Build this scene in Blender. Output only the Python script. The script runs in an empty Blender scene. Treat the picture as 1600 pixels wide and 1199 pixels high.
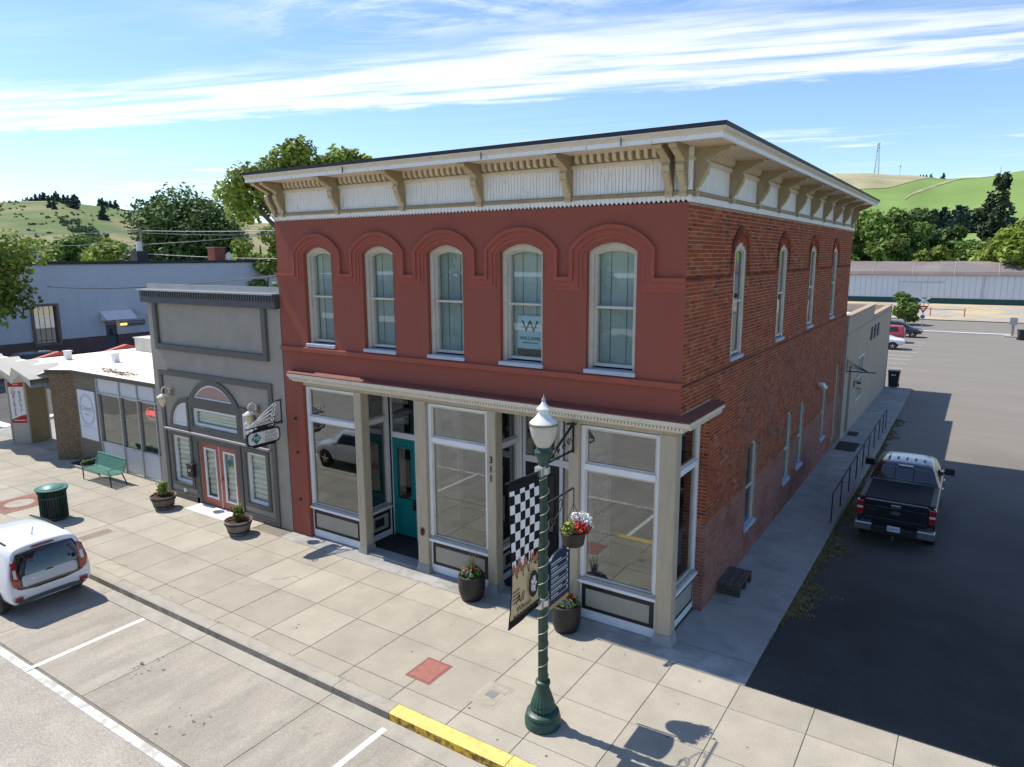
import bpy, bmesh, math, random
import numpy as np
from mathutils import Vector, Matrix
from mathutils.bvhtree import BVHTree
RN = random.Random(11)
PI = math.pi
scene = bpy.context.scene
COL = scene.collection

# ------------------------------------------------------------------ camera
CAM = Vector((4.6412, -13.0409, 8.0160)); YAW, PITCH, ROLL, FPX = 0.58207, 0.17780, -0.005219, 1102.93
cy, sy, cp, sp = math.cos(YAW), math.sin(YAW), math.cos(PITCH), math.sin(PITCH)
fw = Vector((-sy * cp, cy * cp, -sp)); rt = Vector((cy, sy, 0)); up = rt.cross(fw)
rt, up = math.cos(ROLL) * rt + math.sin(ROLL) * up, -math.sin(ROLL) * rt + math.cos(ROLL) * up
cam = bpy.data.objects.new('camera', bpy.data.cameras.new('camera')); COL.objects.link(cam)
cam.matrix_world = Matrix(((rt.x, up.x, -fw.x, CAM.x), (rt.y, up.y, -fw.y, CAM.y), (rt.z, up.z, -fw.z, CAM.z), (0, 0, 0, 1)))
cam.data.sensor_width = 36; cam.data.lens = FPX / 1600 * 36; cam.data.clip_end = 6000; cam.data.clip_start = .1
scene.camera = cam
scene.view_settings.view_transform = 'Standard'; scene.view_settings.look = 'None'
scene.view_settings.exposure = 0.6; scene.view_settings.gamma = 1; scene.view_settings.use_curve_mapping = False

# ------------------------------------------------------------------ sun and sky
SUN_EL, SUN_DIR = math.radians(56), math.radians(3.5)          # light travels towards +x, a little +y
ld = Vector((math.cos(SUN_EL) * math.cos(SUN_DIR), math.cos(SUN_EL) * math.sin(SUN_DIR), -math.sin(SUN_EL)))
sun = bpy.data.objects.new('sun', bpy.data.lights.new('sun', 'SUN')); COL.objects.link(sun)
sun.rotation_euler = ld.to_track_quat('-Z', 'Y').to_euler(); sun.data.energy = 3.9; sun.data.angle = math.radians(.53)
sun.data.color = (1, .935, .83)
world = bpy.data.worlds.new('World'); scene.world = world; world.use_nodes = True
def sky_nodes():
    nt = world.node_tree; N = nt.nodes; L = nt.links; N.clear()
    out = N.new('ShaderNodeOutputWorld'); bg = N.new('ShaderNodeBackground'); L.new(bg.outputs[0], out.inputs[0])
    bg.inputs[1].default_value = .108
    s = N.new('ShaderNodeTexSky'); s.sky_type = 'NISHITA'; s.sun_disc = False
    s.sun_elevation = SUN_EL; s.sun_rotation = math.atan2(-ld.x, -ld.y); s.altitude = 300
    s.air_density = 1.0; s.dust_density = .25; s.ozone_density = 1.9
    tc = N.new('ShaderNodeTexCoord'); sep = N.new('ShaderNodeSeparateXYZ'); L.new(tc.outputs['Generated'], sep.inputs[0])
    def M(op, a, b=None, c=None, clamp=False):
        n = N.new('ShaderNodeMath'); n.operation = op; n.use_clamp = clamp
        for i, x in enumerate((a, b, c)):
            if x is None: continue
            if isinstance(x, (int, float)): n.inputs[i].default_value = x
            else: L.new(x, n.inputs[i])
        return n.outputs[0]
    z = M('MAXIMUM', sep.outputs[2], .03)
    u = M('DIVIDE', sep.outputs[0], z); v = M('DIVIDE', sep.outputs[1], z)
    al = M('ADD', M('MULTIPLY', u, .95), M('MULTIPLY', v, .31))      # along the cloud streets
    ac = M('ADD', M('MULTIPLY', u, -.31), M('MULTIPLY', v, .95))     # across them
    def noise(sa, sc, detail, seed, rough=.6, dist=0.):
        c = N.new('ShaderNodeCombineXYZ'); L.new(M('MULTIPLY', al, sa), c.inputs[0]); L.new(M('MULTIPLY', ac, sc), c.inputs[1]); c.inputs[2].default_value = seed
        n = N.new('ShaderNodeTexNoise'); n.inputs['Scale'].default_value = 1; n.inputs['Detail'].default_value = detail
        n.inputs['Roughness'].default_value = rough; n.inputs['Distortion'].default_value = dist
        L.new(c.outputs[0], n.inputs['Vector']); return n.outputs[0]
    def rng(x, a, b, c=0., d=1.):
        n = N.new('ShaderNodeMapRange'); n.interpolation_type = 'SMOOTHSTEP'; L.new(x, n.inputs[0])
        for i, q in enumerate((a, b, c, d)): n.inputs[i + 1].default_value = q
        return n.outputs[0]
    big = noise(.33, .5, 3, 3.1); fib = noise(1.1, 2.1, 10, 7.7, .68, .6); thin = noise(.8, 5.5, 8, 1.3, .6, .25)
    w = M('ADD', ac, M('MULTIPLY', M('SUBTRACT', big, .5), 1.5))
    w = M('ADD', w, M('MULTIPLY', M('SUBTRACT', fib, .5), .8))
    main = M('MULTIPLY', rng(w, 3.15, 3.95), rng(w, 4.62, 4.42))          # the long bright band
    main = M('MULTIPLY', main, rng(thin, .30, .60, .12, 1.))
    hi = M('MULTIPLY', rng(w, 1.7, 2.3), rng(w, 3.7, 3.1))                # wisps higher up
    hi = M('MULTIPLY', hi, M('MULTIPLY', rng(fib, .40, .68), rng(big, .28, .52))); hi = M('MULTIPLY', hi, rng(al, -2.5, -1.1))
    farn = noise(.42, 1.0, 7, 12.4, .6); farm = M('MULTIPLY', rng(ac, 6.0, 7.2), rng(ac, 14, 9.))
    far = M('MULTIPLY', farm, rng(farn, .55, .66))
    veil = M('MULTIPLY', rng(big, .35, .7), M('MULTIPLY', rng(thin, .4, .8), .22))
    d = M('MAXIMUM', M('MAXIMUM', M('MULTIPLY', main, .78), M('MULTIPLY', hi, .7)), M('MULTIPLY', far, .75))
    d = M('MAXIMUM', d, veil); d = M('MULTIPLY', d, rng(sep.outputs[2], .0, .09))
    tn = N.new('ShaderNodeMixRGB'); tn.blend_type = 'MULTIPLY'; tn.inputs[0].default_value = 1; L.new(s.outputs[0], tn.inputs[1]); tn.inputs[2].default_value = (.95, 1.05, 1.18, 1)
    mx = N.new('ShaderNodeMixRGB'); L.new(d, mx.inputs[0]); L.new(tn.outputs[0], mx.inputs[1]); mx.inputs[2].default_value = (7.7, 7.85, 8.0, 1)
    L.new(mx.outputs[0], bg.inputs[0])
sky_nodes()

# ------------------------------------------------------------------ materials
MATS = {}
def mat(name, col, rough=.6, var=.12, vs=2., bump=0., bs=40., metal=0., spec=.4, col2=None, c2amt=0., c2s=1., c2lo=.5, c2hi=.65, stretch=(1, 1, 1), tint=0., rnd=0., coord='pos', trans=0., coat=0., speck=0., ss=60.):
    if name in MATS: return MATS[name]
    m = bpy.data.materials.new(name); m.use_nodes = True; MATS[name] = m
    nt = m.node_tree; N = nt.nodes; L = nt.links; b = N['Principled BSDF']
    b.inputs['Roughness'].default_value = rough; b.inputs['Metallic'].default_value = metal
    b.inputs['Specular IOR Level'].default_value = spec; b.inputs['Coat Weight'].default_value = coat
    if coat: b.inputs['Coat Roughness'].default_value = .04
    if coord == 'pos': vec = N.new('ShaderNodeNewGeometry').outputs['Position']
    else: vec = N.new('ShaderNodeTexCoord').outputs['Object']
    mp = N.new('ShaderNodeMapping'); mp.inputs['Scale'].default_value = stretch; L.new(vec, mp.inputs[0]); vec2 = mp.outputs[0]
    def noise(sc, det, v):
        n = N.new('ShaderNodeTexNoise'); n.inputs['Scale'].default_value = sc; n.inputs['Detail'].default_value = det; n.inputs['Roughness'].default_value = .6
        L.new(v, n.inputs['Vector']); return n.outputs[0]
    def mixc(f, a, bb, mode='MIX'):
        x = N.new('ShaderNodeMixRGB'); x.blend_type = mode
        for i, q in enumerate((f, a, bb)):
            if isinstance(q, (int, float)): x.inputs[i].default_value = q
            elif isinstance(q, tuple): x.inputs[i].default_value = (*q[:3], 1)
            else: L.new(q, x.inputs[i])
        return x.outputs[0]
    def rng(x, a, bb, c, d):
        n = N.new('ShaderNodeMapRange'); L.new(x, n.inputs[0])
        for i, q in enumerate((a, bb, c, d)): n.inputs[i + 1].default_value = q
        return n.outputs[0]
    col = tuple(col[:3])
    c = mixc(rng(noise(vs, 6, vec2), .3, .7, 0, 1), tuple(x * (1 - var) for x in col), tuple(min(1, x * (1 + var)) for x in col))
    if col2 is not None:
        c = mixc(rng(noise(c2s, 5, vec2), c2lo, c2hi, 0, c2amt), c, tuple(col2))
    if speck:
        f = rng(noise(ss, 3, vec), .3, .7, 1 - speck, 1 + speck); cm0 = N.new('ShaderNodeCombineXYZ')
        for i in range(3): L.new(f, cm0.inputs[i])
        c = mixc(1., c, cm0.outputs[0], 'MULTIPLY')
        sp_n = rng(noise(3.2, 2, vec), .72, .76, 0, .4); c = mixc(sp_n, c, tuple(x * .55 for x in col))
    if tint or rnd:
        if tint:
            a = N.new('ShaderNodeAttribute'); a.attribute_name = 'tint'; t = rng(a.outputs['Fac'], 0, 1, 1 - tint, 1 + tint)
        else:
            t = rng(N.new('ShaderNodeObjectInfo').outputs['Random'], 0, 1, 1 - rnd, 1 + rnd)
        cm = N.new('ShaderNodeCombineXYZ')
        for i in range(3): L.new(t, cm.inputs[i])
        c = mixc(1., c, cm.outputs[0], 'MULTIPLY')
    L.new(c, b.inputs['Base Color'])
    if bump:
        bp = N.new('ShaderNodeBump'); bp.inputs['Strength'].default_value = bump; bp.inputs['Distance'].default_value = .02
        L.new(noise(bs, 4, vec), bp.inputs['Height']); L.new(bp.outputs[0], b.inputs['Normal'])
    if trans:
        o = [n for n in N if n.type == 'OUTPUT_MATERIAL'][0]; tr = N.new('ShaderNodeBsdfTranslucent'); ms = N.new('ShaderNodeMixShader')
        L.new(c, tr.inputs[0]); ms.inputs[0].default_value = trans; L.new(b.outputs[0], ms.inputs[1]); L.new(tr.outputs[0], ms.inputs[2]); L.new(ms.outputs[0], o.inputs[0])
    return m
def glass(name, tint=(.8, .85, .85), base=.04, rough=.015):
    if name in MATS: return MATS[name]
    m = bpy.data.materials.new(name); m.use_nodes = True; MATS[name] = m
    nt = m.node_tree; N = nt.nodes; L = nt.links; N.clear()
    o = N.new('ShaderNodeOutputMaterial'); tr = N.new('ShaderNodeBsdfTransparent'); gl = N.new('ShaderNodeBsdfGlossy'); mx = N.new('ShaderNodeMixShader')
    tr.inputs[0].default_value = (*tint, 1); gl.inputs['Roughness'].default_value = rough; gl.inputs['Color'].default_value = (.90, .97, 1, 1)
    ge = N.new('ShaderNodeNewGeometry'); dt = N.new('ShaderNodeVectorMath'); dt.operation = 'DOT_PRODUCT'; L.new(ge.outputs['Normal'], dt.inputs[0]); L.new(ge.outputs['Incoming'], dt.inputs[1])
    def M(op, a, b):
        n = N.new('ShaderNodeMath'); n.operation = op; n.use_clamp = True
        for i, q in enumerate((a, b)):
            if isinstance(q, (int, float)): n.inputs[i].default_value = q
            else: L.new(q, n.inputs[i])
        return n.outputs[0]
    ab = N.new('ShaderNodeMath'); ab.operation = 'ABSOLUTE'; L.new(dt.outputs['Value'], ab.inputs[0])
    fac = M('ADD', M('MULTIPLY', M('POWER', M('SUBTRACT', 1., ab.outputs[0]), 5.), .9), base + .04)
    nz = N.new('ShaderNodeTexNoise'); nz.inputs['Scale'].default_value = .9; bp = N.new('ShaderNodeBump'); bp.inputs['Strength'].default_value = .02; bp.inputs['Distance'].default_value = .05
    L.new(nz.outputs[0], bp.inputs['Height']); L.new(bp.outputs[0], gl.inputs['Normal'])
    L.new(fac, mx.inputs[0]); L.new(tr.outputs[0], mx.inputs[1]); L.new(gl.outputs[0], mx.inputs[2]); L.new(mx.outputs[0], o.inputs[0])
    return m
def emis(name, col, s):
    if name in MATS: return MATS[name]
    m = bpy.data.materials.new(name); m.use_nodes = True; MATS[name] = m
    b = m.node_tree.nodes['Principled BSDF']; b.inputs['Base Color'].default_value = (*col, 1)
    b.inputs['Emission Color'].default_value = (*col, 1); b.inputs['Emission Strength'].default_value = s
    return m

# ------------------------------------------------------------------ mesh helpers
class MB:
    def __init__(s): s.v = []; s.f = []; s.m = []; s.t = None
    def add(s, vs, fs, m=0):
        o = len(s.v); s.v += [tuple(v) for v in vs]
        for f in fs: s.f.append(tuple(i + o for i in f)); s.m.append(m)
        return s
    def box(s, x0, y0, z0, x1, y1, z1, m=0):
        return s.add([(x0, y0, z0), (x1, y0, z0), (x1, y1, z0), (x0, y1, z0), (x0, y0, z1), (x1, y0, z1), (x1, y1, z1), (x0, y1, z1)],
                     [(0, 3, 2, 1), (4, 5, 6, 7), (0, 1, 5, 4), (1, 2, 6, 5), (2, 3, 7, 6), (3, 0, 4, 7)], m)
    def bar(s, a, b, w, h, m=0, upv=(0, 0, 1)):
        a, b = Vector(a), Vector(b); d = (b - a).normalized(); U = Vector(upv)
        if abs(d.dot(U)) > .98: U = Vector((1, 0, 0))
        r = d.cross(U).normalized(); u = r.cross(d).normalized(); r *= w / 2; u *= h / 2
        return s.add([a - r - u, a + r - u, a + r + u, a - r + u, b - r - u, b + r - u, b + r + u, b - r + u],
                     [(0, 1, 2, 3), (7, 6, 5, 4), (0, 4, 5, 1), (1, 5, 6, 2), (2, 6, 7, 3), (3, 7, 4, 0)], m)
    def prism(s, poly, P, d0, d1, m=0):          # polygon (u,w) extruded between depths d0 and d1
        n = len(poly); vs = [P(u, w, d0) for u, w in poly] + [P(u, w, d1) for u, w in poly]
        return s.add(vs, [tuple(range(n))[::-1], tuple(range(n, 2 * n))] + [(i, (i + 1) % n, n + (i + 1) % n, n + i) for i in range(n)], m)
    def strip(s, A, B, P, d0, d1, m=0, closed=False):   # band between two polylines, extruded
        n = len(A); vs = [P(u, w, d1) for u, w in A] + [P(u, w, d1) for u, w in B] + [P(u, w, d0) for u, w in A] + [P(u, w, d0) for u, w in B]
        fs = []
        for i in range(n if closed else n - 1):
            j = (i + 1) % n
            fs += [(i, j, n + j, n + i), (i, 2 * n + i, 2 * n + j, j), (n + i, n + j, 3 * n + j, 3 * n + i)]
        if not closed: fs += [(0, n, 3 * n, 2 * n), (n - 1, 3 * n - 1, 4 * n - 1, 2 * n - 1)]
        return s.add(vs, fs, m)
    def tube(s, pts, r, n=6, m=0, cap=True):
        pts = [Vector(p) for p in pts]; k = len(pts); rs = [r] * k if isinstance(r, (int, float)) else r
        vs = []; prev = None
        for i, p in enumerate(pts):
            d = (pts[min(i + 1, k - 1)] - pts[max(i - 1, 0)]).normalized()
            if prev is None:
                U = Vector((0, 0, 1)) if abs(d.z) < .9 else Vector((1, 0, 0)); a = d.cross(U).normalized()
            else:
                a = prev - d * prev.dot(d); a = a.normalized() if a.length > 1e-6 else d.orthogonal().normalized()
            prev = a; b = d.cross(a)
            vs += [p + rs[i] * (math.cos(2 * PI * j / n) * a + math.sin(2 * PI * j / n) * b) for j in range(n)]
        fs = [(i * n + j, i * n + (j + 1) % n, (i + 1) * n + (j + 1) % n, (i + 1) * n + j) for i in range(k - 1) for j in range(n)]
        if cap: fs += [tuple(range(n))[::-1], tuple(range((k - 1) * n, k * n))]
        return s.add(vs, fs, m)
    def lathe(s, prof, n=24, c=(0, 0, 0), m=0, flute=0):
        vs = []; fs = []
        for r, z in prof:
            for j in range(n):
                q = r * (1 - flute * (j % 2)); a = 2 * PI * j / n
                vs.append((c[0] + q * math.cos(a), c[1] + q * math.sin(a), c[2] + z))
        for i in range(len(prof) - 1):
            fs += [(i * n + j, i * n + (j + 1) % n, (i + 1) * n + (j + 1) % n, (i + 1) * n + j) for j in range(n)]
        fs += [tuple(range(n))[::-1], tuple(range((len(prof) - 1) * n, len(prof) * n))]
        return s.add(vs, fs, m)
    def mesh(s, name, mats, smooth=False, ang=40):
        me = bpy.data.meshes.new(name); me.from_pydata(s.v, [], s.f)
        for m in (mats if isinstance(mats, (list, tuple)) else [mats]): me.materials.append(m)
        if any(s.m): me.polygons.foreach_set('material_index', s.m)
        if s.t is not None:
            a = me.attributes.new('tint', 'FLOAT', 'FACE'); a.data.foreach_set('value', s.t)
        if smooth:
            me.polygons.foreach_set('use_smooth', [True] * len(me.polygons)); me.set_sharp_from_angle(angle=math.radians(ang))
        me.update(); return me
    def build(s, name, mats, parent=None, smooth=False, bevel=0., ang=40, fix=False, **kw):
        me = s.mesh(name, mats, smooth, ang)
        if fix:
            bm = bmesh.new(); bm.from_mesh(me); bmesh.ops.recalc_face_normals(bm, faces=bm.faces); bm.to_mesh(me); bm.free()
        o = link(name, me, parent, **kw)
        if bevel:
            b = o.modifiers.new('bevel', 'BEVEL'); b.width = bevel; b.segments = 2; b.limit_method = 'ANGLE'; b.angle_limit = math.radians(40)
        return o
WORLDROOT = set()
def link(name, me, parent=None, label=None, cat=None, group=None, kind=None, loc=None):
    o = bpy.data.objects.new(name, me); COL.objects.link(o)
    if parent is not None:
        o.parent = parent
        if parent.name in WORLDROOT: o.matrix_parent_inverse = Matrix.Translation(-parent.location)
    if loc is not None: o.location = loc
    return tag(o, label, cat, group, kind)
def tag(o, label=None, cat=None, group=None, kind=None):
    for k, v in (('label', label), ('category', cat), ('group', group), ('kind', kind)):
        if v: o[k] = v
    return o
def thing(name, label, cat, loc=(0, 0, 0), rz=0., group=None, world=False, kind=None):
    o = bpy.data.objects.new(name, None); COL.objects.link(o); o.location = loc; o.rotation_euler = (0, 0, rz); o.empty_display_size = .2
    if world: WORLDROOT.add(o.name)
    return tag(o, label, cat, group, kind)
def dup(o, parent=None, loc=None, rz=None, label=None, scale=None):
    c = o.copy(); COL.objects.link(c)
    if parent is not None: c.parent = parent
    if loc is not None: c.location = loc
    if rz is not None: c.rotation_euler = (0, 0, rz)
    if scale is not None: c.scale = (scale,) * 3 if isinstance(scale, (int, float)) else scale
    if label: c['label'] = label
    for ch in list(o.children): dup(ch, c)
    return c
def text(name, body, size, m, org, right, upv, parent=None, ext=.002, align='CENTER', sx=1., shear=0., **kw):
    cu = bpy.data.curves.new(name, 'FONT'); cu.body = body; cu.size = size; cu.align_x = align; cu.align_y = 'CENTER'; cu.extrude = ext; cu.resolution_u = 3; cu.shear = shear
    t = bpy.data.objects.new(name, cu); COL.objects.link(t); bpy.context.view_layer.update()
    me = bpy.data.meshes.new_from_object(t.evaluated_get(bpy.context.evaluated_depsgraph_get())); bpy.data.objects.remove(t)
    r = Vector(right).normalized(); u = Vector(upv).normalized(); n = r.cross(u); o = Vector(org)
    me.transform(Matrix(((r.x * sx, u.x, n.x, o.x), (r.y * sx, u.y, n.y, o.y), (r.z * sx, u.z, n.z, o.z), (0, 0, 0, 1))))
    me.materials.clear(); me.materials.append(m)
    return link(name, me, parent, **kw)
def FR(u, w, d): return (u, -d, w)               # street front: u = x, d = out towards the street
def SD(u, w, d): return (d, u, w)                # alley side: u = y, d = out towards the alley
def shift(P, dd): return lambda u, w, d: P(u, w, d + dd)
def arc3(hw, zs, zt, n):                         # segmental arc from (-hw,zs) over (0,zt) to (hw,zs)
    h = zt - zs; r = (hw * hw + h * h) / (2 * h); a = math.asin(min(1, hw / r)); zc = zt - r
    if h > hw: a = PI - a
    return [(r * math.sin(-a + 2 * a * i / n), zc + r * math.cos(-a + 2 * a * i / n)) for i in range(n + 1)]
def arch(c, hw, zb, zs, zt, n=14):
    return [(c - hw, zb)] + [(c + x, z) for x, z in arc3(hw, zs, zt, n)] + [(c + hw, zb)]
def wall_arched(mb, P, u0, u1, w0, w1, ops, reveal, m=0, n=14):
    q = lambda pts: mb.add([P(a, b, 0) for a, b in pts], [tuple(range(len(pts)))], m)
    cur = u0
    for c, hw, zb, zs, zt in sorted(ops):
        q([(cur, w0), (c - hw, w0), (c - hw, w1), (cur, w1)])
        if zb > w0: q([(c - hw, w0), (c + hw, w0), (c + hw, zb), (c - hw, zb)])
        A = arch(c, hw, zb, zs, zt, n)
        for i in range(1, len(A) - 2):
            q([A[i], A[i + 1], (A[i + 1][0], w1), (A[i][0], w1)])
        for i in range(len(A)):
            a, b = A[i], A[(i + 1) % len(A)]
            mb.add([P(*a, 0), P(*b, 0), P(*b, -reveal), P(*a, -reveal)], [(0, 1, 2, 3)], m)
        cur = c + hw
    q([(cur, w0), (u1, w0), (u1, w1), (cur, w1)])
def lotz(y):
    return float(np.interp(y, [-1, .8, 9, 20, 40, 60, 300], [-.01, -.012, -.16, -.42, -.55, -.8, -.8]))
def walkz(y): return float(np.interp(y, [0, 19, 38, 60], [0, 0, -.43, -.6]))

# ------------------------------------------------------------------ palette
concrete = mat('sidewalk concrete', (.39, .355, .29), .9, .10, 1.3, .35, 90, spec=.2, col2=(.31, .285, .24), c2amt=.5, c2s=.9, c2lo=.48, c2hi=.75, rnd=.08, speck=.22, ss=55)
joint = mat('dirty joint', (.21, .185, .15), .95, .2, 6)
kerbm = mat('kerb concrete', (.385, .355, .30), .9, .12, 2, .3, 80, spec=.2, col2=(.27, .255, .23), c2amt=.5, c2s=2.2)
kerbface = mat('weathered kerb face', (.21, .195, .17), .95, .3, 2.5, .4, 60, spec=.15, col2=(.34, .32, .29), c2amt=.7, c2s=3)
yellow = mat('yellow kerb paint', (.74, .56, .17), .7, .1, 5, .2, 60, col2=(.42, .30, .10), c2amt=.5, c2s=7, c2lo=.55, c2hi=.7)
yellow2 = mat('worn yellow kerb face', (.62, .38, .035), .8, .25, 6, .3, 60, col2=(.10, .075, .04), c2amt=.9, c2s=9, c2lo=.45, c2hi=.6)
roadc = mat('street concrete', (.375, .34, .285), .9, .14, .8, .3, 70, spec=.2, col2=(.27, .25, .215), c2amt=.7, c2s=1.1, c2lo=.45, c2hi=.72, stretch=(2.2, .6, 1), rnd=.06, speck=.2, ss=40)
roadmid = mat('street surface', (.385, .355, .305), .9, .12, 1.5, .3, 90, spec=.2, col2=(.31, .285, .245), c2amt=.6, c2s=.6, speck=.25, ss=30)
paintw = mat('white road paint', (.80, .79, .76), .7, .06, 9, .1, 80, col2=(.45, .43, .4), c2amt=.5, c2s=14, c2lo=.6, c2hi=.75)
paintworn = mat('faded road paint', (.70, .69, .66), .8, .1, 9, .1, 80, col2=(.42, .405, .38), c2amt=1., c2s=5, c2lo=.42, c2hi=.6)
asphalt = mat('asphalt', (.085, .082, .079), .92, .22, 1.5, .3, 110, spec=.25, col2=(.12, .115, .108), c2amt=.6, c2s=.35, c2lo=.4, c2hi=.7)
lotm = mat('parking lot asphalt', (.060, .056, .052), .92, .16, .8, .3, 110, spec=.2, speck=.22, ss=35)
def lot_sun_shade(m):  # paints the alley's shade and the far lot's sunlight into the asphalt colour
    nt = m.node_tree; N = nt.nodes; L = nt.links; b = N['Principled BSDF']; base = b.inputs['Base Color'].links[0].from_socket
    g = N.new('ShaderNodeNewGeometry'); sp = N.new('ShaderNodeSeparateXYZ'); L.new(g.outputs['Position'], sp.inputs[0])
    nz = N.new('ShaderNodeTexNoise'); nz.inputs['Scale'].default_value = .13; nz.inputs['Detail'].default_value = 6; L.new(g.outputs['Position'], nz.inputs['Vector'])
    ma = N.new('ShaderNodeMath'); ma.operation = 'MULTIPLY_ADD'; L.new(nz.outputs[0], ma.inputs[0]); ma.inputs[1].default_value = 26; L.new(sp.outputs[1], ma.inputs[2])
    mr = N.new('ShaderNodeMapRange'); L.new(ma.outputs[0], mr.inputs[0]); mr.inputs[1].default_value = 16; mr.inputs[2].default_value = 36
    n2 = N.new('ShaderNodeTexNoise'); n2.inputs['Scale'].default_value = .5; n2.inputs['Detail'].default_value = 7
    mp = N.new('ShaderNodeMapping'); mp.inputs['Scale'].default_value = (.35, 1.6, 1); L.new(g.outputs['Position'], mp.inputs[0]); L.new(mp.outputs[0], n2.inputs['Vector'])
    old = N.new('ShaderNodeMixRGB'); L.new(n2.outputs[0], old.inputs[0]); old.inputs[1].default_value = (.185, .168, .15, 1); old.inputs[2].default_value = (.25, .228, .20, 1)  # lighter tones painted in for the sunlit far part
    mx = N.new('ShaderNodeMixRGB'); L.new(mr.outputs[0], mx.inputs[0]); L.new(base, mx.inputs[1]); L.new(old.outputs[0], mx.inputs[2]); L.new(mx.outputs[0], b.inputs['Base Color'])  # old holds the painted sunlit tones, mixed over the shaded base
lot_sun_shade(lotm)
walkm = mat('walkway concrete', (.33, .325, .31), .9, .14, .9, .3, 80, spec=.2, col2=(.22, .21, .195), c2amt=.6, c2s=1.1, speck=.2, ss=45)
stucco = mat('red stucco', (.31, .090, .060), .82, .14, 1.3, .35, 45, spec=.25, col2=(.225, .072, .060), c2amt=.75, c2s=1.3, stretch=(2.4, 2.4, .3), c2lo=.44, c2hi=.70, speck=.05, ss=30)
stuccot = mat('red stucco trim', (.335, .09, .062), .8, .08, 2, .2, 55, spec=.25)
taupe = mat('taupe paint', (.45, .38, .275), .6, .06, 3, .12, 30, col2=(.30, .26, .2), c2amt=.35, c2s=2.5, stretch=(3, 3, .5))
taupew = mat('pale taupe window paint', (.60, .55, .47), .55, .06, 3, .08, 30, col2=(.36, .33, .28), c2amt=.3, c2s=4)
olive = mat('olive bracket paint', (.31, .245, .145), .6, .08, 4, .1, 30, col2=(.40, .34, .235), c2amt=.5, c2s=3)
cream = mat('cream cornice paint', (.66, .575, .44), .6, .06, 4, .12, 30, col2=(.33, .25, .17), c2amt=.55, c2s=6, c2lo=.6, c2hi=.72)
cream2 = mat('weathered cream paint', (.68, .62, .51), .65, .06, 4, .2, 30, col2=(.36, .31, .25), c2amt=.6, c2s=9, c2lo=.6, c2hi=.72)
white = mat('white paint', (.78, .78, .78), .5, .04, 3, .06, 30, col2=(.55, .53, .5), c2amt=.25, c2s=5)
boardw = mat('white beadboard paint', (.82, .81, .80), .6, .05, 4, .1, 30, col2=(.20, .15, .10), c2amt=.65, c2s=6.5, c2lo=.62, c2hi=.72, stretch=(3, 3, .45))
black = mat('black paint', (.018, .017, .018), .45, .2, 3, .05, 30)
blackroof = mat('dark roof edge', (.03, .032, .038), .6, .2, 3)
sillb = mat('pale blue grey sill', (.42, .47, .56), .6, .06, 4)
tealm = mat('teal door paint', (.0, .185, .19), .42, .07, 3, .04, 30, spec=.5)
darkroom = mat('dim interior', (.04, .037, .034), .9, .3, .8)
blindm = mat('drawn blinds', (.46, .525, .50), .8, .10, 1.2, 0, col2=(.33, .41, .41), c2amt=.6, c2s=1.5, rnd=.14)
cordm = mat('blind cord', (.05, .06, .06), .8)
gray = mat('grey stucco', (.35, .315, .265), .85, .06, 2, .35, 45, spec=.2, col2=(.27, .25, .225), c2amt=.4, c2s=1.3)
grayd = mat('dark grey trim paint', (.115, .108, .095), .6, .08, 3, .08, 30)
slate = mat('slate fascia paint', (.075, .078, .088), .55, .1, 3)
metalcap = mat('metal coping', (.42, .42, .43), .35, .08, 3, metal=.6)
redtrim = mat('terracotta door paint', (.42, .12, .075), .5, .08, 3)
pane_shop = glass('shop glass', (.5, .53, .53), .165)
pane_up = glass('upper window glass', (.80, .86, .85), .07)
pane_dark = glass('dark glass', (.3, .33, .32), .08)
chrome = mat('chrome', (.7, .7, .72), .15, .02, 3, metal=1.)
rubber = mat('rubber', (.022, .022, .023), .8, .2, 8)
green = mat('green lamp post paint', (.024, .068, .050), .42, .2, 4, .05, 40, col2=(.06, .13, .11), c2amt=.5, c2s=5)
iron = mat('black iron', (.015, .018, .025), .65, .2, 5)
steel = mat('galvanised steel', (.45, .46, .47), .4, .1, 6, metal=.7)
soil = mat('soil', (.05, .032, .022), .95, .3, 20, .6, 60)
leafg = mat('leaf green', (.145, .225, .046), .6, .15, 3, tint=.55, trans=.25, spec=.3)
leafd = mat('dark leaf green', (.085, .150, .036), .6, .15, 3, tint=.55, trans=.2, spec=.3)
leafy = mat('bright leaf green', (.22, .29, .05), .6, .15, 3, tint=.5, trans=.3, spec=.3)
leafc = mat('conifer green', (.062, .092, .045), .7, .15, 3, tint=.5, spec=.2)
bark = mat('bark', (.10, .08, .06), .95, .3, 5, .6, 20, stretch=(4, 4, 1))

# ================================================================== SETTING
def sheet(name, x0, x1, ys, zf, m, kind='structure', nx=1):
    mb = MB(); ys = list(ys)
    for j, y in enumerate(ys):
        for i in range(nx + 1): mb.v.append((x0 + (x1 - x0) * i / nx, y, zf(y)))
    for j in range(len(ys) - 1):
        for i in range(nx):
            a = j * (nx + 1) + i; mb.f.append((a, a + 1, a + nx + 2, a + nx + 1)); mb.m.append(0)
    return mb.build(name, m, kind=kind)
groundm = mat('dry ground', (.24, .21, .14), .95, .25, .05, col2=(.10, .13, .05), c2amt=.8, c2s=.02)
sheet('ground', -2500, 2500, [-2500, 2500], lambda y: -1.3, groundm)
sheet('road', -120, 120, [-24, -7.45], lambda y: -.16, roadmid)
sheet('road', -61, -34.2, [-4.9, 140], lambda y: -.15, asphalt)
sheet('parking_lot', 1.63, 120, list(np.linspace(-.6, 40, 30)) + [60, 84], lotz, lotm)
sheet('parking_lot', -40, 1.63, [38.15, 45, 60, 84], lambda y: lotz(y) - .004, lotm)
sheet('road', -80, 140, [84, 99.5], lambda y: -.82, lotm)
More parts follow.
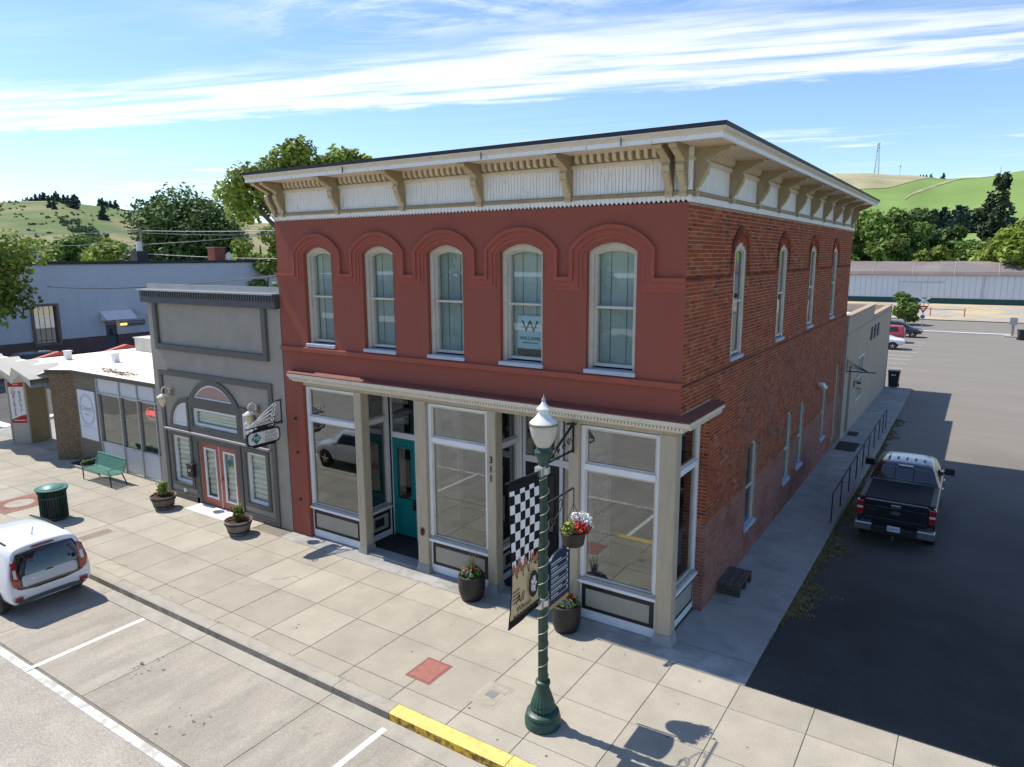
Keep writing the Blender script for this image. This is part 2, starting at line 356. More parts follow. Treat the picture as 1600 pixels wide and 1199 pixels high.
gravel = mat('pale gravel', (.36, .33, .28), .95, .15, .6, .4, 30, col2=(.55, .42, .2), c2amt=.8, c2s=.12, c2lo=.48, c2hi=.6)
sheet('gravel_yard', -80, 140, [99.5, 104, 112, 120, 133], lambda y: -.79 + .25 * max(0, (y - 112)) / 20, gravel)
sheet('pavement', -80, -61, [-40, 140], lambda y: -.06, walkm)
sheet('ground_behind_shops', -34.2, -12, [6, 60], lambda y: -.10, walkm)
sheet('shop_forecourt', -34.2, -18.4, [.34, 6], lambda y: -.015, walkm)

# sidewalk: dark bed plus every slab a piece of its own
sw = thing('sidewalk', None, None, (-10, -2, 0), kind='structure', world=True)
MB().box(-34.2, -4.47, -.3, 30, .35, -.018).build('joint_bed', joint, sw)
J0, JX = -1.1, 1.3247
slab_me = {}
def slab(nx0, nx1, y0, y1, z=0.):
    key = (round(nx1 - nx0, 3), round(y1 - y0, 3))
    if key not in slab_me:
        w, h = key; g = .0055; b = .006
        mb = MB(); x0, x1, a, c = -w / 2 + g, w / 2 - g, -h / 2 + g, h / 2 - g
        mb.add([(x0, a, -.05), (x1, a, -.05), (x1, c, -.05), (x0, c, -.05), (x0, a, -b), (x1, a, -b), (x1, c, -b), (x0, c, -b), (x0 + b, a + b, 0), (x1 - b, a + b, 0), (x1 - b, c - b, 0), (x0 + b, c - b, 0)],
               [(0, 1, 5, 4), (1, 2, 6, 5), (2, 3, 7, 6), (3, 0, 4, 7), (4, 5, 9, 8), (5, 6, 10, 9), (6, 7, 11, 10), (7, 4, 8, 11), (8, 9, 10, 11)])
        slab_me[key] = mb.mesh('paving_slab', concrete)
    link('paving_slab', slab_me[key], sw, loc=((nx0 + nx1) / 2, (y0 + y1) / 2, z + RN.uniform(-.002, .002)))
for k in range(-25, 11):
    x0 = J0 + k * JX; x1 = x0 + JX
    for y0, y1 in ((-4.47, -4.03), (-4.03, -2.67), (-2.67, -1.33), (-1.33, -.5)): slab(x0, x1, y0, y1)
    if x1 < -11.7: slab(x0, x1, -.5, .0 if x0 > -18.6 else .42)
MB().box(-11.73, -.5, -.05, 1.62, .3, .002).build('apron', mat('old apron concrete', (.31, .30, .285), .92, .2, 1.5, .4, 50, col2=(.42, .41, .4), c2amt=.7, c2s=1.8, c2lo=.5, c2hi=.62), sw)
# kerb in 3.97 m lengths, painted yellow past the last bay
kb = thing('kerb', None, None, (-10, -4.6, 0), kind='structure', world=True)
def kerb(x0, x1, mt, mf):
    g = .006; mb = MB()
    mb.add([(x0 + g, -4.475, .003), (x1 - g, -4.475, .003), (x1 - g, -4.71, .003), (x0 + g, -4.71, .003), (x1 - g, -4.745, -.02), (x0 + g, -4.745, -.02), (x1 - g, -4.775, -.3), (x0 + g, -4.775, -.3)],
           [(0, 3, 2, 1), (3, 5, 4, 2)], 0)
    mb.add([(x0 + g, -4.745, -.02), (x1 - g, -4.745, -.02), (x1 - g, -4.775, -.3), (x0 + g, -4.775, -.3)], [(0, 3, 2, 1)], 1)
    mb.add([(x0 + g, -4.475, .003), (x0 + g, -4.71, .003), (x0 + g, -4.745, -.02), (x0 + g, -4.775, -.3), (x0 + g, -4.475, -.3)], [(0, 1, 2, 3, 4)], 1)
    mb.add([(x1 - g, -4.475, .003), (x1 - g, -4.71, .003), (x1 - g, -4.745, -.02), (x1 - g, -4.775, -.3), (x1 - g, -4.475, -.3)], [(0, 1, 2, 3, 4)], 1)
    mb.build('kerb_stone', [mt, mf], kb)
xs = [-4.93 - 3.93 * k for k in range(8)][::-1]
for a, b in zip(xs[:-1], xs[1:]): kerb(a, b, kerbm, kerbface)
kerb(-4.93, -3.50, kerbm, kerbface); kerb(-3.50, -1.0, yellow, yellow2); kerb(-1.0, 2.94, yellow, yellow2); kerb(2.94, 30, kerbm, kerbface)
# gutter pan and parking bay slabs
bay = thing('parking_lane', None, None, (-10, -6, -.14), kind='structure', world=True)
MB().box(-40, -7.45, -.4, 30, -4.74, -.16).build('joint_bed', joint, bay)
for k in range(-7, 8):
    x0 = -4.93 + 3.93 * k
    MB().box(x0 + .006, -5.12, -.2, x0 + 3.924, -4.765, -.139).build('gutter_slab', kerbm, bay, bevel=.006)
    MB().box(x0 + .006, -7.40, -.2, x0 + 3.924, -5.132, -.142).build('road_slab', roadc, bay, bevel=.006)
mk = MB().box(-10.78, -7.6, -.141, -10.66, -5.15, -.138).build('bay_line', paintw, bay)
MB().box(-3.44, -7.6, -.141, -3.32, -4.98, -.138).build('bay_line', paintw, bay)
MB().box(-40, -7.62, -.155, 30, -7.46, -.152).build('edge_line', paintworn, bay)
MB().box(-18.1, -7.6, -.141, -17.98, -5.15, -.138).build('bay_line', paintw, bay)
st = MB(); stm = mat('oil stain', (.13, .125, .12), .85, .3, 4)
for k in range(34):
    cx, cyy = (-8.9, -6.2) if k < 22 else (-6.4, -6.7); a = RN.uniform(0, 6.3); r = abs(RN.gauss(0, .28)); s = RN.uniform(.008, .04)
    pts = [(cx + 1.7 * r * math.cos(a) + s * RN.uniform(.6, 1.2) * math.cos(t), cyy + r * math.sin(a) + s * RN.uniform(.6, 1.2) * math.sin(t), -.1385) for t in np.linspace(0, 2 * PI, 8)[:-1]]
    st.add(pts, [tuple(range(7))])
st.build('oil_stain', stm, bay)
# crosswalk bars and road line on the side street
for k in range(6):
    sheet('crosswalk_bar', -46, -35.0, [-4.0 + k * 1.1, -3.5 + k * 1.1], lambda y: -.145, paintw)
sheet('crosswalk_line', -36.2, -35.6, [3.5, 16], lambda y: -.145, paintw)
# covers in the pavement
def cover(name, label, cx, cyy, w, h, mframe, mplate, mcore=None, parts=True):
    t = thing(name, label, 'utility cover', (cx, cyy, 0))
    MB().box(-w / 2, -h / 2, -.03, w / 2, h / 2, .005).build('cover_frame', mframe, t, bevel=.004)
    MB().box(-w / 2 + .06, -h / 2 + .06, -.02, w / 2 - .06, h / 2 - .06, .009).build('cover_plate', mplate, t, bevel=.003)
    if mcore: MB().box(-.1, -.1, 0, .1, .1, .013).build('cover_lid', mcore, t)
redpl = mat('red cast plate', (.33, .13, .105), .7, .15, 9, .3, 90); redfr = mat('red plate frame', (.25, .095, .08), .7, .15, 9)
cover('utility_cover', 'square red metal plate set in the sidewalk near the yellow kerb', -3.72, -3.36, .62, .74, redfr, redpl)
cover('utility_cover', 'tan concrete meter box lid between the red plate and the lamp post', -2.24, -3.32, .56, .74, kerbm, mat('tan lid', (.36, .32, .25), .85, .15, 8, .2, 60), steel)
cover('utility_cover', 'narrow rusty grate with pale rim behind the white car', -16.5, -3.33, .46, 1.0, kerbm, mat('rusty grate', (.25, .19, .15), .85, .2, 10, .3, 60))
tgm = mat('rusty tree grate', (.27, .14, .10), .85, .25, 9, .6, 30)
t = thing('tree_grate', 'rusty square tree grate with a pale round centre beside the green bin', 'tree grate', (-21.45, -3.3, 0))
MB().box(-.75, -.75, -.03, .75, .75, .006).build('grate_plate', tgm, t)
MB().lathe([(.42, 0), (.42, .012), (.4, .016)], 28).build('grate_centre', kerbm, t)
for k in range(28):
    a = 2 * PI * k / 28
    if k % 2 == 0 or True:
        MB().bar((.47 * math.cos(a), .47 * math.sin(a), .006), (.66 * math.cos(a), .66 * math.sin(a), .006), .05, .01).build('grate_rib', redfr, t)

# ================================================================== BRICK CORNER BUILDING
W, D, ZT = 11.73, 20.07, 9.0
BB = thing('brick_building', 'two storey red stucco and brick corner building with white bracketed cornice', 'building', (-5.9, 10, 0), world=True)
FWIN = [(-10.12, .53), (-7.94, .53), (-5.81, .53), (-3.70, .55), (-1.55, .55)]
SWIN = [3.58, 7.84, 12.08, 16.25]
mb = MB()
wall_arched(mb, FR, -W, 0, 4.9, ZT + .1, [(c, h, 5.62, 8.11, 8.29) for c, h in FWIN], .34)
mb.box(-W, 0, 0, -10.98, .6, 4.9)                                     # left pier
mb.build('front_wall', stucco, BB, fix=True)
mb = MB(); mb.box(-W, .36, 4.45, -.36, D - .02, 4.6); mb.box(-W, .6, 0, -W + .25, D, ZT + 1); mb.box(-W, D - .25, 0, -.05, D - .004, ZT + 1); mb.box(-10.98, 6, .05, -.35, 6.2, 4.45)
mb.box(-W + .3, .4, 0, -.2, D - .3, .055)
mb.build('interior_shell', darkroom, BB)
mb = MB(); mb.box(-W + .25, 1.2, 5.2, -.5, D - .3, 8.9)
mb.build('upper_interior', darkroom, BB)
# tie-rod bolts on the left pier
for z in (3.5, 2.5, 1.1):
    MB().lathe([(.05, 0), (.05, .02), (.025, .05)], 8).mesh
    o = MB().tube([(-11.33, 0, z), (-11.33, -.05, z)], .035, 8).build('tie_bolt', iron, BB)
# hood mouldings with belts between them
def offset(pl, d):
    out = []
    for i, p in enumerate(pl):
        p = Vector(p); a = Vector(pl[i - 1]) if i else None; b = Vector(pl[i + 1]) if i < len(pl) - 1 else None
        ns = []
        for s, e in ((a, p), (p, b)):
            if s is not None and e is not None:
                t = (e - s).normalized(); ns.append(Vector((t.y, -t.x)))
        n = sum(ns, Vector((0, 0))).normalized(); k = 1 / max(.35, n.dot(ns[0]))
        out.append(tuple(p + n * d * k))
    return out
path = [(-W - .02, 7.60)]
for c, h in FWIN:
    a = h + .385
    path += [(c - a, 7.60)] + [(c + x, z) for x, z in arc3(a, 8.17, 8.64, 12)] + [(c + a, 7.60)]
path.append((0.0, 7.60))
o0, o1, o2, o3 = path, offset(path, .085), offset(path, .20), offset(path, .285)
mb = MB(); mb.strip(o0, o1, FR, -.01, .07); mb.strip(o1, o2, FR, -.01, .036); mb.strip(o2, o3, FR, -.01, .014)
mb.build('hood_moulding', stuccot, BB, fix=True)
MB().prism([(-W - .02, 5.46), (0.01, 5.46), (0.01, 5.585), (-W - .02, 5.585)], FR, 0, .07).build('sill_belt', stuccot, BB, bevel=.012)
# sash windows, front and side
def sash_window(P, c, h, blind, bm=None, wide=.10, zb=5.62, zs=8.11, zt=8.29, zmeet=6.98, f0=-.12, f1=-.2, f2=-.27):
    n = 12; A = arch(c, h, zb, zs, zt, n); B = arch(c, h - wide, zb + .13, zs - .04, zt - .12, n); C = arch(c, h - wide - .045, zb + .19, zs - .06, zt - .165, n)
    w = MB().strip(A, B, P, -.34, f0).build('window', taupew, BB, fix=True)
    MB().strip(B, C, P, -.34, f1, closed=True).build('sash', taupew, w, fix=True)
    MB().prism([(c - h + wide, zmeet - .025), (c + h - wide, zmeet - .025), (c + h - wide, zmeet + .025), (c - h + wide, zmeet + .025)], P, -.34, f1 + .015).build('meeting_rail', taupew, w)
    pn = MB(); pn.add([P(u, z, f2) for u, z in C], [tuple(range(len(C)))]); pn.build('pane', pane_up if blind else pane_dark, w)
    MB().prism([(c - h - .03, zb - .005), (c + h + .03, zb - .005), (c + h + .03, zb + .085), (c - h - .03, zb + .085)], P, -.3, .05).build('sill', sillb, w, bevel=.012)
    bl = MB(); bl.add([P(u, z, -.36) for u, z in C], [tuple(range(len(C)))]); bl.build('blind', bm or (blindm if blind else darkroom), w)
    if blind:
        cd = MB()
        for du in (-.16, .2): cd.bar(P(c + du, zb + .2, -.352), P(c + du, zt - .2, -.352), .012, .004)
        cd.build('blind_cord', cordm, w)
    return w
for c, h in FWIN: sash_window(FR, c, h, True)
for c in SWIN: sash_window(SD, c, .46, False, wide=.12, f0=-.02, f1=-.05, f2=-.075)
# estate agent sign in the fourth window
sg = thing('window_sign', 'pale sign with a large W standing inside the fourth upper window', 'sign', (-3.6, .2, 5.85), world=True)
sx0, sx1 = -3.98, -3.32
MB().box(sx0, .30, 5.98, sx1, .315, 6.72).build('sign_board', mat('pale blue sign board', (.52, .70, .72), .5, .04), sg)
MB().box(sx0, .297, 5.83, sx1, .315, 5.978).build('sign_rider', mat('brown rider', (.16, .13, .10), .6, .1), sg)
ink = mat('black ink', (.012, .013, .015), .6, .1)
text('sign_letter', 'W', .36, ink, ((sx0 + sx1) / 2, .296, 6.47), (1, 0, 0), (0, 0, 1), sg, .003, sx=1.15)
MB().box(sx0 + .08, .292, 6.455, sx1 - .08, .299, 6.467).build('sign_rule', ink, sg)
text('sign_name', 'WILLIAMS', .11, ink, ((sx0 + sx1) / 2, .297, 6.21), (1, 0, 0), (0, 0, 1), sg, .002, sx=1.1)
MB().box(sx0 + .14, .296, 6.105, sx1 - .12, .3, 6.125).build('sign_small_print', mat('grey ink', (.12, .15, .16), .6, .1), sg)
# ---- cornice
OV = .86
mb = MB()
tri = []
nT = 132
def scal(P, u0, u1, n, name):
    mb = MB(); st = (u1 - u0) / n
    for i in range(n):
        a = u0 + i * st + .003; b = a + st - .006; c = (a + b) / 2
        mb.prism([(a, 9.055), (c, 9.0), (b, 9.055), (b, 9.15), (a, 9.15)], P, 0, .045)
    mb.build(name, boardw, BB, kind='stuff', fix=True)
scal(FR, -W, .045, 122, 'pointed_valance')
MB().box(.0, .0, 9.0, .05, D, 9.14).build('frieze_base_board', boardw, BB, bevel=.008)
def beads(P, u0, u1, n, name):
    mb = MB(); st = (u1 - u0) / n
    for i in range(n):
        a = u0 + i * st; mb.prism([(a + .004, 9.2), (a + st - .004, 9.2), (a + st - .004, 9.72), (a + .004, 9.72)], P, 0, .03)
    mb.build(name, boardw, BB, kind='stuff', fix=True)
beads(FR, -W, 0, 150, 'beadboard'); beads(SD, 0, D, 190, 'beadboard')
MB().box(-W, .0, 9.0, 0, .1, 9.98).box(-.1, .1, 9.0, 0, D, 9.98).build('frieze_backing', mat('grimy frieze gap', (.30, .27, .23), .9, .2, 8), BB)
def run(name, prof, m, x0=-W - .04):           # mitred moulding round front and side; prof = (out, z)
    mb = MB(); n = len(prof)
    for o, z in prof: mb.v += [(x0, -o, z), (o, -o, z), (o, D + .05, z)]
    for i in range(n):
        j = (i + 1) % n
        for k in range(2): mb.f.append((i * 3 + k, i * 3 + k + 1, j * 3 + k + 1, j * 3 + k)); mb.m.append(0)
    mb.f += [tuple(i * 3 for i in range(n)), tuple(i * 3 + 2 for i in range(n))[::-1]]; mb.m += [0, 0]
    return mb.build(name, m, BB, fix=True)
run('cornice_torus', [(0, 9.13), (.07, 9.125), (.095, 9.15), (.095, 9.185), (.07, 9.21), (0, 9.21)], olive)
run('cornice_band', [(.0, 9.72), (.06, 9.72), (.085, 9.75), (.085, 9.80), (.0, 9.80)], cream)
run('dentil_backing', [(0, 9.80), (.06, 9.80), (.06, 9.99), (0, 9.99)], olive)
run('soffit', [(.0, 9.985), (OV - .06, 9.985), (OV - .06, 10.03), (0, 10.03)], cream)
run('fascia_board', [(OV - .08, 9.965), (OV - .03, 9.965), (OV - .03, 10.045), (OV - .08, 10.045)], boardw)
run('crown_moulding', [(OV - .08, 10.046), (OV - .028, 10.046), (OV - .01, 10.08), (OV + .02, 10.10), (OV + .02, 10.125), (OV - .08, 10.125)], cream)
run('edge_flashing', [(.3, 10.126), (OV + .035, 10.126), (OV + .035, 10.14), (.3, 10.14)], boardw)
run('roof_edge', [(.3, 10.141), (OV + .045, 10.141), (OV + .05, 10.215), (.3, 10.225)], blackroof)
mb = MB(); mb.add([(-W - .04, -.3, 10.215), (.3, -.3, 10.215), (.3, D + .05, 10.0), (-W - .04, D + .05, 10.0)], [(0, 1, 2, 3)])
mb.build('roof', mat('flat roof', (.2, .2, .2), .9, .1), BB)
den = MB(); den.add([(-.038, 0, 9.82), (.038, 0, 9.82), (.038, 0, 9.985), (-.038, 0, 9.985), (-.038, -.075, 9.86), (.038, -.075, 9.86), (.038, -.1, 9.985), (-.038, -.1, 9.985)], [(0, 1, 5, 4), (4, 5, 6, 7), (0, 4, 7, 3), (1, 2, 6, 5)])
den_me = den.mesh('dentil', cream)
BRK = [-11.62, -11.28, -9.18, -6.98, -4.72, -2.50, -.36, -.085]; SBRK = [.11, 2.42, 4.58, 6.68, 8.84, 10.95, 13.03, 15.02, 17.10, 19.2]
for u in np.arange(-W + .15, -.05, .163):
    if min(abs(u - b) for b in BRK) > .115: link('dentil', den_me, BB, loc=(u, -.06, 0))
for u in np.arange(.30, D - .1, .163):
    if min(abs(u - b) for b in SBRK) > .12:
        o = link('dentil', den_me, BB, loc=(.06, u, 0)); o.rotation_euler = (0, 0, PI / 2)
bp = [(0, 9.10), (.10, 9.10), (.125, 9.14), (.10, 9.2), (.11, 9.26), (.30, 9.56), (.32, 9.64), (.27, 9.70), (.31, 9.745), (.62, 9.885), (.70, 9.90), (.72, 9.985), (0, 9.985)]
mb = MB(); mb.prism([(a, z) for a, z in bp], lambda u, w, d: (d, -u, w), -.075, .075); mb.m = [0, 0] + [1] * 11 + [0]
mb.box(-.1, -.76, 9.955, .1, 0, 9.984)
mb.prism([(.125, 9.28), (.28, 9.53), (.30, 9.51), (.15, 9.27)], lambda u, w, d: (d, -u, w), -.052, .052, 1); mb.prism([(.33, 9.745), (.62, 9.868), (.60, 9.90), (.31, 9.80)], lambda u, w, d: (d, -u, w), -.052, .052, 1)
bm_ = mb.mesh('bracket', [olive, mat('tan bracket face', (.50, .40, .25), .6, .08, 4, .1, 30)]); bmm = bmesh.new(); bmm.from_mesh(bm_); bmesh.ops.recalc_face_normals(bmm, faces=bmm.faces); bmm.to_mesh(bm_); bmm.free()
for u in BRK: link('bracket', bm_, BB, loc=(u, -.01, 0))
for u in SBRK:
    o = link('bracket', bm_, BB, loc=(.01, u, 0)); o.rotation_euler = (0, 0, PI / 2)
MB().box(-.014, -.07, 9.212, .066, .0, 9.975).build('corner_strip', boardw, BB)
for x in (-8.1, -4.1, -1.0):
    MB().box(x, -OV - .024, 9.97, x + .012, -OV + .0, 10.12).build('fascia_joint', iron, BB)
# ---- side wall bricks
GW = [(5.66, .49, .78, 3.0, 3.2), (9.93, .44, .84, 3.0, 3.16), (11.86, .44, .84, 3.0, 3.16), (16.1, .42, .88, 3.05, 3.2), (18.98, .46, .06, 3.45, 3.6)]
mortar = mat('mortar', (.40, .315, .235), .95, .2, 4, .3, 80, col2=(.24, .18, .14), c2amt=.7, c2s=1.7)
SIDE_OPS = [(c, .46, 5.62, 8.11, 8.29) for c in SWIN]
mb = MB(); Pm = shift(SD, -.0055)
wall_arched(mb, Pm, 0.0, D, 4.75, ZT + .05, SIDE_OPS, .34)
wall_arched(mb, Pm, 1.85, D, -.4, 4.75, GW, .34)
mb.add([(-.22, 1.852, -.1), (-.006, 1.852, -.1), (-.006, 1.852, 4.75), (-.22, 1.852, 4.75)], [(0, 1, 2, 3)])
mb.build('side_wall', mortar, BB, fix=True)
def brick_mat():
    m = mat('red brick', (.24, .062, .028), .88, .22, 6, .5, 70, spec=.2, tint=0)
    nt = m.node_tree; N = nt.nodes; L = nt.links; b = N['Principled BSDF']
    base = b.inputs['Base Color'].links[0].from_socket
    at = N.new('ShaderNodeAttribute'); at.attribute_name = 'tint'
    rp = N.new('ShaderNodeValToRGB'); e = rp.color_ramp.elements
    for p_, c_ in ((0, (.085, .036, .030)), (.22, (.18, .046, .026)), (.5, (.33, .066, .027)), (.75, (.44, .10, .035)), (1, (.50, .16, .07))):
        el = e.new(p_) if p_ not in (0, 1) else e[0 if p_ == 0 else -1]; el.color = (*c_, 1)
    L.new(at.outputs['Fac'], rp.inputs[0])
    mx = N.new('ShaderNodeMixRGB'); mx.inputs[0].default_value = .22; L.new(rp.outputs[0], mx.inputs[1]); L.new(base, mx.inputs[2])
    geo = N.new('ShaderNodeNewGeometry'); sp = N.new('ShaderNodeSeparateXYZ'); L.new(geo.outputs['Position'], sp.inputs[0])
    def noise(sc, det=5):
        n = N.new('ShaderNodeTexNoise'); n.inputs['Scale'].default_value = sc; n.inputs['Detail'].default_value = det; L.new(geo.outputs['Position'], n.inputs['Vector']); return n.outputs[0]
    def rng(x, a, bb, c=0, d=1):
        n = N.new('ShaderNodeMapRange'); L.new(x, n.inputs[0])
        for i, q in enumerate((a, bb, c, d)): n.inputs[i + 1].default_value = q
        return n.outputs[0]
    def mul(a, bb):
        n = N.new('ShaderNodeMath'); n.operation = 'MULTIPLY'; L.new(a, n.inputs[0]); L.new(bb, n.inputs[1]); return n.outputs[0]
    def mix(f, a, c):
        n = N.new('ShaderNodeMixRGB'); L.new(f, n.inputs[0]); L.new(a, n.inputs[1]); n.inputs[2].default_value = (*c, 1); return n.outputs[0]
    # old faded whitewash on the bottom two metres, grey ghost of a painted sign above it
    low = mul(rng(sp.outputs[2], 2.12, 2.06), rng(noise(9), .25, .75, .15, .75))
    c1 = mix(low, mx.outputs[0], (.33, .215, .205))
    gh = mul(mul(rng(sp.outputs[2], 2.1, 2.6), rng(sp.outputs[2], 6.0, 4.6)), mul(rng(noise(2.2), .45, .62, 0, .6), rng(noise(11), .4, .6)))
    gh = mul(gh, rng(sp.outputs[1], 2.5, 5))
    c1 = mix(mul(rng(noise(.9, 7), .52, .68, 0, .5), rng(sp.outputs[2], 9.4, 2.)), c1, (.15, .05, .032)); c2 = mix(gh, c1, (.26, .215, .185))
    L.new(c2, b.inputs['Base Color']); return m
brickm = brick_mat()
CH, BH, BL = .0815, .0665, .198
cand = []
def blocked(z0, z1, upper):
    iv = []
    for c, hw, zb, zs, zt in (SIDE_OPS if upper else GW):
        zm = (z0 + z1) / 2
        if zb - .02 < zm < zs: iv.append((c - hw - .01, c + hw + .01))
        elif zs <= zm < zt:
            h = zt - zs; r = (hw * hw + h * h) / (2 * h); x = math.sqrt(max(0, r * r - (zm - (zt - r)) ** 2)); iv.append((c - x - .012, c + x + .012))
    return sorted(iv)
ncourse = int((ZT + .02) / CH) + 1
for i in range(ncourse):
    z0 = i * CH; z1 = z0 + BH
    if z1 > ZT + .02: break
    upper = z0 > 4.76
    start = 0.004 if z0 > 4.955 else 1.85
    iv = blocked(z0, z1, upper)
    spans = []; cur = start
    for a, b in iv: spans.append((cur, a)); cur = b
    spans.append((cur, D - .004))
    head = (i % 6 == 3); ln = .095 if head else BL
    for a, b in spans:
        y = a; first = True
        off = (ln + .0135) * (.5 if i % 2 else 1.)
        while y < b - .02:
            y1 = min(b, y + (off if first else ln)); first = False
            if b - y1 < .05: y1 = b
            cand.append((y, y1, z0, z1, y1 - y > ln - 1e-4 and not head and y1 - y < ln + 1e-4)); y = y1 + .0135
def scr(y, z):
    d = Vector((0, y, z)) - CAM; dz = d.dot(fw); return FPX * d.dot(rt) / dz
sizes = [(scr(y1, z0) - scr(y0, z0)) if ok else 0 for y0, y1, z0, z1, ok in cand]
big = set(sorted(range(len(cand)), key=lambda k: -sizes[k])[:296])
def btint():
    r = RN.random()
    return RN.uniform(.0, .3) if r < .09 else (RN.uniform(.8, 1.) if r < .17 else RN.gauss(.56, .12))
var = []
for k in range(14):
    q = MB().box(-.05, -BL / 2, 0, 0, BL / 2, BH); q.t = [max(0, min(1, btint()))] * 6; var.append(q.mesh('brick', brickm))
vs, fs, tn = [], [], []
for k, (y0, y1, z0, z1, ok) in enumerate(cand):
    dx = RN.gauss(0, .0014); dz = RN.gauss(0, .001)
    if k in big:
        link('brick', var[RN.randrange(14)], BB, loc=(dx, (y0 + y1) / 2, z0 + dz)); continue
    o = len(vs); X0, X1 = -.04, dx; a, b = z0 + dz, z1 + dz
    vs += [(X0, y0, a), (X1, y0, a), (X1, y1, a), (X0, y1, a), (X0, y0, b), (X1, y0, b), (X1, y1, b), (X0, y1, b)]
    fs += [(o + 1, o + 2, o + 6, o + 5), (o, o + 1, o + 5, o + 4), (o + 2, o + 3, o + 7, o + 6), (o + 4, o + 5, o + 6, o + 7), (o, o + 3, o + 2, o + 1)]
    tn += [max(0, min(1, btint()))] * 5
for i in range(int(4.7 / CH)):                   # return face of the pier beside the shop window
    z0 = i * CH; z1 = z0 + BH
    for x0, x1 in (((-.215, -.12), (-.107, .0)) if i % 2 else ((-.215, -.01),)):
        o = len(vs); vs += [(x0, 1.848, z0), (x1, 1.848, z0), (x1, 1.88, z0), (x0, 1.88, z0), (x0, 1.848, z1), (x1, 1.848, z1), (x1, 1.88, z1), (x0, 1.88, z1)]
        fs += [(o, o + 1, o + 5, o + 4), (o + 4, o + 5, o + 6, o + 7), (o, o + 3, o + 2, o + 1), (o, o + 4, o + 7, o + 3), (o + 1, o + 2, o + 6, o + 5)]; tn += [max(0, min(1, btint()))] * 5
mb = MB(); mb.v = vs; mb.f = fs; mb.m = [0] * len(fs); mb.t = tn
mb.build('brickwork', brickm, BB, kind='stuff')
# brick hoods over the side windows
soot = mat('sooty brick', (.085, .05, .045), .9, .3, 6, .4, 60, tint=.5)
def brick_hood(c, hw, zs, zt, leg, proud):
    mb = MB(); mb.t = []
    for ring, (r0, r1, pr) in enumerate(((.03, .15, .010), (.165, .285, proud))):
        A = [(c + x, z) for x, z in arc3(hw + r0, zs + .02, zt + r0 * 1.15, 14)]; B = [(c + x, z) for x, z in arc3(hw + r1, zs + .06, zt + r1 * 1.3, 14)]
        for i in range(14):
            L_ = lambda p, q, t: (p[0] + (q[0] - p[0]) * t, p[1] + (q[1] - p[1]) * t)
            mb.prism([L_(A[i], A[i + 1], .06), L_(A[i], A[i + 1], .94), L_(B[i], B[i + 1], .94), L_(B[i], B[i + 1], .06)], SD, -.02, pr)
            mb.t += [RN.uniform(.0, .2) if (ring == 1 and i < 7 and RN.random() < .85) else RN.uniform(.3, .75)] * 6
        for s in (-1, 1):
            z = zs + .02
            while z > zs - leg:
                u0, u1 = sorted((c + s * (hw + r0), c + s * (hw + r1)))
                mb.prism([(u0, z - BH), (u1, z - BH), (u1, z), (u0, z)], SD, -.02, pr); mb.t += [RN.uniform(.1, .7)] * 6; z -= CH
    mb.build('brick_hood', brickm, BB, kind='stuff', fix=True)
for c in SWIN: brick_hood(c, .46, 8.11, 8.29, .46, .034)
# corbel course of darker brick at hood and sill level
mb = MB(); mb.t = []
for z, p in ((7.555, .022), (5.48, .02)):
    for k in range(int(D / .21)):
        y = k * .21
        if z > 7 and min(abs(y + .1 - c) for c in SWIN) < .62: continue
        mb.box(-.02, y + .004, z, p + RN.uniform(-.006, .006), y + .2, z + .05); mb.t += [RN.uniform(.0, .3)] * 6
mb.build('string_course', brickm, BB, kind='stuff')
def side_ground_window(c, h, zb, zs, zt):
    A = arch(c, h, zb, zs, zt, 8); B = arch(c, h - .09, zb + .1, zs - .03, zt - .1, 8)
    w = MB().strip(A, B, SD, -.34, -.06).build('window', taupew, BB, fix=True)
    MB().add([SD(u, z, -.11) for u, z in B], [tuple(range(len(B)))]).build('pane', pane_dark, w)
    MB().add([SD(u, z, -.335) for u, z in B], [tuple(range(len(B)))]).build('blind', darkroom, w)
    zm = (zb + zs) / 2; MB().prism([(c - h, zm - .03), (c + h, zm - .03), (c + h, zm + .03), (c - h, zm + .03)], SD, -.3, -.08).build('meeting_rail', taupew, w)
    MB().prism([(c - h - .02, zb - .01), (c + h + .02, zb - .01), (c + h + .02, zb + .09), (c - h - .02, zb + .09)], SD, -.3, .05).build('sill', sillb, w, bevel=.01)
for g in GW[:4]: side_ground_window(*g)
c, h, zb, zs, zt = GW[4]
w = MB().strip(arch(c, h, zb, zs, zt, 8), arch(c, h - .09, zb, zs - .03, zt - .1, 8), SD, -.34, -.1).build('door', taupew, BB, fix=True)
MB().prism([(c - h + .09, .06), (c + h - .09, .06), (c + h - .09, 3.4), (c - h + .09, 3.4)], SD, -.3, -.2).build('door_leaf', taupe, w)
fl = thing('floodlight', 'white twin floodlight fixed to the brick side wall', 'floodlight', (.05, 14.35, 3.36))
MB().bar((0, 0, 0), (.1, 0, .02), .12, .12).build('mount', white, fl)
for s in (-1, 1): MB().bar((.1, .04 * s, .03), (.26, .12 * s, -.14), .12, .12).build('lamp_head', white, fl, bevel=.02)

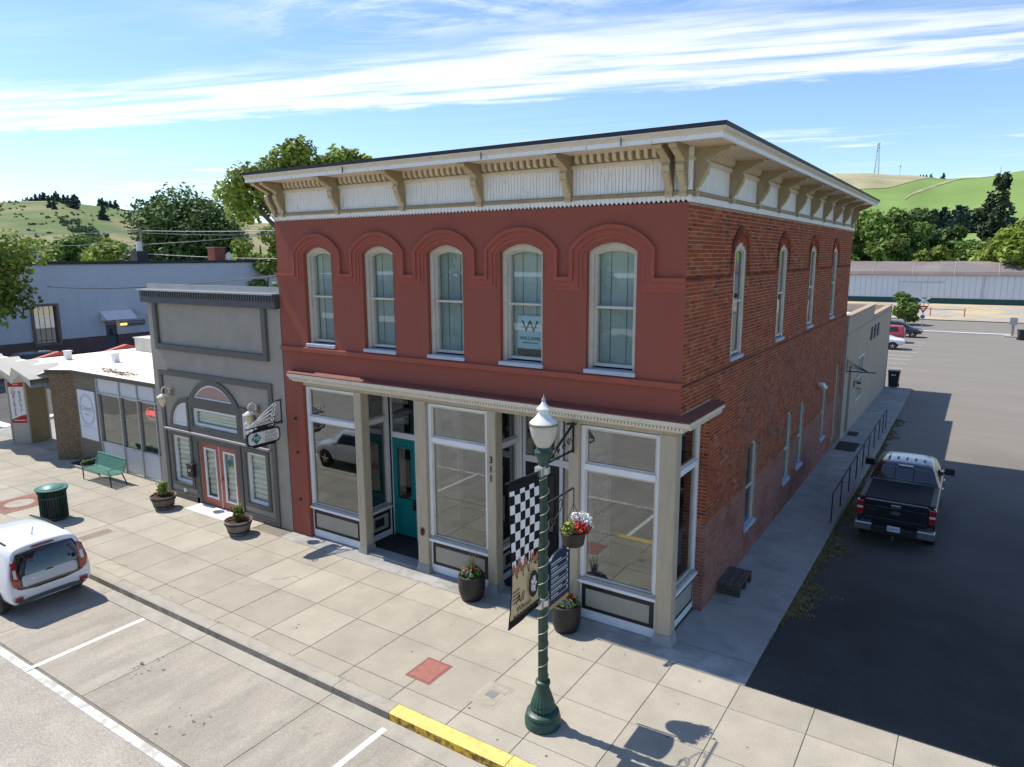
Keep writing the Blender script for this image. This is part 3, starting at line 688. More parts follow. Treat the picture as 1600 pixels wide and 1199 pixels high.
# ---- shopfront
col_x = [-8.86, -6.70, -4.54, -2.36, -.235]
for i, x in enumerate(col_x):
    w = .125 if i in (0, 2, 3) else .175
    y0 = 0.0; cshaft = MB().box(x - w, y0, .22, x + w, .30, 4.52).build('shop_column', taupe, BB, bevel=.018)
    MB().add([(x - w - .05, -.05, 0), (x + w + .05, -.05, 0), (x + w + .05, .36, 0), (x - w - .05, .36, 0), (x - w, -.0, .22), (x + w, 0, .22), (x + w, .31, .22), (x - w, .31, .22)],
             [(0, 1, 5, 4), (1, 2, 6, 5), (2, 3, 7, 6), (3, 0, 4, 7), (4, 5, 6, 7)]).build('column_base', walkm, cshaft)
MB().box(-10.98, .02, 4.50, -.06, .28, 4.7).box(-.30, .28, 4.5, -.06, 1.85, 4.7).build('shop_beam', taupe, BB)
def run2(name, prof, m, x0=-11.3, y1=2.0, mx=.34):
    mb = MB(); n = len(prof)
    for o, z in prof: mb.v += [(x0 - .0, -o, z), (min(o, mx), -o, z), (min(o, mx), y1, z)]
    for i in range(n):
        j = (i + 1) % n
        for k in range(2): mb.f.append((i * 3 + k, i * 3 + k + 1, j * 3 + k + 1, j * 3 + k)); mb.m.append(0)
    mb.f += [tuple(i * 3 for i in range(n)), tuple(i * 3 + 2 for i in range(n))[::-1]]; mb.m += [0, 0]
    return mb.build(name, m, BB, fix=True)
run2('shop_cornice', [(-.02, 4.61), (.08, 4.61), (.1, 4.70), (.21, 4.735), (.265, 4.78), (.265, 4.85), (-.02, 4.85)], cream2)
mb = MB()
for k in range(150):
    x = -11.25 + k * .076; mb.box(x, -.225, 4.675, x + .045, -.10, 4.738)
for k in range(26):
    y = -.05 + k * .078; mb.box(.1, y, 4.675, .225, y + .045, 4.738)
mb.build('cornice_fretwork', cream2, BB, kind='stuff')
run2('shop_roof', [(-.02, 4.851), (.27, 4.851), (.28, 4.88), (-.02, 4.935)], mat('oxblood flashing', (.19, .065, .052), .6, .15, 3), x0=-11.32, y1=2.05, mx=.31)
panelw = mat('white shop panel', (.76, .76, .77), .5, .04, 3); panelt = mat('taupe bulkhead panel', (.36, .325, .265), .6, .06, 3)
def shop_window(P, u0, u1, d, zs=.98, zt=3.54, top=4.46, blk=True):
    """frame + bulkhead panel; d = recess"""
    Q = shift(P, d); r = lambda a, b, c, e, p0, p1: ([(a, b), (c, b), (c, e), (a, e)], Q, p0, p1)
    w = MB(); f = .095
    for q in (r(u0, zs, u0 + f, top, -.08, .02), r(u1 - f, zs, u1, top, -.08, .02), r(u0 + f, zt - .06, u1 - f, zt + .07, -.08, .03), r(u0 + f, top - .05, u1 - f, top, -.08, .02)): w.prism(*q)
    w = w.build('shop_window', panelw, BB, bevel=.006)
    s = MB(); i = .045
    for a, b in ((zs + .02, zt - .06), (zt + .07, top - .05)):
        s.strip([(u0 + f, a), (u1 - f, a), (u1 - f, b), (u0 + f, b)], [(u0 + f + i, a + i), (u1 - f - i, a + i), (u1 - f - i, b - i), (u0 + f + i, b - i)], Q, -.08, -.02, closed=True)
        MB().add([Q(u0 + f + i, a + i, -.05), Q(u1 - f - i, a + i, -.05), Q(u1 - f - i, b - i, -.05), Q(u0 + f + i, b - i, -.05)], [(0, 1, 2, 3)]).build('pane', pane_shop, w)
    s.build('sash', taupew, w)
    MB().prism([(u0 - .02, zs - .1), (u1 + .02, zs - .1), (u1 + .02, zs - .035), (u0 - .02, zs - .035)], Q, -.1, .09).build('sill', panelw, w, bevel=.012); MB().prism([(u0, zs - .034), (u1, zs - .034), (u1, zs + .03), (u0, zs + .03)], Q, -.1, .045).build('sill_slope', mat('taupe sill', (.34, .315, .275), .6, .06, 3), w, bevel=.01)
    b0, b1 = .02, zs - .1
    p = MB(); p.prism(*r(u0, b0, u1, b1, -.05, .0)); p = p.build('bulkhead', panelw, BB)
    MB().prism(*r(u0 + .06, b0 + .22, u1 - .06, b1 - .05, 0, .012)).build('bulkhead_border', black, p)
    MB().prism(*r(u0 + .16, b0 + .31, u1 - .16, b1 - .14, .012, .022)).build('bulkhead_panel', panelt, p)
    return p
shop_window(FR, -10.97, -8.99, -.12); shop_window(FR, -6.52, -4.67, -.12); shop_window(FR, -2.23, -.41, -.12)
shop_window(SD, .31, 1.84, -.215)
def recess(x0, x1, dy, doormat_, door_x, dw, label=None):
    # side lights on both reveals, door wall at the back
    for xr, s in ((x0, 1), (x1, -1)):
        p = shop_window(lambda u, w, d, xr=xr, s=s: (xr + s * d, u, w), .32, dy, -.02, zs=1.0)
        Q = lambda u, w, d, xr=xr, s=s: (xr + s * d, u, w)
        MB().prism([(.66, .44), (dy - .34, .44), (dy - .34, .68), (.66, .68)], Q, .0, .014).build('bulkhead_inset', black, p)
    P = shift(FR, -dy)
    fr = MB()
    fr.prism([(x0, 3.0), (x1, 3.0), (x1, 3.16), (x0, 3.16)], P, -.06, .02); fr.prism([(x0, 4.36), (x1, 4.36), (x1, 4.46), (x0, 4.46)], P, -.06, .02)
    xs_ = sorted({x0, x1 - .08} | {door_x - .09, door_x + dw})
    for x in xs_: fr.prism([(x, .05), (x + .09, .05), (x + .09, 4.4), (x, 4.4)], P, -.06, .021)
    f = fr.build('door_frame', panelw, BB)
    for a, b in zip([x + .09 for x in xs_[:-1]], xs_[1:]):
        if b - a > .1: MB().add([P(a, 3.16, -.03), P(b, 3.16, -.03), P(b, 4.36, -.03), P(a, 4.36, -.03)], [(0, 1, 2, 3)]).build('pane', pane_shop, f)
        if b - a > .1 and not (door_x - .02 < a < door_x + dw): MB().add([P(a, .1, -.03), P(b, .1, -.03), P(b, 3.0, -.03), P(a, 3.0, -.03)], [(0, 1, 2, 3)]).build('pane', pane_shop, f)
    d = MB().strip([(door_x, .06), (door_x + dw, .06), (door_x + dw, 3.0), (door_x, 3.0)], [(door_x + .17, 1.22), (door_x + dw - .17, 1.22), (door_x + dw - .17, 2.72), (door_x + .17, 2.72)], P, -.05, .0, closed=True).build('door', doormat_, BB, label=label)
    MB().add([P(door_x + .16, 1.2, -.03), P(door_x + dw - .16, 1.2, -.03), P(door_x + dw - .16, 2.74, -.03), P(door_x + .16, 2.74, -.03)], [(0, 1, 2, 3)]).build('pane', pane_shop, d)
    MB().strip([(door_x + .13, 1.19), (door_x + dw - .13, 1.19), (door_x + dw - .13, 2.76), (door_x + .13, 2.76)], [(door_x + .17, 1.23), (door_x + dw - .17, 1.23), (door_x + dw - .17, 2.72), (door_x + .17, 2.72)], P, 0, .02, closed=True).build('glazing_bead', doormat_, d)
    MB().strip([(door_x + .14, .3), (door_x + dw - .14, .3), (door_x + dw - .14, 1.02), (door_x + .14, 1.02)], [(door_x + .2, .36), (door_x + dw - .2, .36), (door_x + dw - .2, .96), (door_x + .2, .96)], P, 0, .018, closed=True).build('door_panel', doormat_, d)
    MB().prism([(door_x + dw - .12, .95), (door_x + dw - .04, .95), (door_x + dw - .04, 1.25), (door_x + dw - .12, 1.25)], P, 0, .05).build('door_handle', iron, d)
    MB().prism([(door_x, .055), (door_x + dw, .055), (door_x + dw, .13), (door_x, .13)], P, 0, .02).build('kick_strip', iron, d)
recess(-9.04, -6.50, 1.36, tealm, -8.93, .86, 'tall teal door with a long glass panel')
recess(-4.60, -2.20, 1.36, black, -4.44, .98, 'black glazed door beside the house number column')
MB().box(-6.85, .3, 4.46, -4.5, .5, 4.5).build('soffit_board', taupew, BB)
for a, b in ((-9.04, -6.5), (-4.6, -2.2)):
    MB().box(a, .3, 4.46, b, 1.45, 4.52).build('recess_ceiling', taupew, BB)
    MB().box(a, .0, .0, b, 1.4, .052).build('recess_floor', walkm, BB)
MB().lathe([(.16, .0), (.15, -.07), (.08, -.12), (.01, -.13)], 16, (-7.95, .9, 4.46)).build('ceiling_lamp', white, BB, smooth=True)
for k, ch in enumerate('311'): text('house_number', ch, .235, black, (-4.54, -.012, 3.33 - .225 * k), (1, 0, 0), (0, 0, 1), BB, .008, sx=.95)
pl = MB().lathe([(.085, 0), (.085, .02), (.03, .03)], 14); pl.v = [(-6.70 + x * .75, -.005 - z, 1.1 + y * 1.3) for x, y, z in pl.v]
pl.build('column_plaque', mat('bronze', (.16, .075, .035), .4, .2, 8, metal=.5), BB)
pq = MB().box(-6.735, -.05, 1.03, -6.665, -.03, 1.17).build('plaque_bell', black, BB)
MB().box(-5.2, 7.5, 10.15, -4.85, 8.0, 10.42).build('roof_vent', mat('pale vent', (.6, .6, .58), .5, .05), BB)
# iron scroll bracket on the fourth column
sb = thing('scroll_bracket', 'dark iron scroll bracket on the column right of the lamp globe', 'bracket', (-2.36, -.02, 3.9))
MB().bar((0, 0, -.05), (0, 0, .62), .05, .03).build('bracket_plate', iron, sb)
MB().bar((0, -.02, .60), (0, -.16, .60), .2, .02).bar((0, -.02, .58), (-.12, -.85, -.04), .04, .04).bar((0, -.02, .0), (-.12, -.85, -.08), .035, .035).build('bracket_arm', iron, sb)
mb = MB()
for k, (t, r) in enumerate(((.16, .09), (.38, .075), (.6, .055), (.8, .04))):
    c = Vector((-.12 * t, -.02 - .83 * t, .29 * (1 - t) - .03)); mb.tube([c + Vector((0, r * (1 - a / 9) * math.cos(a), r * (1 - a / 9) * math.sin(a))) for a in np.linspace(0, 7.5, 16)], .012, 5)
mb.build('scrollwork', iron, sb, kind='stuff')

# ================================================================== GREY STUCCO SHOP
GB = thing('grey_shop', 'narrow grey stucco shop with dark trim and terracotta double doors', 'building', (-15, 5, 0), world=True)
gx0, gx1 = -18.46, -11.75
mb = MB()
AW = (-15.2, 1.0, 3.63, 3.66, 4.04)
def openings(mb, P, u0, u1, w0, w1, ops, reveal):
    us = sorted({u0, u1} | {o[0] for o in ops} | {o[1] for o in ops}); ws = sorted({w0, w1} | {o[2] for o in ops} | {o[3] for o in ops})
    for a, b in zip(us[:-1], us[1:]):
        for c, d in zip(ws[:-1], ws[1:]):
            if not any(o[0] <= a and b <= o[1] and o[2] <= c and d <= o[3] for o in ops): mb.add([P(a, c, 0), P(b, c, 0), P(b, d, 0), P(a, d, 0)], [(0, 1, 2, 3)])
    for a, b, c, d in ops:
        for p, q in (((a, c), (b, c)), ((b, c), (b, d)), ((b, d), (a, d)), ((a, d), (a, c))): mb.add([P(*p, 0), P(*q, 0), P(*q, -reveal), P(*p, -reveal)], [(0, 1, 2, 3)])
OPS = [(-17.65, -16.66, .57, 2.2), (-13.72, -12.77, .55, 2.18), (-16.19, -14.18, .02, 2.14), (-16.37, -14.05, 2.66, 3.26)]
openings(mb, FR, gx0, gx1, 0, 6.62, OPS, .16)
mb.box(gx0, .2, 0, gx0 + .2, 16, 6.6); mb.box(gx0, 15.8, 0, gx1, 16, 6.6); mb.box(gx0, .2, 6.3, gx1, 16, 6.55); mb.box(gx0 + .2, 1.3, 0, gx1, 1.4, 6.3)
mb.build('front_wall', gray, GB)
MB().box(gx0 - .14, -.16, 6.60, gx1 - .005, .1, 6.98).build('cornice_board', slate, GB, bevel=.01)
mb = MB()
for k in range(54): mb.box(gx0 + .02 + k * .124, -.19, 6.80, gx0 + .08 + k * .124, -.155, 6.98)
mb.build('cornice_dentils', slate, GB, kind='stuff')
MB().box(gx0 - .2, -.24, 6.985, gx1 - .005, .2, 7.03).box(gx0 - .1, .1, 7.031, gx1 - .005, .16, 7.2).build('coping', metalcap, GB)
def rect_frame(u0, u1, w0, w1, t, d, name='trim_frame', m=grayd, sides='LRBT', P=FR):
    mb = MB()
    if 'L' in sides: mb.prism([(u0, w0), (u0 + t, w0), (u0 + t, w1), (u0, w1)], P, 0, d)
    if 'R' in sides: mb.prism([(u1 - t, w0), (u1, w0), (u1, w1), (u1 - t, w1)], P, 0, d)
    if 'B' in sides: mb.prism([(u0 + t, w0), (u1 - t, w0), (u1 - t, w0 + t), (u0 + t, w0 + t)], P, 0, d)
    if 'T' in sides: mb.prism([(u0 + t, w1 - t), (u1 - t, w1 - t), (u1 - t, w1), (u0 + t, w1)], P, 0, d)
    return mb.build(name, m, GB, bevel=.008)
rect_frame(-18.05, -12.32, 5.07, 6.58, .19, .10, sides='LRB')
rect_frame(-18.1, -12.28, .02, 4.40, .18, .06, sides='LRT')
for a, b in ((-17.92, -16.3), (-14.08, -12.46)): MB().prism([(a, .02), (b, .02), (b, .2), (a, .2)], FR, 0, .06).build('base_trim', grayd, GB)
# window surrounds
def shade_window(u0, u1, w0, w1, n, fr=.09, sur=.13, dark=False):
    w = MB().strip([(u0 - sur, w0 - sur), (u1 + sur, w0 - sur), (u1 + sur, w1 + sur), (u0 - sur, w1 + sur)], [(u0, w0), (u1, w0), (u1, w1), (u0, w1)], FR, 0, .05, closed=True).build('window', grayd, GB)
    MB().strip([(u0, w0), (u1, w0), (u1, w1), (u0, w1)], [(u0 + fr, w0 + fr), (u1 - fr, w0 + fr), (u1 - fr, w1 - fr), (u0 + fr, w1 - fr)], FR, -.12, -.03, closed=True).build('window_frame', white, w)
    a, b, c, d = u0 + fr, u1 - fr, w0 + fr, w1 - fr
    MB().add([FR(a, c, -.09), FR(b, c, -.09), FR(b, d, -.09), FR(a, d, -.09)], [(0, 1, 2, 3)]).build('pane', pane_shade, w)
    shades(w, a, b, c, d, n); return w
pane_shade = glass('shop glass light', (.8, .84, .8), .05)
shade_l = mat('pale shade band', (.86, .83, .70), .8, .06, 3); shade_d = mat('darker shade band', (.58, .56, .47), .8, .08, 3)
slat_me = {}
def shades(parent, a, b, c, d, n, P=FR):
    h = (d - c) / n; key = (round(b - a, 3), round(h, 3))
    if key not in slat_me:
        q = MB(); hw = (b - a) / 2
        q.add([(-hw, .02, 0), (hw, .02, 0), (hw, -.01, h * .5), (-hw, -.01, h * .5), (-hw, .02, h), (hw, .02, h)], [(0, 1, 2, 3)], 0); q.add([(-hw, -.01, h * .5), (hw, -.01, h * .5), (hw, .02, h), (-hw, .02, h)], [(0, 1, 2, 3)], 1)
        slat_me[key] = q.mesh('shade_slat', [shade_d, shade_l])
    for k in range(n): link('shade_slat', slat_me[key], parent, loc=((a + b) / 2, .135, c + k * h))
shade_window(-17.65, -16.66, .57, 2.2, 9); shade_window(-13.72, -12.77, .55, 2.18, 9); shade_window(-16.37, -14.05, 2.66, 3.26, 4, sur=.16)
# arched lights
def arch_light(pts_out, pts_in, pts_gl, label=None):
    w = MB().strip(pts_out, pts_in, FR, 0, .06, closed=True).build('arched_window', grayd, GB, fix=True)
    MB().strip(pts_in, pts_gl, FR, 0, .035, closed=True).build('window_frame', white, w, fix=True)
    MB().add([FR(u, z, .012) for u, z in pts_gl], [tuple(range(len(pts_gl)))]).build('pane', mat('pink film glass' if label else 'pale film glass', (.34, .19, .17) if label else (.62, .63, .62), .12, .05, 2, spec=.6), w)
def lens(c, hw, z0, z1): return [(c + x, z) for x, z in arc3(hw, z0, z1, 12)]
arch_light(lens(-15.2, 1.36, 3.42, 4.24), lens(-15.2, .99, 3.60, 4.08), lens(-15.2, .90, 3.64, 4.03), 'pink')
def quart(c, r, z0, h, s, n=8): return [(c, z0)] + [(c + s * r * math.sin(a), z0 + h * math.cos(a)) for a in np.linspace(0, PI / 2, n)]
for cxx, s in ((-16.66, -1), (-13.76, 1)):
    arch_light([(cxx - s * .1, 2.46)] + quart(cxx - s * .1, 1.12, 2.46, 1.1, s)[1:], [(cxx, 2.58)] + quart(cxx, .84, 2.58, .80, s)[1:], [(cxx + s * .05, 2.64)] + quart(cxx + s * .05, .72, 2.64, .68, s)[1:])
MB().prism([(-17.95, 2.36), (-12.5, 2.36), (-12.5, 2.43), (-17.95, 2.43)], FR, 0, .13).build('ledge', mat('grey ledge', (.30, .29, .28), .6, .06), GB, bevel=.01)
MB().strip([(-16.44, 0), (-16.44, 2.34), (-13.96, 2.34), (-13.96, 0)], [(-16.2, 0), (-16.2, 2.15), (-14.17, 2.15), (-14.17, 0)], FR, 0, .06).build('door_surround', grayd, GB, fix=True)
for k, (a, b) in enumerate(((-16.18, -15.19), (-15.17, -14.19))):
    d = MB().strip([(a, .03), (b, .03), (b, 2.13), (a, 2.13)], [(a + .2, .3), (b - .2, .3), (b - .2, 1.95), (a + .2, 1.95)], FR, -.1, -.04, closed=True).build('door', redtrim, GB)
    MB().strip([(a + .18, .28), (b - .18, .28), (b - .18, 1.97), (a + .18, 1.97)], [(a + .24, .34), (b - .24, .34), (b - .24, 1.91), (a + .24, 1.91)], FR, -.08, -.028, closed=True).build('glazing_bead', white, d)
    MB().add([FR(a + .22, .32, -.06), FR(b - .22, .32, -.06), FR(b - .22, 1.93, -.06), FR(a + .22, 1.93, -.06)], [(0, 1, 2, 3)]).build('pane', pane_shade, d)
    shades(d, a + .22, b - .22, .32, 1.93, 9)
    if k: MB().bar((a + .08, .0, .92), (a + .08, 0, 1.12), .05, .03).bar((a + .06, -.03, 1.0), (a + .2, -.03, 1.0), .03, .03).build('door_handle', chrome, d)
tealp = mat('teal print', (.0, .17, .17), .6, .05)
q = MB(); cx, cz = -14.72, 1.62
q.prism([(cx - .13, cz), (cx, cz - .15), (cx + .13, cz), (cx, cz + .15)], FR, -.055, -.05); q.build('door_decal', tealp, GB)
MB().box(-15.19, .02, .05, -15.17, .05, 2.13).build('door_meeting_strip', white, GB)
st = MB().box(-16.3, -.62, .0, -14.0, -.02, .022).build('door_threshold', mat('white doorstep', (.75, .74, .71), .7, .05), GB, bevel=.01)
MB().box(-17.2, -.05, .25, -17.08, -.0, .38).build('outlet_cover', white, GB)
mbx = thing('mailbox', 'black wall mailbox left of the terracotta double doors', 'mailbox', (-16.55, 0, 1.12))
MB().box(-.17, -.19, -.22, .17, -.06, .22).build('box_body', black, mbx, bevel=.03)
MB().box(-.18, -.2, .16, .18, -.05, .25).build('box_lid', black, mbx, bevel=.02); MB().box(-.06, -.205, -.02, .06, -.19, .06).build('box_emblem', steel, mbx)
lampg = mat('cream lantern glass', (.72, .60, .40), .3, .05); brassm = mat('aged brass', (.22, .15, .09), .45, .15, 8, metal=.4)
def lantern(x, z, label):
    t = thing('wall_lantern', label, 'wall lantern', (x, 0, z), group='lanterns on the grey shop front')
    MB().box(-.07, -.1, -.02, .07, -.06, .22).build('back_plate', brassm, t, bevel=.02)
    MB().tube([(0, -.08, .08)] + [(0, -.25 + .14 * math.cos(a), .16 + .14 * math.sin(a)) for a in np.linspace(-.4, PI + .2, 12)], .022, 6).build('scroll_arm', taupew, t)
    MB().lathe([(.02, .12), (.06, .1), (.17, .02), (.175, 0), (.12, -.01)], 16, (0, -.38, -.02)).build('hood', taupew, t, smooth=True)
    MB().lathe([(.11, 0), (.125, -.06), (.10, -.18), (.05, -.26), (.012, -.31)], 16, (0, -.38, -.04)).build('lamp_glass', lampg, t, smooth=True)
lantern(-17.42, 3.56, 'cream glass lantern on the grey shop left of the arch'); lantern(-12.95, 3.50, 'cream glass lantern above the hanging oval sign')
# hanging sign
hs = thing('hanging_sign', 'black edged white plaque with teal diamond hanging from a scroll bracket', 'sign', (-11.95, -.12, 3.0), rz=0)
MB().bar((0, .12, .30), (0, .12, .98), .05, .03).bar((0, .12, .98), (0, -.08, .98), .04, .03).bar((0, .12, .30), (0, -.1, .33), .04, .03).build('wall_post', iron, hs)
MB().bar((0, .1, .36), (0, -1.12, .33), .03, .03).build('hanger_bar', iron, hs)
mb = MB()
for k in range(5):
    z1 = .92 - .13 * k; y1 = -.12 - .03 * k; mb.tube([(0, -1.0, .37), (0, (-1.0 + y1) / 2, (.37 + z1) / 2 + .01), (0, y1, z1)] + [(0, y1 + .0 + .05 * math.sin(a), z1 - .05 + .05 * math.cos(a)) for a in np.linspace(0, 4.5, 8)], .014, 5)
mb.tube([(0, -.95, .36)] + [(0, -1.08 + .09 * (1 - a / 12) * math.cos(a), .45 + .09 * (1 - a / 12) * math.sin(a)) for a in np.linspace(-1.2, 5, 14)], .014, 5)
mb.build('scroll_rods', white, hs)
MB().bar((0, -.85, .34), (0, -.85, .2), .02, .02).bar((0, -.28, .34), (0, -.28, .2), .02, .02).build('hanger', iron, hs)
PS = lambda u, w, d: (d, u, w)
def plaque(y0, y1, z0, z1, n): return [(y0 + n, z0), (y1 - n, z0), (y1 - n * .35, z0 + n * .35), (y1, z0 + n), (y1, z1 - n), (y1 - n * .35, z1 - n * .35), (y1 - n, z1), (y0 + n, z1), (y0 + n * .35, z1 - n * .35), (y0, z1 - n), (y0, z0 + n), (y0 + n * .35, z0 + n * .35)]
mb = MB(); mb.prism(plaque(-1.12, .0, -.18, .24, .09), PS, -.035, .035); mb.prism([(-.78, .24), (-.34, .24), (-.40, .33), (-.56, .37), (-.72, .33)], PS, -.03, .03); mb.prism([(-.95, .24), (-.17, .24), (-.24, .28), (-.88, .28)], PS, -.029, .029); mb.prism([(-.9, -.24), (-.2, -.24), (-.14, -.18), (-.96, -.18)], PS, -.03, .03)
mb.build('plaque', black, hs)
MB().prism(plaque(-1.075, -.045, -.14, .20, .08), PS, .03, .041).build('plaque_face', white, hs)
MB().prism([(-.98, .03), (-.82, -.135), (-.66, .03), (-.82, .195)], PS, .04, .046).build('diamond', tealp, hs)
text('sign_letters', 'PSE', .15, white, (.047, -.82, .03), (0, 1, 0), (0, 0, 1), hs, .002, sx=.95, shear=.2)
gink = mat('grey print', (.16, .16, .16), .6, .1)
for k, s in enumerate(('PUGET', 'SOUND', 'ENERGY')): text('sign_letters', s, .115, gink, (.043, -.33, .12 - .105 * k), (0, 1, 0), (0, 0, 1), hs, .002)

# ================================================================== SIDE WALKWAY AND ANNEX
wk = thing('walkway', None, None, (.8, 15, 0), kind='structure', world=True)
ys = [.32, 2.55, 5.6, 9.2, 12.8, 16.4, 20, 23.6, 27.2, 30.8, 34.4, 38.1]
for a, b in zip(ys[:-1], ys[1:]):
    mb = MB(); g = .006; x1 = 1.62
    for y in (a + g, b - g):
        z = walkz(y) + (.004 if a > 2 else 0); mb.v += [(-.25, y, z - .5), (x1, y, z - .5), (x1, y, z), (-.25, y, z)]
    mb.f = [(0, 1, 2, 3), (7, 6, 5, 4), (3, 2, 6, 7), (1, 5, 6, 2), (0, 3, 7, 4)]; mb.m = [0] * 5
    mb.build('walkway_slab', walkm, wk)
dg = MB(); RN2 = random.Random(5)                # dry moss and grit along the walkway edge
for k in range(9000):
    t = RN2.random(); y = 2.2 + 26 * t ** 1.5; n_ = math.sin(y * 1.9) + .7 * math.sin(y * 4.3 + 1) + .4 * math.sin(y * 9.1)
    w = max(.05, .32 + .22 * n_) * (1 if y < 9 else .75); x = 1.63 + abs(RN2.gauss(0, .6)) * w
    if x > 2.6: continue
    z = lotz(y) + .004; r = RN2.uniform(.012, .05); a = RN2.uniform(0, 6)
    dg.add([(x + r * math.cos(a), y + r * math.sin(a), z), (x + r * math.cos(a + 2.1), y + r * math.sin(a + 2.1), z + .004), (x + r * math.cos(a + 4.2), y + r * math.sin(a + 4.2), z + RN2.uniform(.004, .035))], [(0, 1, 2)])
dg.build('dry_grass', mat('dry moss', (.17, .13, .055), .95, .3, 6), None, kind='stuff')
AX = thing('annex', 'single storey beige stucco annex with a stepped parapet behind the brick wall', 'building', (-5, 29, 0), world=True)
beige = mat('beige stucco', (.43, .36, .285), .9, .06, 1.2, .3, 50, spec=.2, col2=(.37, .31, .25), c2amt=.4, c2s=1, stretch=(2, 2, .4))
Px = shift(SD, .1)
mb = MB(); openings(mb, Px, D + .003, 28.9, -.5, 5.40, [(21.2, 22.05, -.02, 3.08), (23.95, 26.0, 1.0, 3.2)], .14)
openings(mb, Px, 28.9, 37.9, -.6, 4.85, [], 0)
mb.box(-14, D + .01, -.5, .09, D + .2, 5.40).box(-14, 37.7, -.6, .1, 37.9, 4.85).box(-14.2, D + .2, -.5, -14, 37.7, 4.85).box(-.2, 28.8, 4.6, .1, 28.9, 5.4)
mb.build('outer_wall', beige, AX)
MB().box(-.16, D + .01, 5.401, .14, 28.94, 5.46).box(-.16, 28.945, 4.851, .14, 37.94, 4.91).box(-14, 37.64, 4.911, .14, 37.94, 4.93).build('parapet_cap', mat('brown parapet cap', (.42, .30, .22), .7, .1, 3), AX)
MB().box(.1, D + .01, 4.60, .135, 37.92, 4.65).build('ledge', beige, AX)
MB().box(-14, D + .2, 4.3, -.1, 37.6, 4.36).box(-.2, D + .2, 4.3, -.1, 28.8, 5.35).build('roof', mat('white roof membrane', (.78, .75, .70), .8, .08, .6, col2=(.55, .48, .38), c2amt=.4, c2s=.5), AX)
w = MB().strip([(23.95, 1.0), (26, 1.0), (26, 3.2), (23.95, 3.2)], [(24.05, 1.1), (25.9, 1.1), (25.9, 3.1), (24.05, 3.1)], Px, -.14, .03, closed=True).build('window', taupew, AX)
MB().prism([(24.93, 1.1), (25.02, 1.1), (25.02, 3.1), (24.93, 3.1)], Px, -.1, -.0).prism([(24.05, 2.05), (25.9, 2.05), (25.9, 2.13), (24.05, 2.13)], Px, -.1, -.01).build('glazing_bar', taupew, w)
MB().add([Px(24.05, 1.1, -.08), Px(25.9, 1.1, -.08), Px(25.9, 3.1, -.08), Px(24.05, 3.1, -.08)], [(0, 1, 2, 3)]).build('pane', mat('curtained glass', (.30, .30, .29), .1, .08, 2, spec=.7), w)
d = MB().prism([(21.2, -.02), (22.05, -.02), (22.05, 3.08), (21.2, 3.08)], Px, -.13, -.08).build('door', mat('grey brown door', (.13, .115, .105), .6, .1), AX)
MB().prism([(21.35, .3), (21.9, .3), (21.9, 1.3), (21.35, 1.3)], Px, -.08, -.06).prism([(21.35, 1.5), (21.9, 1.5), (21.9, 2.8), (21.35, 2.8)], Px, -.08, -.06).build('door_panel', mat('door panel brown', (.15, .135, .12), .6, .1), d)
trim_ = MB()
for k in range(3):
    c = 28.3 + 1.35 * k
    trim_ = MB().prism([(c - .42, 3.62), (c + .42, 3.62), (c + .05, 4.30), (c - .05, 4.30)], Px, -.02, .08).build('wall_ornament', mat('grey metal ornament', (.11, .11, .12), .5, .1), AX)
al = thing('wall_lantern', 'black box lantern on the beige annex wall beside its door', 'wall lantern', (.1, 23.2, 1.98))
MB().box(0, -.07, -.1, .03, .07, .2).bar((.02, 0, .16), (.2, 0, .2), .03, .03).build('arm', iron, al)
MB().box(.12, -.09, -.16, .3, .09, -.13).box(.12, -.09, .08, .3, .09, .14).build('cage', iron, al); MB().box(.14, -.07, -.13, .28, .07, .08).build('lamp_glass', lampg, al)
ab = thing('sign_bracket', 'empty black scroll bracket sticking out from the annex wall', 'bracket', (.1, 20.55, 3.0))
MB().bar((0, 0, .0), (1.15, .05, .0), .04, .04).bar((0, 0, -.05), (0, 0, .55), .04, .04).build('bracket_bar', iron, ab)
mb = MB()
for k in range(4): mb.tube([(.0, 0, .5 - .1 * k), (.4, 0, .28 - .05 * k), (.85, .03, .03)], .012, 5)
mb.build('scroll_rods', iron, ab, kind='stuff')
hr = thing('handrail', 'thin black metal handrail along the edge of the side walkway', 'handrail', (1.5, 16, 0), world=True)
PY = [9.3, 11.0, 12.7, 14.4, 16.1, 17.8, 19.5, 21.2, 22.7, 23.9]
MB().tube([(1.52, 9.3, .92), (1.52, 16, .92), (1.52, 20, .9), (1.52, 23.9, .82)], .022, 6).build('rail', iron, hr)
for y in PY: MB().tube([(1.52, y, walkz(y)), (1.52, y, walkz(y) + .92)], .02, 6).build('post', iron, hr)
def doormat_(label, x0, y0, x1, y1):
    z = walkz((y0 + y1) / 2); t = thing('doormat', label, 'doormat', ((x0 + x1) / 2, (y0 + y1) / 2, z), group='mats on the side walkway')
    w, h = (x1 - x0) / 2, (y1 - y0) / 2
    MB().box(-w, -h, -.02, w, h, .014).build('mat_pad', rubber, t, bevel=.004); MB().box(-w + .06, -h + .06, 0, w - .06, h - .06, .019).build('mat_pile', mat('mat pile', (.035, .03, .03), .95, .3, 30), t)
doormat_('large dark doormat on the walkway by the rail', .15, 18.3, .95, 19.85); doormat_('small dark doormat at the annex door', .2, 21.3, .62, 22.2)
wood = mat('weathered dark wood', (.085, .065, .055), .85, .2, 3, .5, 25, stretch=(8, 1, 8), col2=(.15, .13, .12), c2amt=.5, c2s=3)
pal = thing('pallet_step', 'small wooden slatted step beside the brick pier', 'wooden step', (.27, 3.45, .004))
for k in range(3): MB().box(-.29 + .2 * k, -.55, .24, -.11 + .2 * k, .55, .275).build('plank', wood, pal, bevel=.006)
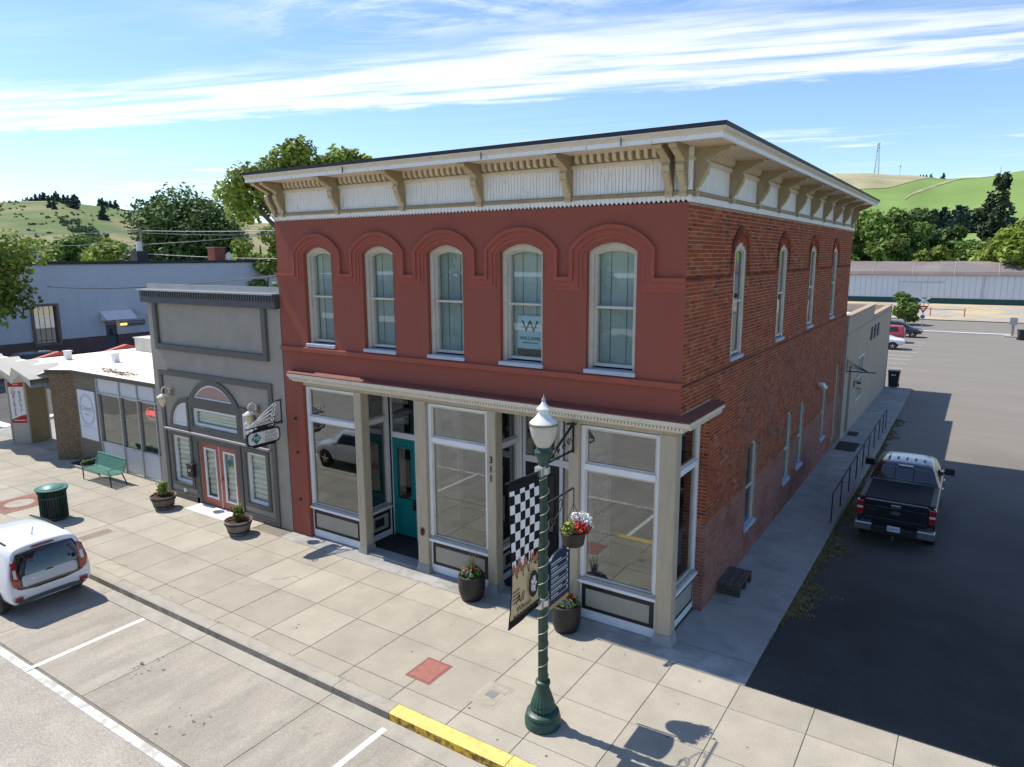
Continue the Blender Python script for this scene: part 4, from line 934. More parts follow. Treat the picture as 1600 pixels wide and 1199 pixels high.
for y in (-.5, .0, .46):
    for z in (.0, .115): MB().box(-.29, y, z, .29, y + .05, z + .105).build('plank', wood, pal, bevel=.005)
def wheelie(label, x, y, rz, z, wht=True):
    t = thing('rubbish_bin', label, 'bin', (x, y, z), rz, group='black wheeled bins')
    bk = mat('black bin plastic', (.022, .026, .032), .5, .15, 5)
    mb = MB(); mb.add([(-.26, -.26, .05), (.26, -.26, .05), (.26, .26, .05), (-.26, .26, .05), (-.33, -.34, 1.02), (.33, -.34, 1.02), (.33, .34, 1.02), (-.33, .34, 1.02)], [(0, 3, 2, 1), (4, 5, 6, 7), (0, 1, 5, 4), (1, 2, 6, 5), (2, 3, 7, 6), (3, 0, 4, 7)])
    mb.build('bin_body', bk, t, bevel=.04)
    MB().box(-.36, -.38, 1.02, .36, .36, 1.1).build('bin_lid', bk, t, bevel=.03); MB().bar((-.3, .4, 1.0), (.3, .4, 1.0), .05, .05).build('handle', bk, t)
    for s in (-1, 1): MB().tube([(s * .22, .26, .12), (s * .31, .26, .12)], .12, 12).build('wheel', rubber, t)
    if wht: MB().box(-.13, -.352, .82, .13, -.33, .88).build('bin_label', white, t)
wheelie('black wheeled bin at the far end of the annex wall', .55, 38.05, 0, walkz(38) + .0); wheelie('black wheeled bin by the grey meter post at the far side of the lot', 8.75, 77, .3, -.8, False)

# ================================================================== REALTY OFFICE, SIGN PILLAR
RO = thing('realty_office', 'low realty office with pebble wall, glazed front and flat white roof', 'building', (-23, 4, 0), world=True)
pebble = mat('exposed pebble panel', (.185, .155, .11), .95, .55, 16, .9, 22, spec=.2, col2=(.33, .29, .22), c2amt=.8, c2s=22, c2lo=.5, c2hi=.6)
RZ = 3.55
mb = MB(); mb.box(-25.16, .5, -.1, -23.40, .8, RZ); mb.build('pebble_wall', pebble, RO)
mb = MB(); mb.add([(-25.94, -.05, -.1), (-25.16, .5, -.1), (-25.16, .8, -.1), (-26.05, .1, -.1), (-25.94, -.05, RZ), (-25.16, .5, RZ), (-25.16, .8, RZ), (-26.05, .1, RZ)], [(0, 1, 5, 4), (1, 2, 6, 5), (2, 3, 7, 6), (3, 0, 4, 7), (4, 5, 6, 7)])
mb.build('wing_wall', mat('brown pebble panel', (.205, .15, .095), .95, .5, 16, .9, 22, spec=.2), RO)
roofw = mat('white roof coating', (.84, .79, .71), .85, .07, .5, col2=(.62, .52, .38), c2amt=.35, c2s=.35, c2lo=.55, c2hi=.7)
mb = MB()
top = [(-26.05, -.1), (-25.1, .42), (-18.46, .42), (-18.46, 14.5), (-30.0, 14.5), (-30.0, .9), (-27, .9)]
mb.add([(x, y, RZ + .12) for x, y in top], [tuple(range(7))]); mb.add([(x, y, RZ + .03) for x, y in top], [tuple(range(7))[::-1]])
mb.build('roof', roofw, RO)
fas = mat('brown metal fascia', (.085, .06, .05), .5, .1)
mb = MB()
for (a, b), (c, d) in (((-26.07, -.12), (-25.1, .40)), ((-25.1, .40), (-18.46, .40))): mb.bar((a, b, RZ + .07), (c, d, RZ + .07), .06, .15)
mb.build('roof_fascia', fas, RO)
mb = MB(); mb.box(-18.6, .55, 0, -18.46, 6, RZ); mb.box(-27, 6.2, 0, -18.5, 6.4, RZ); mb.box(-26.9, .9, 0, -26.7, 6.4, RZ); mb.box(-23.4, 4.0, 0, -18.6, 4.1, RZ); mb.box(-26, .6, .0, -18.6, 6.2, .05)
mb.build('office_shell', mat('office beige', (.27, .23, .17), .9, .1), RO)
alu = mat('aluminium mullion', (.42, .42, .40), .4, .06, 5, metal=.3); spand = mat('white spandrel', (.60, .61, .63), .45, .04, 2)
mxs = [-23.40, -21.80, -20.58, -19.44, -18.47]
for a, b in zip(mxs[:-1], mxs[1:]):
    MB().box(a + .05, .5, 2.98, b, .54, RZ).build('spandrel_panel', spand, RO); MB().box(a + .05, .5, .06, b, .54, .98).build('spandrel_panel', spand, RO)
    MB().add([(a + .05, .53, 1.04), (b, .53, 1.04), (b, .53, 2.93), (a + .05, .53, 2.93)], [(0, 1, 2, 3)]).build('pane', pane_shop, RO)
for x in mxs: MB().box(x, .45, .0, x + .055, .58, RZ).build('mullion', alu, RO)
for z in (.98, 2.93, .0): MB().box(-23.345, .46, z, -18.47, .57, z + .055).build('transom', alu, RO)
po = thing('wall_poster', 'tall white poster with a circular logo on the pebble wall', 'poster', (-24.27, .48, 1.95), world=True)
MB().box(-24.92, .46, .97, -23.62, .497, 2.94).build('poster_board', mat('poster white', (.72, .73, .78), .5, .03), po)
bl_ = mat('slate print', (.25, .29, .38), .6, .1)
mb = MB()
for r in (.56, .50): mb.strip([(-24.27 + r * math.cos(a), 2.17 + r * 1.15 * math.sin(a)) for a in np.linspace(0, 2 * PI, 40)], [(-24.27 + (r - .015) * math.cos(a), 2.17 + (r - .015) * 1.15 * math.sin(a)) for a in np.linspace(0, 2 * PI, 40)], FR, -.465, -.455)
mb.build('poster_ring', bl_, po, kind='stuff')
text('poster_script', "Christy's", .30, bl_, (-24.27, .457, 2.22), (1, 0, 0), (0, 0, 1), po, .001, sx=.9, shear=.25); text('poster_letters', 'REALTY', .11, bl_, (-24.27, .457, 1.98), (1, 0, 0), (0, 0, 1), po, .001)
MB().box(-24.9, .455, 1.46, -23.64, .459, 1.475).build('poster_rule', bl_, po)
ne = thing('neon_sign', 'red neon open sign inside the realty office window', 'neon sign', (-19.9, .66, 2.5), world=True)
neon = emis('red neon', (1, .05, .03), 1.6)
text('neon_letters', 'OPEN', .26, neon, (-19.92, .62, 2.5), (1, 0, 0), (0, 0, 1), ne, .012)
mb = MB(); mb.strip([(-19.92 + .40 * math.cos(a), 2.5 + .24 * math.sin(a)) for a in np.linspace(0, 2 * PI, 30)], [(-19.92 + .375 * math.cos(a), 2.5 + .215 * math.sin(a)) for a in np.linspace(0, 2 * PI, 30)], FR, -.63, -.61)
mb.build('neon_ring', emis('dim red neon', (1, .12, .08), .5), ne); MB().box(-20.3, .64, 2.27, -19.54, .66, 2.73).build('neon_backing', black, ne)
# debris, vents and box on the roof
def vent(x, y, label):
    t = thing('roof_vent', label, 'roof vent', (x, y, RZ + .12)); MB().box(-.12, -.12, 0, .12, .12, .36).build('vent_box', white, t, bevel=.02); MB().box(-.15, -.15, .36, .15, .15, .40).build('vent_cap', white, t)
vent(-28.5, 1.9, 'white roof vent nearest the sign pillar canopy'); vent(-25.9, 2.6, 'white roof vent farther right along the office roof')
t = thing('rooftop_unit', 'pale boxy unit at the back of the white office roof', 'rooftop unit', (-28.0, 5.6, RZ + .12)); MB().box(-.9, -.5, 0, .9, .5, .62).build('unit_case', mat('pale unit', (.55, .52, .46), .7, .08), t, bevel=.03); MB().box(-.95, -.55, .62, .95, .55, .66).build('unit_lid', mat('pale unit', (.5, .5, .5)), t)
lf = MB(); 
for cx, cyy, sx, sy, n in ((-22.9, 1.1, .8, .14, 160), (-24.4, 4.3, .7, .2, 110), (-21.6, 5.6, .6, .2, 60)):
    for k in range(n):
        x = cx + RN2.gauss(0, sx); y = cyy + RN2.gauss(0, sy) - .1 * (x - cx); r = RN2.uniform(.03, .09); a = RN2.uniform(0, 6)
        lf.add([(x + r * math.cos(a + q), y + r * math.sin(a + q), RZ + .125 + RN2.uniform(0, .06)) for q in (0, 2, 4)], [(0, 1, 2)])
lf.build('fallen_leaves', mat('dry leaf litter', (.20, .14, .075), .95, .3, 8), None, kind='stuff')
# folded plate canopy with red trim
cn = thing('folded_canopy', 'pale folded plate canopy over the office corner and sign pillar', 'canopy', (-29, 1, 3.3), world=True)
foldm = mat('canopy pale paint', (.58, .55, .48), .7, .08, 2); 
def fold(x0, x1, yf, yb, zlo, zhi, n, name, m, th=.32):
    st = (x1 - x0) / n
    for k in range(n):
        a = x0 + k * st; c = a + st / 2; b = a + st
        MB().add([(a, yf, zlo), (c, yf - .25, zhi), (c, yb, zhi), (a, yb, zlo), (a, yf, zlo - th), (c, yf, zhi - th), (c, yb, zhi - th), (a, yb, zlo - th)], [(0, 1, 2, 3), (0, 4, 5, 1), (4, 7, 6, 5), (3, 2, 6, 7)]).build('roof_fold', [m], cn)
        MB().add([(c, yf - .25, zhi), (b, yf, zlo), (b, yb, zlo), (c, yb, zhi), (c, yf, zhi - th), (b, yf, zlo - th), (b, yb, zlo - th), (c, yb, zhi - th)], [(0, 1, 2, 3), (0, 4, 5, 1), (4, 7, 6, 5), (3, 2, 6, 7)]).build('roof_fold', [m], cn)
fold(-33.4, -26.4, -.55, .9, 3.32, 3.78, 4, 'front', foldm)
MB().add([(-33.4, .9, RZ + .115), (-26.4, .9, RZ + .115), (-26.1, .2, RZ + .115), (-26.6, -.2, 3.45), (-33.4, -.2, 3.45)], [(0, 1, 2, 3, 4)]).build('canopy_deck', roofw, cn)
redf = mat('red roof trim', (.44, .075, .05), .6, .1, 3)
for k in range(4):
    y = .9 + 3.1 * k
    MB().prism([(y, RZ + .02), (y + 2.3, RZ + .02), (y + 1.35, RZ + .33)], lambda u, w, d: (-30.02 - d, u, w), 0, .3).build('red_gable', redf, cn, fix=True)
sp_ = thing('sign_pillar', 'tan two sided pillar carrying a red and white vertical realty sign', 'sign', (-30, .7, 0), world=True)
tanm = mat('tan pillar panel', (.27, .225, .13), .7, .08, 2); palep = mat('pale pillar panel', (.46, .43, .36), .6, .05, 2)
A0, A1, A2 = Vector((-30.13, .33, 0)), Vector((-29.80, .78, 0)), Vector((-30.05, 1.32, 0))
def pz(p, z): return (p.x, p.y, z)
A0, A1, A2 = Vector((-30.35, .12, 0)), Vector((-29.72, .55, 0)), Vector((-29.95, 1.45, 0))
mb = MB(); mb.add([pz(A0, 0), pz(A1, 0), pz(A1, 3.35), pz(A0, 3.35)], [(0, 1, 2, 3)]); mb.build('front_panel', palep, sp_)
mb = MB(); mb.add([pz(A1, 0), pz(A2, 0), pz(A2, 3.35), pz(A1, 3.35)], [(0, 1, 2, 3)]); mb.add([pz(A2, 0), pz(A0, 0), pz(A0, 3.35), pz(A2, 3.35)], [(0, 1, 2, 3)]); mb.build('side_panel', tanm, sp_)
for p in (A0, A1, A2): MB().bar(pz(p, 0), pz(p, 3.4), .07, .07).build('edge_post', palep, sp_)
rr = (A1 - A0).normalized(); nn = rr.cross(Vector((0, 0, 1))); wd = (A1 - A0).length
def onp(u, z, d=.01): q = A0 + rr * u * wd + nn * d; return (q.x, q.y, z)
redp = mat('sign red', (.42, .015, .02), .5, .06)
MB().add([onp(.08, .95), onp(.92, .95), onp(.92, 2.75), onp(.08, 2.75)], [(0, 1, 2, 3)]).build('sign_face', white, sp_)
MB().add([onp(.08, 2.55, .014), onp(.92, 2.55, .014), onp(.92, 2.76, .014), onp(.08, 2.76, .014)], [(0, 1, 2, 3)]).build('sign_band', redp, sp_)
MB().add([onp(.08, .94, .014), onp(.92, .94, .014), onp(.92, 1.32, .014), onp(.6, 1.26, .014), onp(.08, 1.10, .014)], [(0, 1, 2, 3, 4)]).build('sign_band', redp, sp_)
redk = mat('sign maroon print', (.30, .03, .06), .5, .05)
for k, ch in enumerate('CHRISTYS'): text('sign_letter', ch, .21, redk, onp(.33, 2.42 - .155 * k, .018), rr, (0, 0, 1), sp_, .001, sx=1.1)
for k, ch in enumerate('REALTY'): text('sign_letter', ch, .20, gink, onp(.68, 2.28 - .155 * k, .018), rr, (0, 0, 1), sp_, .001, sx=1.1)
MB().add([onp(.16, 1.045, .017), onp(.86, 1.045, .017), onp(.86, 1.075, .017), onp(.16, 1.075, .017)], [(0, 1, 2, 3)]).build('sign_small_print', white, sp_)
MB().add([onp(.35, 2.64, .017), onp(.65, 2.64, .017), onp(.65, 2.66, .017), onp(.35, 2.66, .017)], [(0, 1, 2, 3)]).build('sign_small_print', white, sp_)

# ================================================================== BLUE HALL across the side street
BH_ = thing('blue_hall', 'long pale blue rendered hall with brown plinth and a dark roof edge', 'building', (-67, 30, 0), world=True)
bluew = mat('pale blue render', (.58, .60, .66), .85, .05, .6, .2, 40, spec=.2, col2=(.44, .465, .52), c2amt=.4, c2s=.6, stretch=(1, 1, .5))
PB = lambda u, w, d: (-61 + d, u, w)
mb = MB(); openings(mb, PB, -6, 62, 1.19, 7.55, [(14.2, 16.05, 1.19, 4.15), (20.0, 21.0, 1.19, 2.5)], .3); mb.build('upper_wall', bluew, BH_)
mb = MB(); openings(mb, shift(PB, .05), -6, 62, -.1, 1.2, [(14.2, 16.05, .85, 1.2), (20.0, 21.0, -.1, 1.2)], .3); mb.build('plinth', mat('brown plinth', (.16, .10, .095), .9, .1, 1), BH_)
MB().box(-61.2, -6, 7.55, -60.85, 62, 7.82).build('roof_edge', blackroof, BH_); MB().box(-78, -6, 7.5, -61.2, 62, 7.72).build('roof', mat('pale flat roof', (.55, .53, .49), .9, .08), BH_)
MB().box(-78, -6, 0, -77.8, 62, 7.5).box(-78, -6, 0, -61.3, -5.8, 7.5).box(-78, 61.8, 0, -61.3, 62, 7.5).build('back_wall', bluew, BH_)
w = MB().strip([(14.05, .78), (16.2, .78), (16.2, 4.3), (14.05, 4.3)], [(14.25, .98), (16.0, .98), (16.0, 4.1), (14.25, 4.1)], shift(PB, .06), -.3, .12, closed=True).build('window', mat('brown window surround', (.22, .155, .125), .7, .1), BH_)
MB().add([PB(14.25, .98, -.15), PB(16, .98, -.15), PB(16, 4.1, -.15), PB(14.25, 4.1, -.15)], [(0, 1, 2, 3)]).build('pane', glass('hall glass', (.3, .3, .28), .5), w); MB().add([PB(14.2, .9, -.4), PB(16.1, .9, -.4), PB(16.1, 4.2, -.4), PB(14.2, 4.2, -.4)], [(0, 1, 2, 3)]).build('room_backing', darkroom, w)
for u in (14.7, 15.1, 15.55): MB().prism([(u, 1), (u + .025, 1), (u + .025, 4.1), (u, 4.1)], PB, -.15, -.12).build('glazing_bar', iron, w)
MB().prism([(20, -.1), (21, -.1), (21, 2.5), (20, 2.5)], PB, -.25, -.15).build('door', mat('slate door', (.09, .11, .14), .6, .1), BH_)
MB().prism([(20.35, 1.2), (20.65, 1.2), (20.65, 1.75), (20.35, 1.75)], PB, -.15, -.13).build('door_window', black, BH_)
MB().prism([(21.3, 1.9), (23.6, 1.9), (23.6, 2.45), (21.3, 2.45)], PB, 0, .12).build('vent_panel', mat('grey vent panel', (.14, .16, .19), .7, .2), BH_)
MB().prism([(21.25, 2.0), (21.8, 2.0), (21.8, 2.2), (21.25, 2.2)], PB, .12, .3).build('lit_lamp', emis('amber lamp', (1., .5, .12), 1.4), BH_)
aw = thing('awning', 'pale sheeted awning on a pipe frame over the blue hall door', 'awning', (-61, 21, 3), world=True)
MB().add([PB(19.6, 3.4, .05), PB(22.4, 3.4, .05), PB(22.4, 2.62, 1.1), PB(19.6, 2.62, 1.1)], [(0, 1, 2, 3)]).add([PB(19.6, 3.4, .05), PB(19.6, 2.62, 1.1), PB(19.6, 2.5, .05)], [(0, 1, 2)]).build('awning_sheet', mat('pale awning sheet', (.85, .76, .76), .6, .05), aw)
mb = MB(); mb.bar(PB(19.5, 2.5, 1.12), PB(24, 2.5, 1.12), .06, .06); mb.bar(PB(24, 2.5, 1.12), PB(24, 2.5, 0), .06, .06); mb.bar(PB(24, 2.5, 1.12), PB(22.5, 3.45, .05), .05, .05); mb.bar(PB(19.5, 2.3, 1.12), PB(24, 2.3, 1.12), .05, .05)
mb.build('awning_frame', alu, aw)
ch = thing('chimney', 'square red brick chimney on the blue hall roof', 'chimney', (-62.2, 32.6, 7.7)); MB().box(-.6, -.6, 0, .6, .6, 1.35).build('stack', mat('chimney brick', (.23, .075, .055), .9, .2, 7, .4, 30), ch); MB().box(-.68, -.68, 1.35, .68, .68, 1.47).build('stack_cap', mat('cap stone', (.25, .2, .18)), ch)
ch = thing('chimney', 'dark boxed flue with pale vent on the blue hall roof edge', 'chimney', (-61.6, 24.1, 7.7)); MB().box(-.55, -.55, 0, .55, .55, 1.0).build('stack', blackroof, ch); MB().tube([(0, 0, 1), (0, 0, 1.9)], .24, 10).build('flue', white, ch)
di = thing('satellite_dish', 'small white satellite dish beside the red chimney', 'satellite dish', (-61.5, 33.4, 7.75))
q = MB().lathe([(.02, 0), (.2, .03), (.38, .12), (.385, .13), (.02, .02)], 14); q.v = [(z * 1 + .1, x, y + .5) for x, y, z in q.v]; q.build('dish', white, di); MB().bar((0, 0, 0), (0, 0, .5), .06, .06).build('mast', steel, di)
for k in range(3):
    t = thing('roof_vent', ('first', 'middle', 'last')[k] + ' of three grey vent boxes on the blue hall roof', 'roof vent', (-66, 15.4 + .85 * k, 7.72), group='three vent boxes on the blue hall roof'); MB().box(-.3, -.3, 0, .3, .3, 1.0).build('vent_box', mat('blue grey vent', (.35, .40, .45), .6, .08), t); MB().box(-.34, -.34, 1.0, .34, .34, 1.08).build('vent_cap', white, t)

# ================================================================== WAREHOUSE, FAR LOT
WH = thing('warehouse', 'long white warehouse with a low curved grey roof and green base', 'building', (10, 140, 0), world=True)
whm = mat('white corrugated cladding', (.60, .64, .70), .7, .05, .3, .0, col2=(.50, .53, .57), c2amt=.4, c2s=.3)
mb = MB(); x = -40.
while x < 90: mb.box(x, 133, .35, x + .85, 133.1, 4.45); x += .9
mb.box(-40, 133.09, -.6, 90, 133.2, 4.45).box(-40, 133.2, -.6, -39.8, 150, 4.4).box(89.8, 133.2, -.6, 90, 150, 4.4)
mb.build('cladding', whm, WH, kind='stuff'); MB().box(-40.1, 132.9, -.8, 90.1, 133.08, .42).build('base_band', mat('dark green base', (.012, .062, .058), .7, .1), WH)
mb = MB(); n = 12
rf = [(132.7 + 17.6 * (1 - math.cos(PI * k / n)) / 2, 4.45 + 2.35 * math.sin(PI * k / n)) for k in range(n + 1)]
for k in range(n): mb.add([(-40.3, rf[k][0], rf[k][1]), (90.3, rf[k][0], rf[k][1]), (90.3, rf[k + 1][0], rf[k + 1][1]), (-40.3, rf[k + 1][0], rf[k + 1][1])], [(0, 1, 2, 3)])
mb.build('curved_roof', mat('grey brown metal roof', (.20, .17, .165), .6, .08, .2, col2=(.28, .24, .23), c2amt=.6, c2s=.15), WH, smooth=True)
for k in range(9):
    x = -12 + 6.4 * k; MB().tube([(x, a, b + .03) for a, b in rf[:8]], .045, 4).build('roof_seam', mat('seam grey', (.42, .40, .39)), WH)
MB().box(-40.3, 132.55, 4.4, 90.3, 132.75, 4.52).build('gutter', mat('rusty gutter', (.33, .22, .16), .8, .3, 1), WH)
for x in (-7.6, 17.0): MB().box(x, 132.93, .42, x + 3.4, 132.99, 3.1).build('sliding_door', mat('pale door cladding', (.56, .59, .64), .7, .05), WH); MB().box(x - .05, 132.9, 3.1, x + 7, 132.99, 3.2).build('door_track', steel, WH)
MB().tube([(5.3, 132.9, 4.4), (5.1, 132.9, .8)], .07, 5).build('downpipe', steel, WH); MB().box(4.95, 132.8, .6, 5.3, 132.99, .95).build('meter_box', steel, WH)
t = thing('concrete_kerb', 'pale straight concrete kerb across the far end of the lot', 'kerb', (3.4, 81.5, -.8)); MB().box(-4.4, -.35, 0, 4.6, .35, .12).build('kerb_body', mat('bright concrete', (.66, .64, .60), .85, .06), t)
sheet('far_kerb', -40, 90, [99.2, 100.4], lambda y: -.72, kerbm)
cb = thing('railroad_crossing_sign', 'white railroad crossbuck above a red yield triangle on a post', 'sign', (-.55, 81.2, -.8))
MB().tube([(0, 0, 0), (0, 0, 4.2)], .05, 6).build('post', steel, cb)
for s in (-1, 1): MB().bar((-.58 * s, -.08 - .01 * s, 3.18), (.58 * s, -.08 - .01 * s, 4.0), .02, .22, upv=(-s * .8, 0, 1)).build('crossbuck_board', white, cb)
for s, wtx in ((1, 'RAIL'), (1, 'ROAD')): pass
text('sign_letters', 'CROSSING', .15, ink, (0, -.115, 3.59), (.58, 0, .41), (-.41, 0, .58), cb, .002)
yl = MB().prism([(-.52, 3.0), (.52, 3.0), (0, 2.12)], FR, .07, .085).build('yield_sign', mat('yield red', (.5, .02, .02), .5, .05), cb)
MB().prism([(-.27, 2.86), (.27, 2.86), (0, 2.42)], FR, .086, .092).build('yield_centre', white, cb)
q = MB().tube([(0, -.06, 1.75), (0, -.075, 1.75)], .24, 16).build('blue_disc', mat('blue sign', (.05, .18, .42), .5, .05), cb)
mp_ = thing('meter_post', 'grey electrical meter box on a pedestal at the lot edge', 'meter box', (8.05, 80, -.8)); MB().box(-.12, -.12, 0, .12, .12, 1.3).build('pedestal', kerbm, mp_); MB().box(-.35, -.2, 1.3, .35, .2, 2.1).build('meter_box', steel, mp_, bevel=.05); MB().box(-.7, -.7, -.02, .9, .7, .12).build('base_slab', kerbm, mp_)
rg = thing('red_barrier', 'low red pipe barrier in the dry grass before the warehouse', 'barrier', (1.6, 106, -.75)); redb = mat('faded red pipe', (.42, .10, .08), .7, .1)
for x in (-2.6, 1.6): MB().tube([(x, 0, 0), (x, 0, 1.2)], .08, 6).build('post', redb, rg)
MB().tube([(-3.4, 0, 1.0), (1.7, 0, 1.0)], .05, 6).build('rail', redb, rg)
for k in range(9):
    y = 45.5 + 3.0 * k; MB().box(-3.4, y, lotz(y) - .001, .2 + .04 * k, y + .12, lotz(y) + .012).build('parking_line', paintworn, None, kind='structure')
bc = mat('faded bay line', (.5, .48, .44))

# ================================================================== LAMP POST AND WHAT HANGS ON IT
LX, LY = -1.02, -3.52
lp = thing('street_lamp', 'tall green fluted street lamp with a white acorn globe', 'street lamp', (LX, LY, 0))
MB().lathe([(.31, 0), (.315, .04), (.315, .15), (.285, .19), (.298, .215), (.285, .26), (.215, .30)], 32).build('lamp_base', green, lp, smooth=True)
MB().lathe([(.17, .29), (.218, .32), (.224, .36), (.20, .40), (.21, .415), (.165, .55), (.112, .71), (.106, .76)], 40, flute=.06).build('fluted_bell', green, lp, smooth=True, ang=20)
MB().lathe([(.11, .755), (.132, .78), (.128, .83), (.10, .85)], 24).build('collar', green, lp, smooth=True)
MB().lathe([(.085, .84), (.082, 2.5), (.074, 4.6)], 32, flute=.10).build('shaft', green, lp, smooth=True, ang=20)
MB().lathe([(.076, 4.56), (.09, 4.60), (.083, 4.63), (.095, 4.75), (.125, 4.83), (.152, 4.87), (.152, 4.915), (.125, 4.945), (.12, 4.985)], 24).build('capital', green, lp, smooth=True)
globe = mat('frosted globe', (.70, .66, .58), .12, .06, 2, spec=.6, col2=(.80, .79, .76), c2amt=.6, c2s=2, trans=.25)
MB().lathe([(.10, 4.97), (.155, 5.06), (.20, 5.17), (.226, 5.30), (.222, 5.345)], 28).build('globe', globe, lp, smooth=True)
MB().lathe([(.226, 5.345), (.236, 5.35), (.236, 5.385), (.226, 5.39)], 28).build('globe_band', mat('weathered band', (.30, .24, .17), .5, .2, 10, metal=.3), lp)
MB().lathe([(.228, 5.39), (.21, 5.415), (.15, 5.465), (.10, 5.53), (.09, 5.575), (.112, 5.595), (.115, 5.625), (.085, 5.65), (.05, 5.69), (.025, 5.735)], 24).build('globe_cap', mat('white globe cap', (.78, .77, .74), .2, .05, 4, spec=.6), lp, smooth=True)
MB().lathe([(.012, 5.725), (.035, 5.75), (.03, 5.78), (.012, 5.80), (.004, 5.85)], 10).build('finial', steel, lp, smooth=True)
MB().tube([(.092 * math.cos(a), .092 * math.sin(a), .9 + 3.6 * a / 75) for a in np.linspace(0, 75, 220)], .008, 5).build('light_cord', mat('cream cord', (.55, .48, .32), .6, .1), lp)
for z in (4.52, 2.22): MB().box(-.07, -.17, z, .07, -.02, z + .16).tube([(0, 0, z + .02), (0, 0, z + .13)], .11, 14).build('banner_clamp', mat('cast aluminium', (.62, .62, .60), .3, .1, 8, metal=.7), lp, bevel=.01)
MB().tube([(0, -.1, 4.60), (0, -1.10, 4.66)], .016, 6).build('banner_rod', iron, lp); MB().tube([(0, -.1, 2.30), (0, -1.05, 2.27)], .016, 6).build('banner_rod', iron, lp)
MB().bar((0, .08, 3.98), (0, 1.02, 4.0), .025, .03).build('basket_arm', iron, lp)
mb = MB(); mb.tube([(0, .1, 3.45)] + [(0, .25 + .14 * (1 - a / 14) * math.cos(a), 3.55 + .14 * (1 - a / 14) * math.sin(a)) for a in np.linspace(0, 8, 18)], .010, 5)
mb.tube([(0, .36, 3.62), (0, .5, 3.68), (0, .62, 3.78), (0, .64, 3.88), (0, .58, 3.93), (0, .53, 3.88)], .010, 5)
mb.build('arm_scroll', iron, lp, kind='stuff')
# race banner
def banner_material():
    m = bpy.data.materials.new('chequered banner cloth'); m.use_nodes = True; nt = m.node_tree; N = nt.nodes; L = nt.links; b = N['Principled BSDF']; b.inputs['Roughness'].default_value = .8; b.inputs['Specular IOR Level'].default_value = .15
    uv = N.new('ShaderNodeUVMap'); sp = N.new('ShaderNodeSeparateXYZ'); L.new(uv.outputs[0], sp.inputs[0])
    ck = N.new('ShaderNodeTexChecker'); ck.inputs['Color1'].default_value = (.012, .012, .014, 1); ck.inputs['Color2'].default_value = (.62, .62, .64, 1); ck.inputs['Scale'].default_value = 1
    mp = N.new('ShaderNodeMapping'); mp.inputs['Scale'].default_value = (6, 15.6, 1); mp.inputs['Location'].default_value = (.001, .001, .001); L.new(uv.outputs[0], mp.inputs[0]); L.new(mp.outputs[0], ck.inputs['Vector'])
    def M(op, a, bb):
        n = N.new('ShaderNodeMath'); n.operation = op
        for i, q in enumerate((a, bb)):
            if isinstance(q, (int, float)): n.inputs[i].default_value = q
            else: L.new(q, n.inputs[i])
        return n.outputs[0]
    def mix(f, a, c):
        n = N.new('ShaderNodeMixRGB'); L.new(f, n.inputs[0])
        if isinstance(a, tuple): n.inputs[1].default_value = (*a, 1)
        else: L.new(a, n.inputs[1])
        if isinstance(c, tuple): n.inputs[2].default_value = (*c, 1)
        else: L.new(c, n.inputs[2])
        return n.outputs[0]
    nz = N.new('ShaderNodeTexNoise'); nm = N.new('ShaderNodeMapping'); nm.inputs['Scale'].default_value = (8, 1.2, 1); L.new(uv.outputs[0], nm.inputs[0]); L.new(nm.outputs[0], nz.inputs['Vector']); nz.inputs['Scale'].default_value = 1; nz.inputs['Detail'].default_value = 2
    fl = M('ADD', sp.outputs[1], M('MULTIPLY', M('SUBTRACT', nz.outputs[0], .5), .42))
    c = mix(M('LESS_THAN', fl, .41), ck.outputs[0], (.33, .14, .09)); c = mix(M('LESS_THAN', fl, .36), c, (.05, .03, .02)); c = mix(M('LESS_THAN', fl, .345), c, (.46, .37, .22))
    edge = M('MAXIMUM', M('GREATER_THAN', sp.outputs[1], .93), M('MAXIMUM', M('LESS_THAN', sp.outputs[1], .055), M('MAXIMUM', M('LESS_THAN', sp.outputs[0], .035), M('GREATER_THAN', sp.outputs[0], .985))))
    c = mix(edge, c, (.012, .012, .014)); L.new(c, b.inputs['Base Color'])
    o = [n for n in N if n.type == 'OUTPUT_MATERIAL'][0]; tr = N.new('ShaderNodeBsdfTranslucent'); ms = N.new('ShaderNodeMixShader'); ms.inputs[0].default_value = .12; L.new(c, tr.inputs[0]); L.new(b.outputs[0], ms.inputs[1]); L.new(tr.outputs[0], ms.inputs[2]); L.new(ms.outputs[0], o.inputs[0])
    return m
bn = thing('race_banner', 'black and white chequered banner with flames and a tyre hanging from the lamp post', 'banner', (LX, LY, 2.27))
me = bpy.data.meshes.new('banner_cloth'); NU, NV = 12, 26; v = []; f = []
def bpt(u, q): return (.02 * math.sin(q * 7 + u * 3) * (1 - abs(q - .5)) + .012 * math.sin(u * 6), -1.07 + .94 * u + (1 - u) * .10 * math.sin(PI * q), .005 + q * (2.385 - .055 * u) + .03 * (1 - u) * (q - .4))
for j in range(NV + 1):
    for i in range(NU + 1): v.append(bpt(i / NU, j / NV))
for j in range(NV):
    for i in range(NU): a = j * (NU + 1) + i; f.append((a, a + 1, a + NU + 2, a + NU + 1))
me.from_pydata(v, [], f); uvl = me.uv_layers.new(name='UVMap')
for p in me.polygons:
    for li in p.loop_indices: vi = me.loops[li].vertex_index; uvl.data[li].uv = ((vi % (NU + 1)) / NU, (vi // (NU + 1)) / NV)
me.materials.append(banner_material()); me.polygons.foreach_set('use_smooth', [True] * len(f)); link('banner_cloth', me, bn)
text('banner_letters', 'All', .22, black, (.035, -.78, .42), (0, 1, 0), (0, -.1, 1), bn, .001, shear=.35); text('banner_letters', 'Wheels', .145, black, (.035, -.66, .25), (0, 1, .0), (0, -.1, 1), bn, .001, shear=.35)
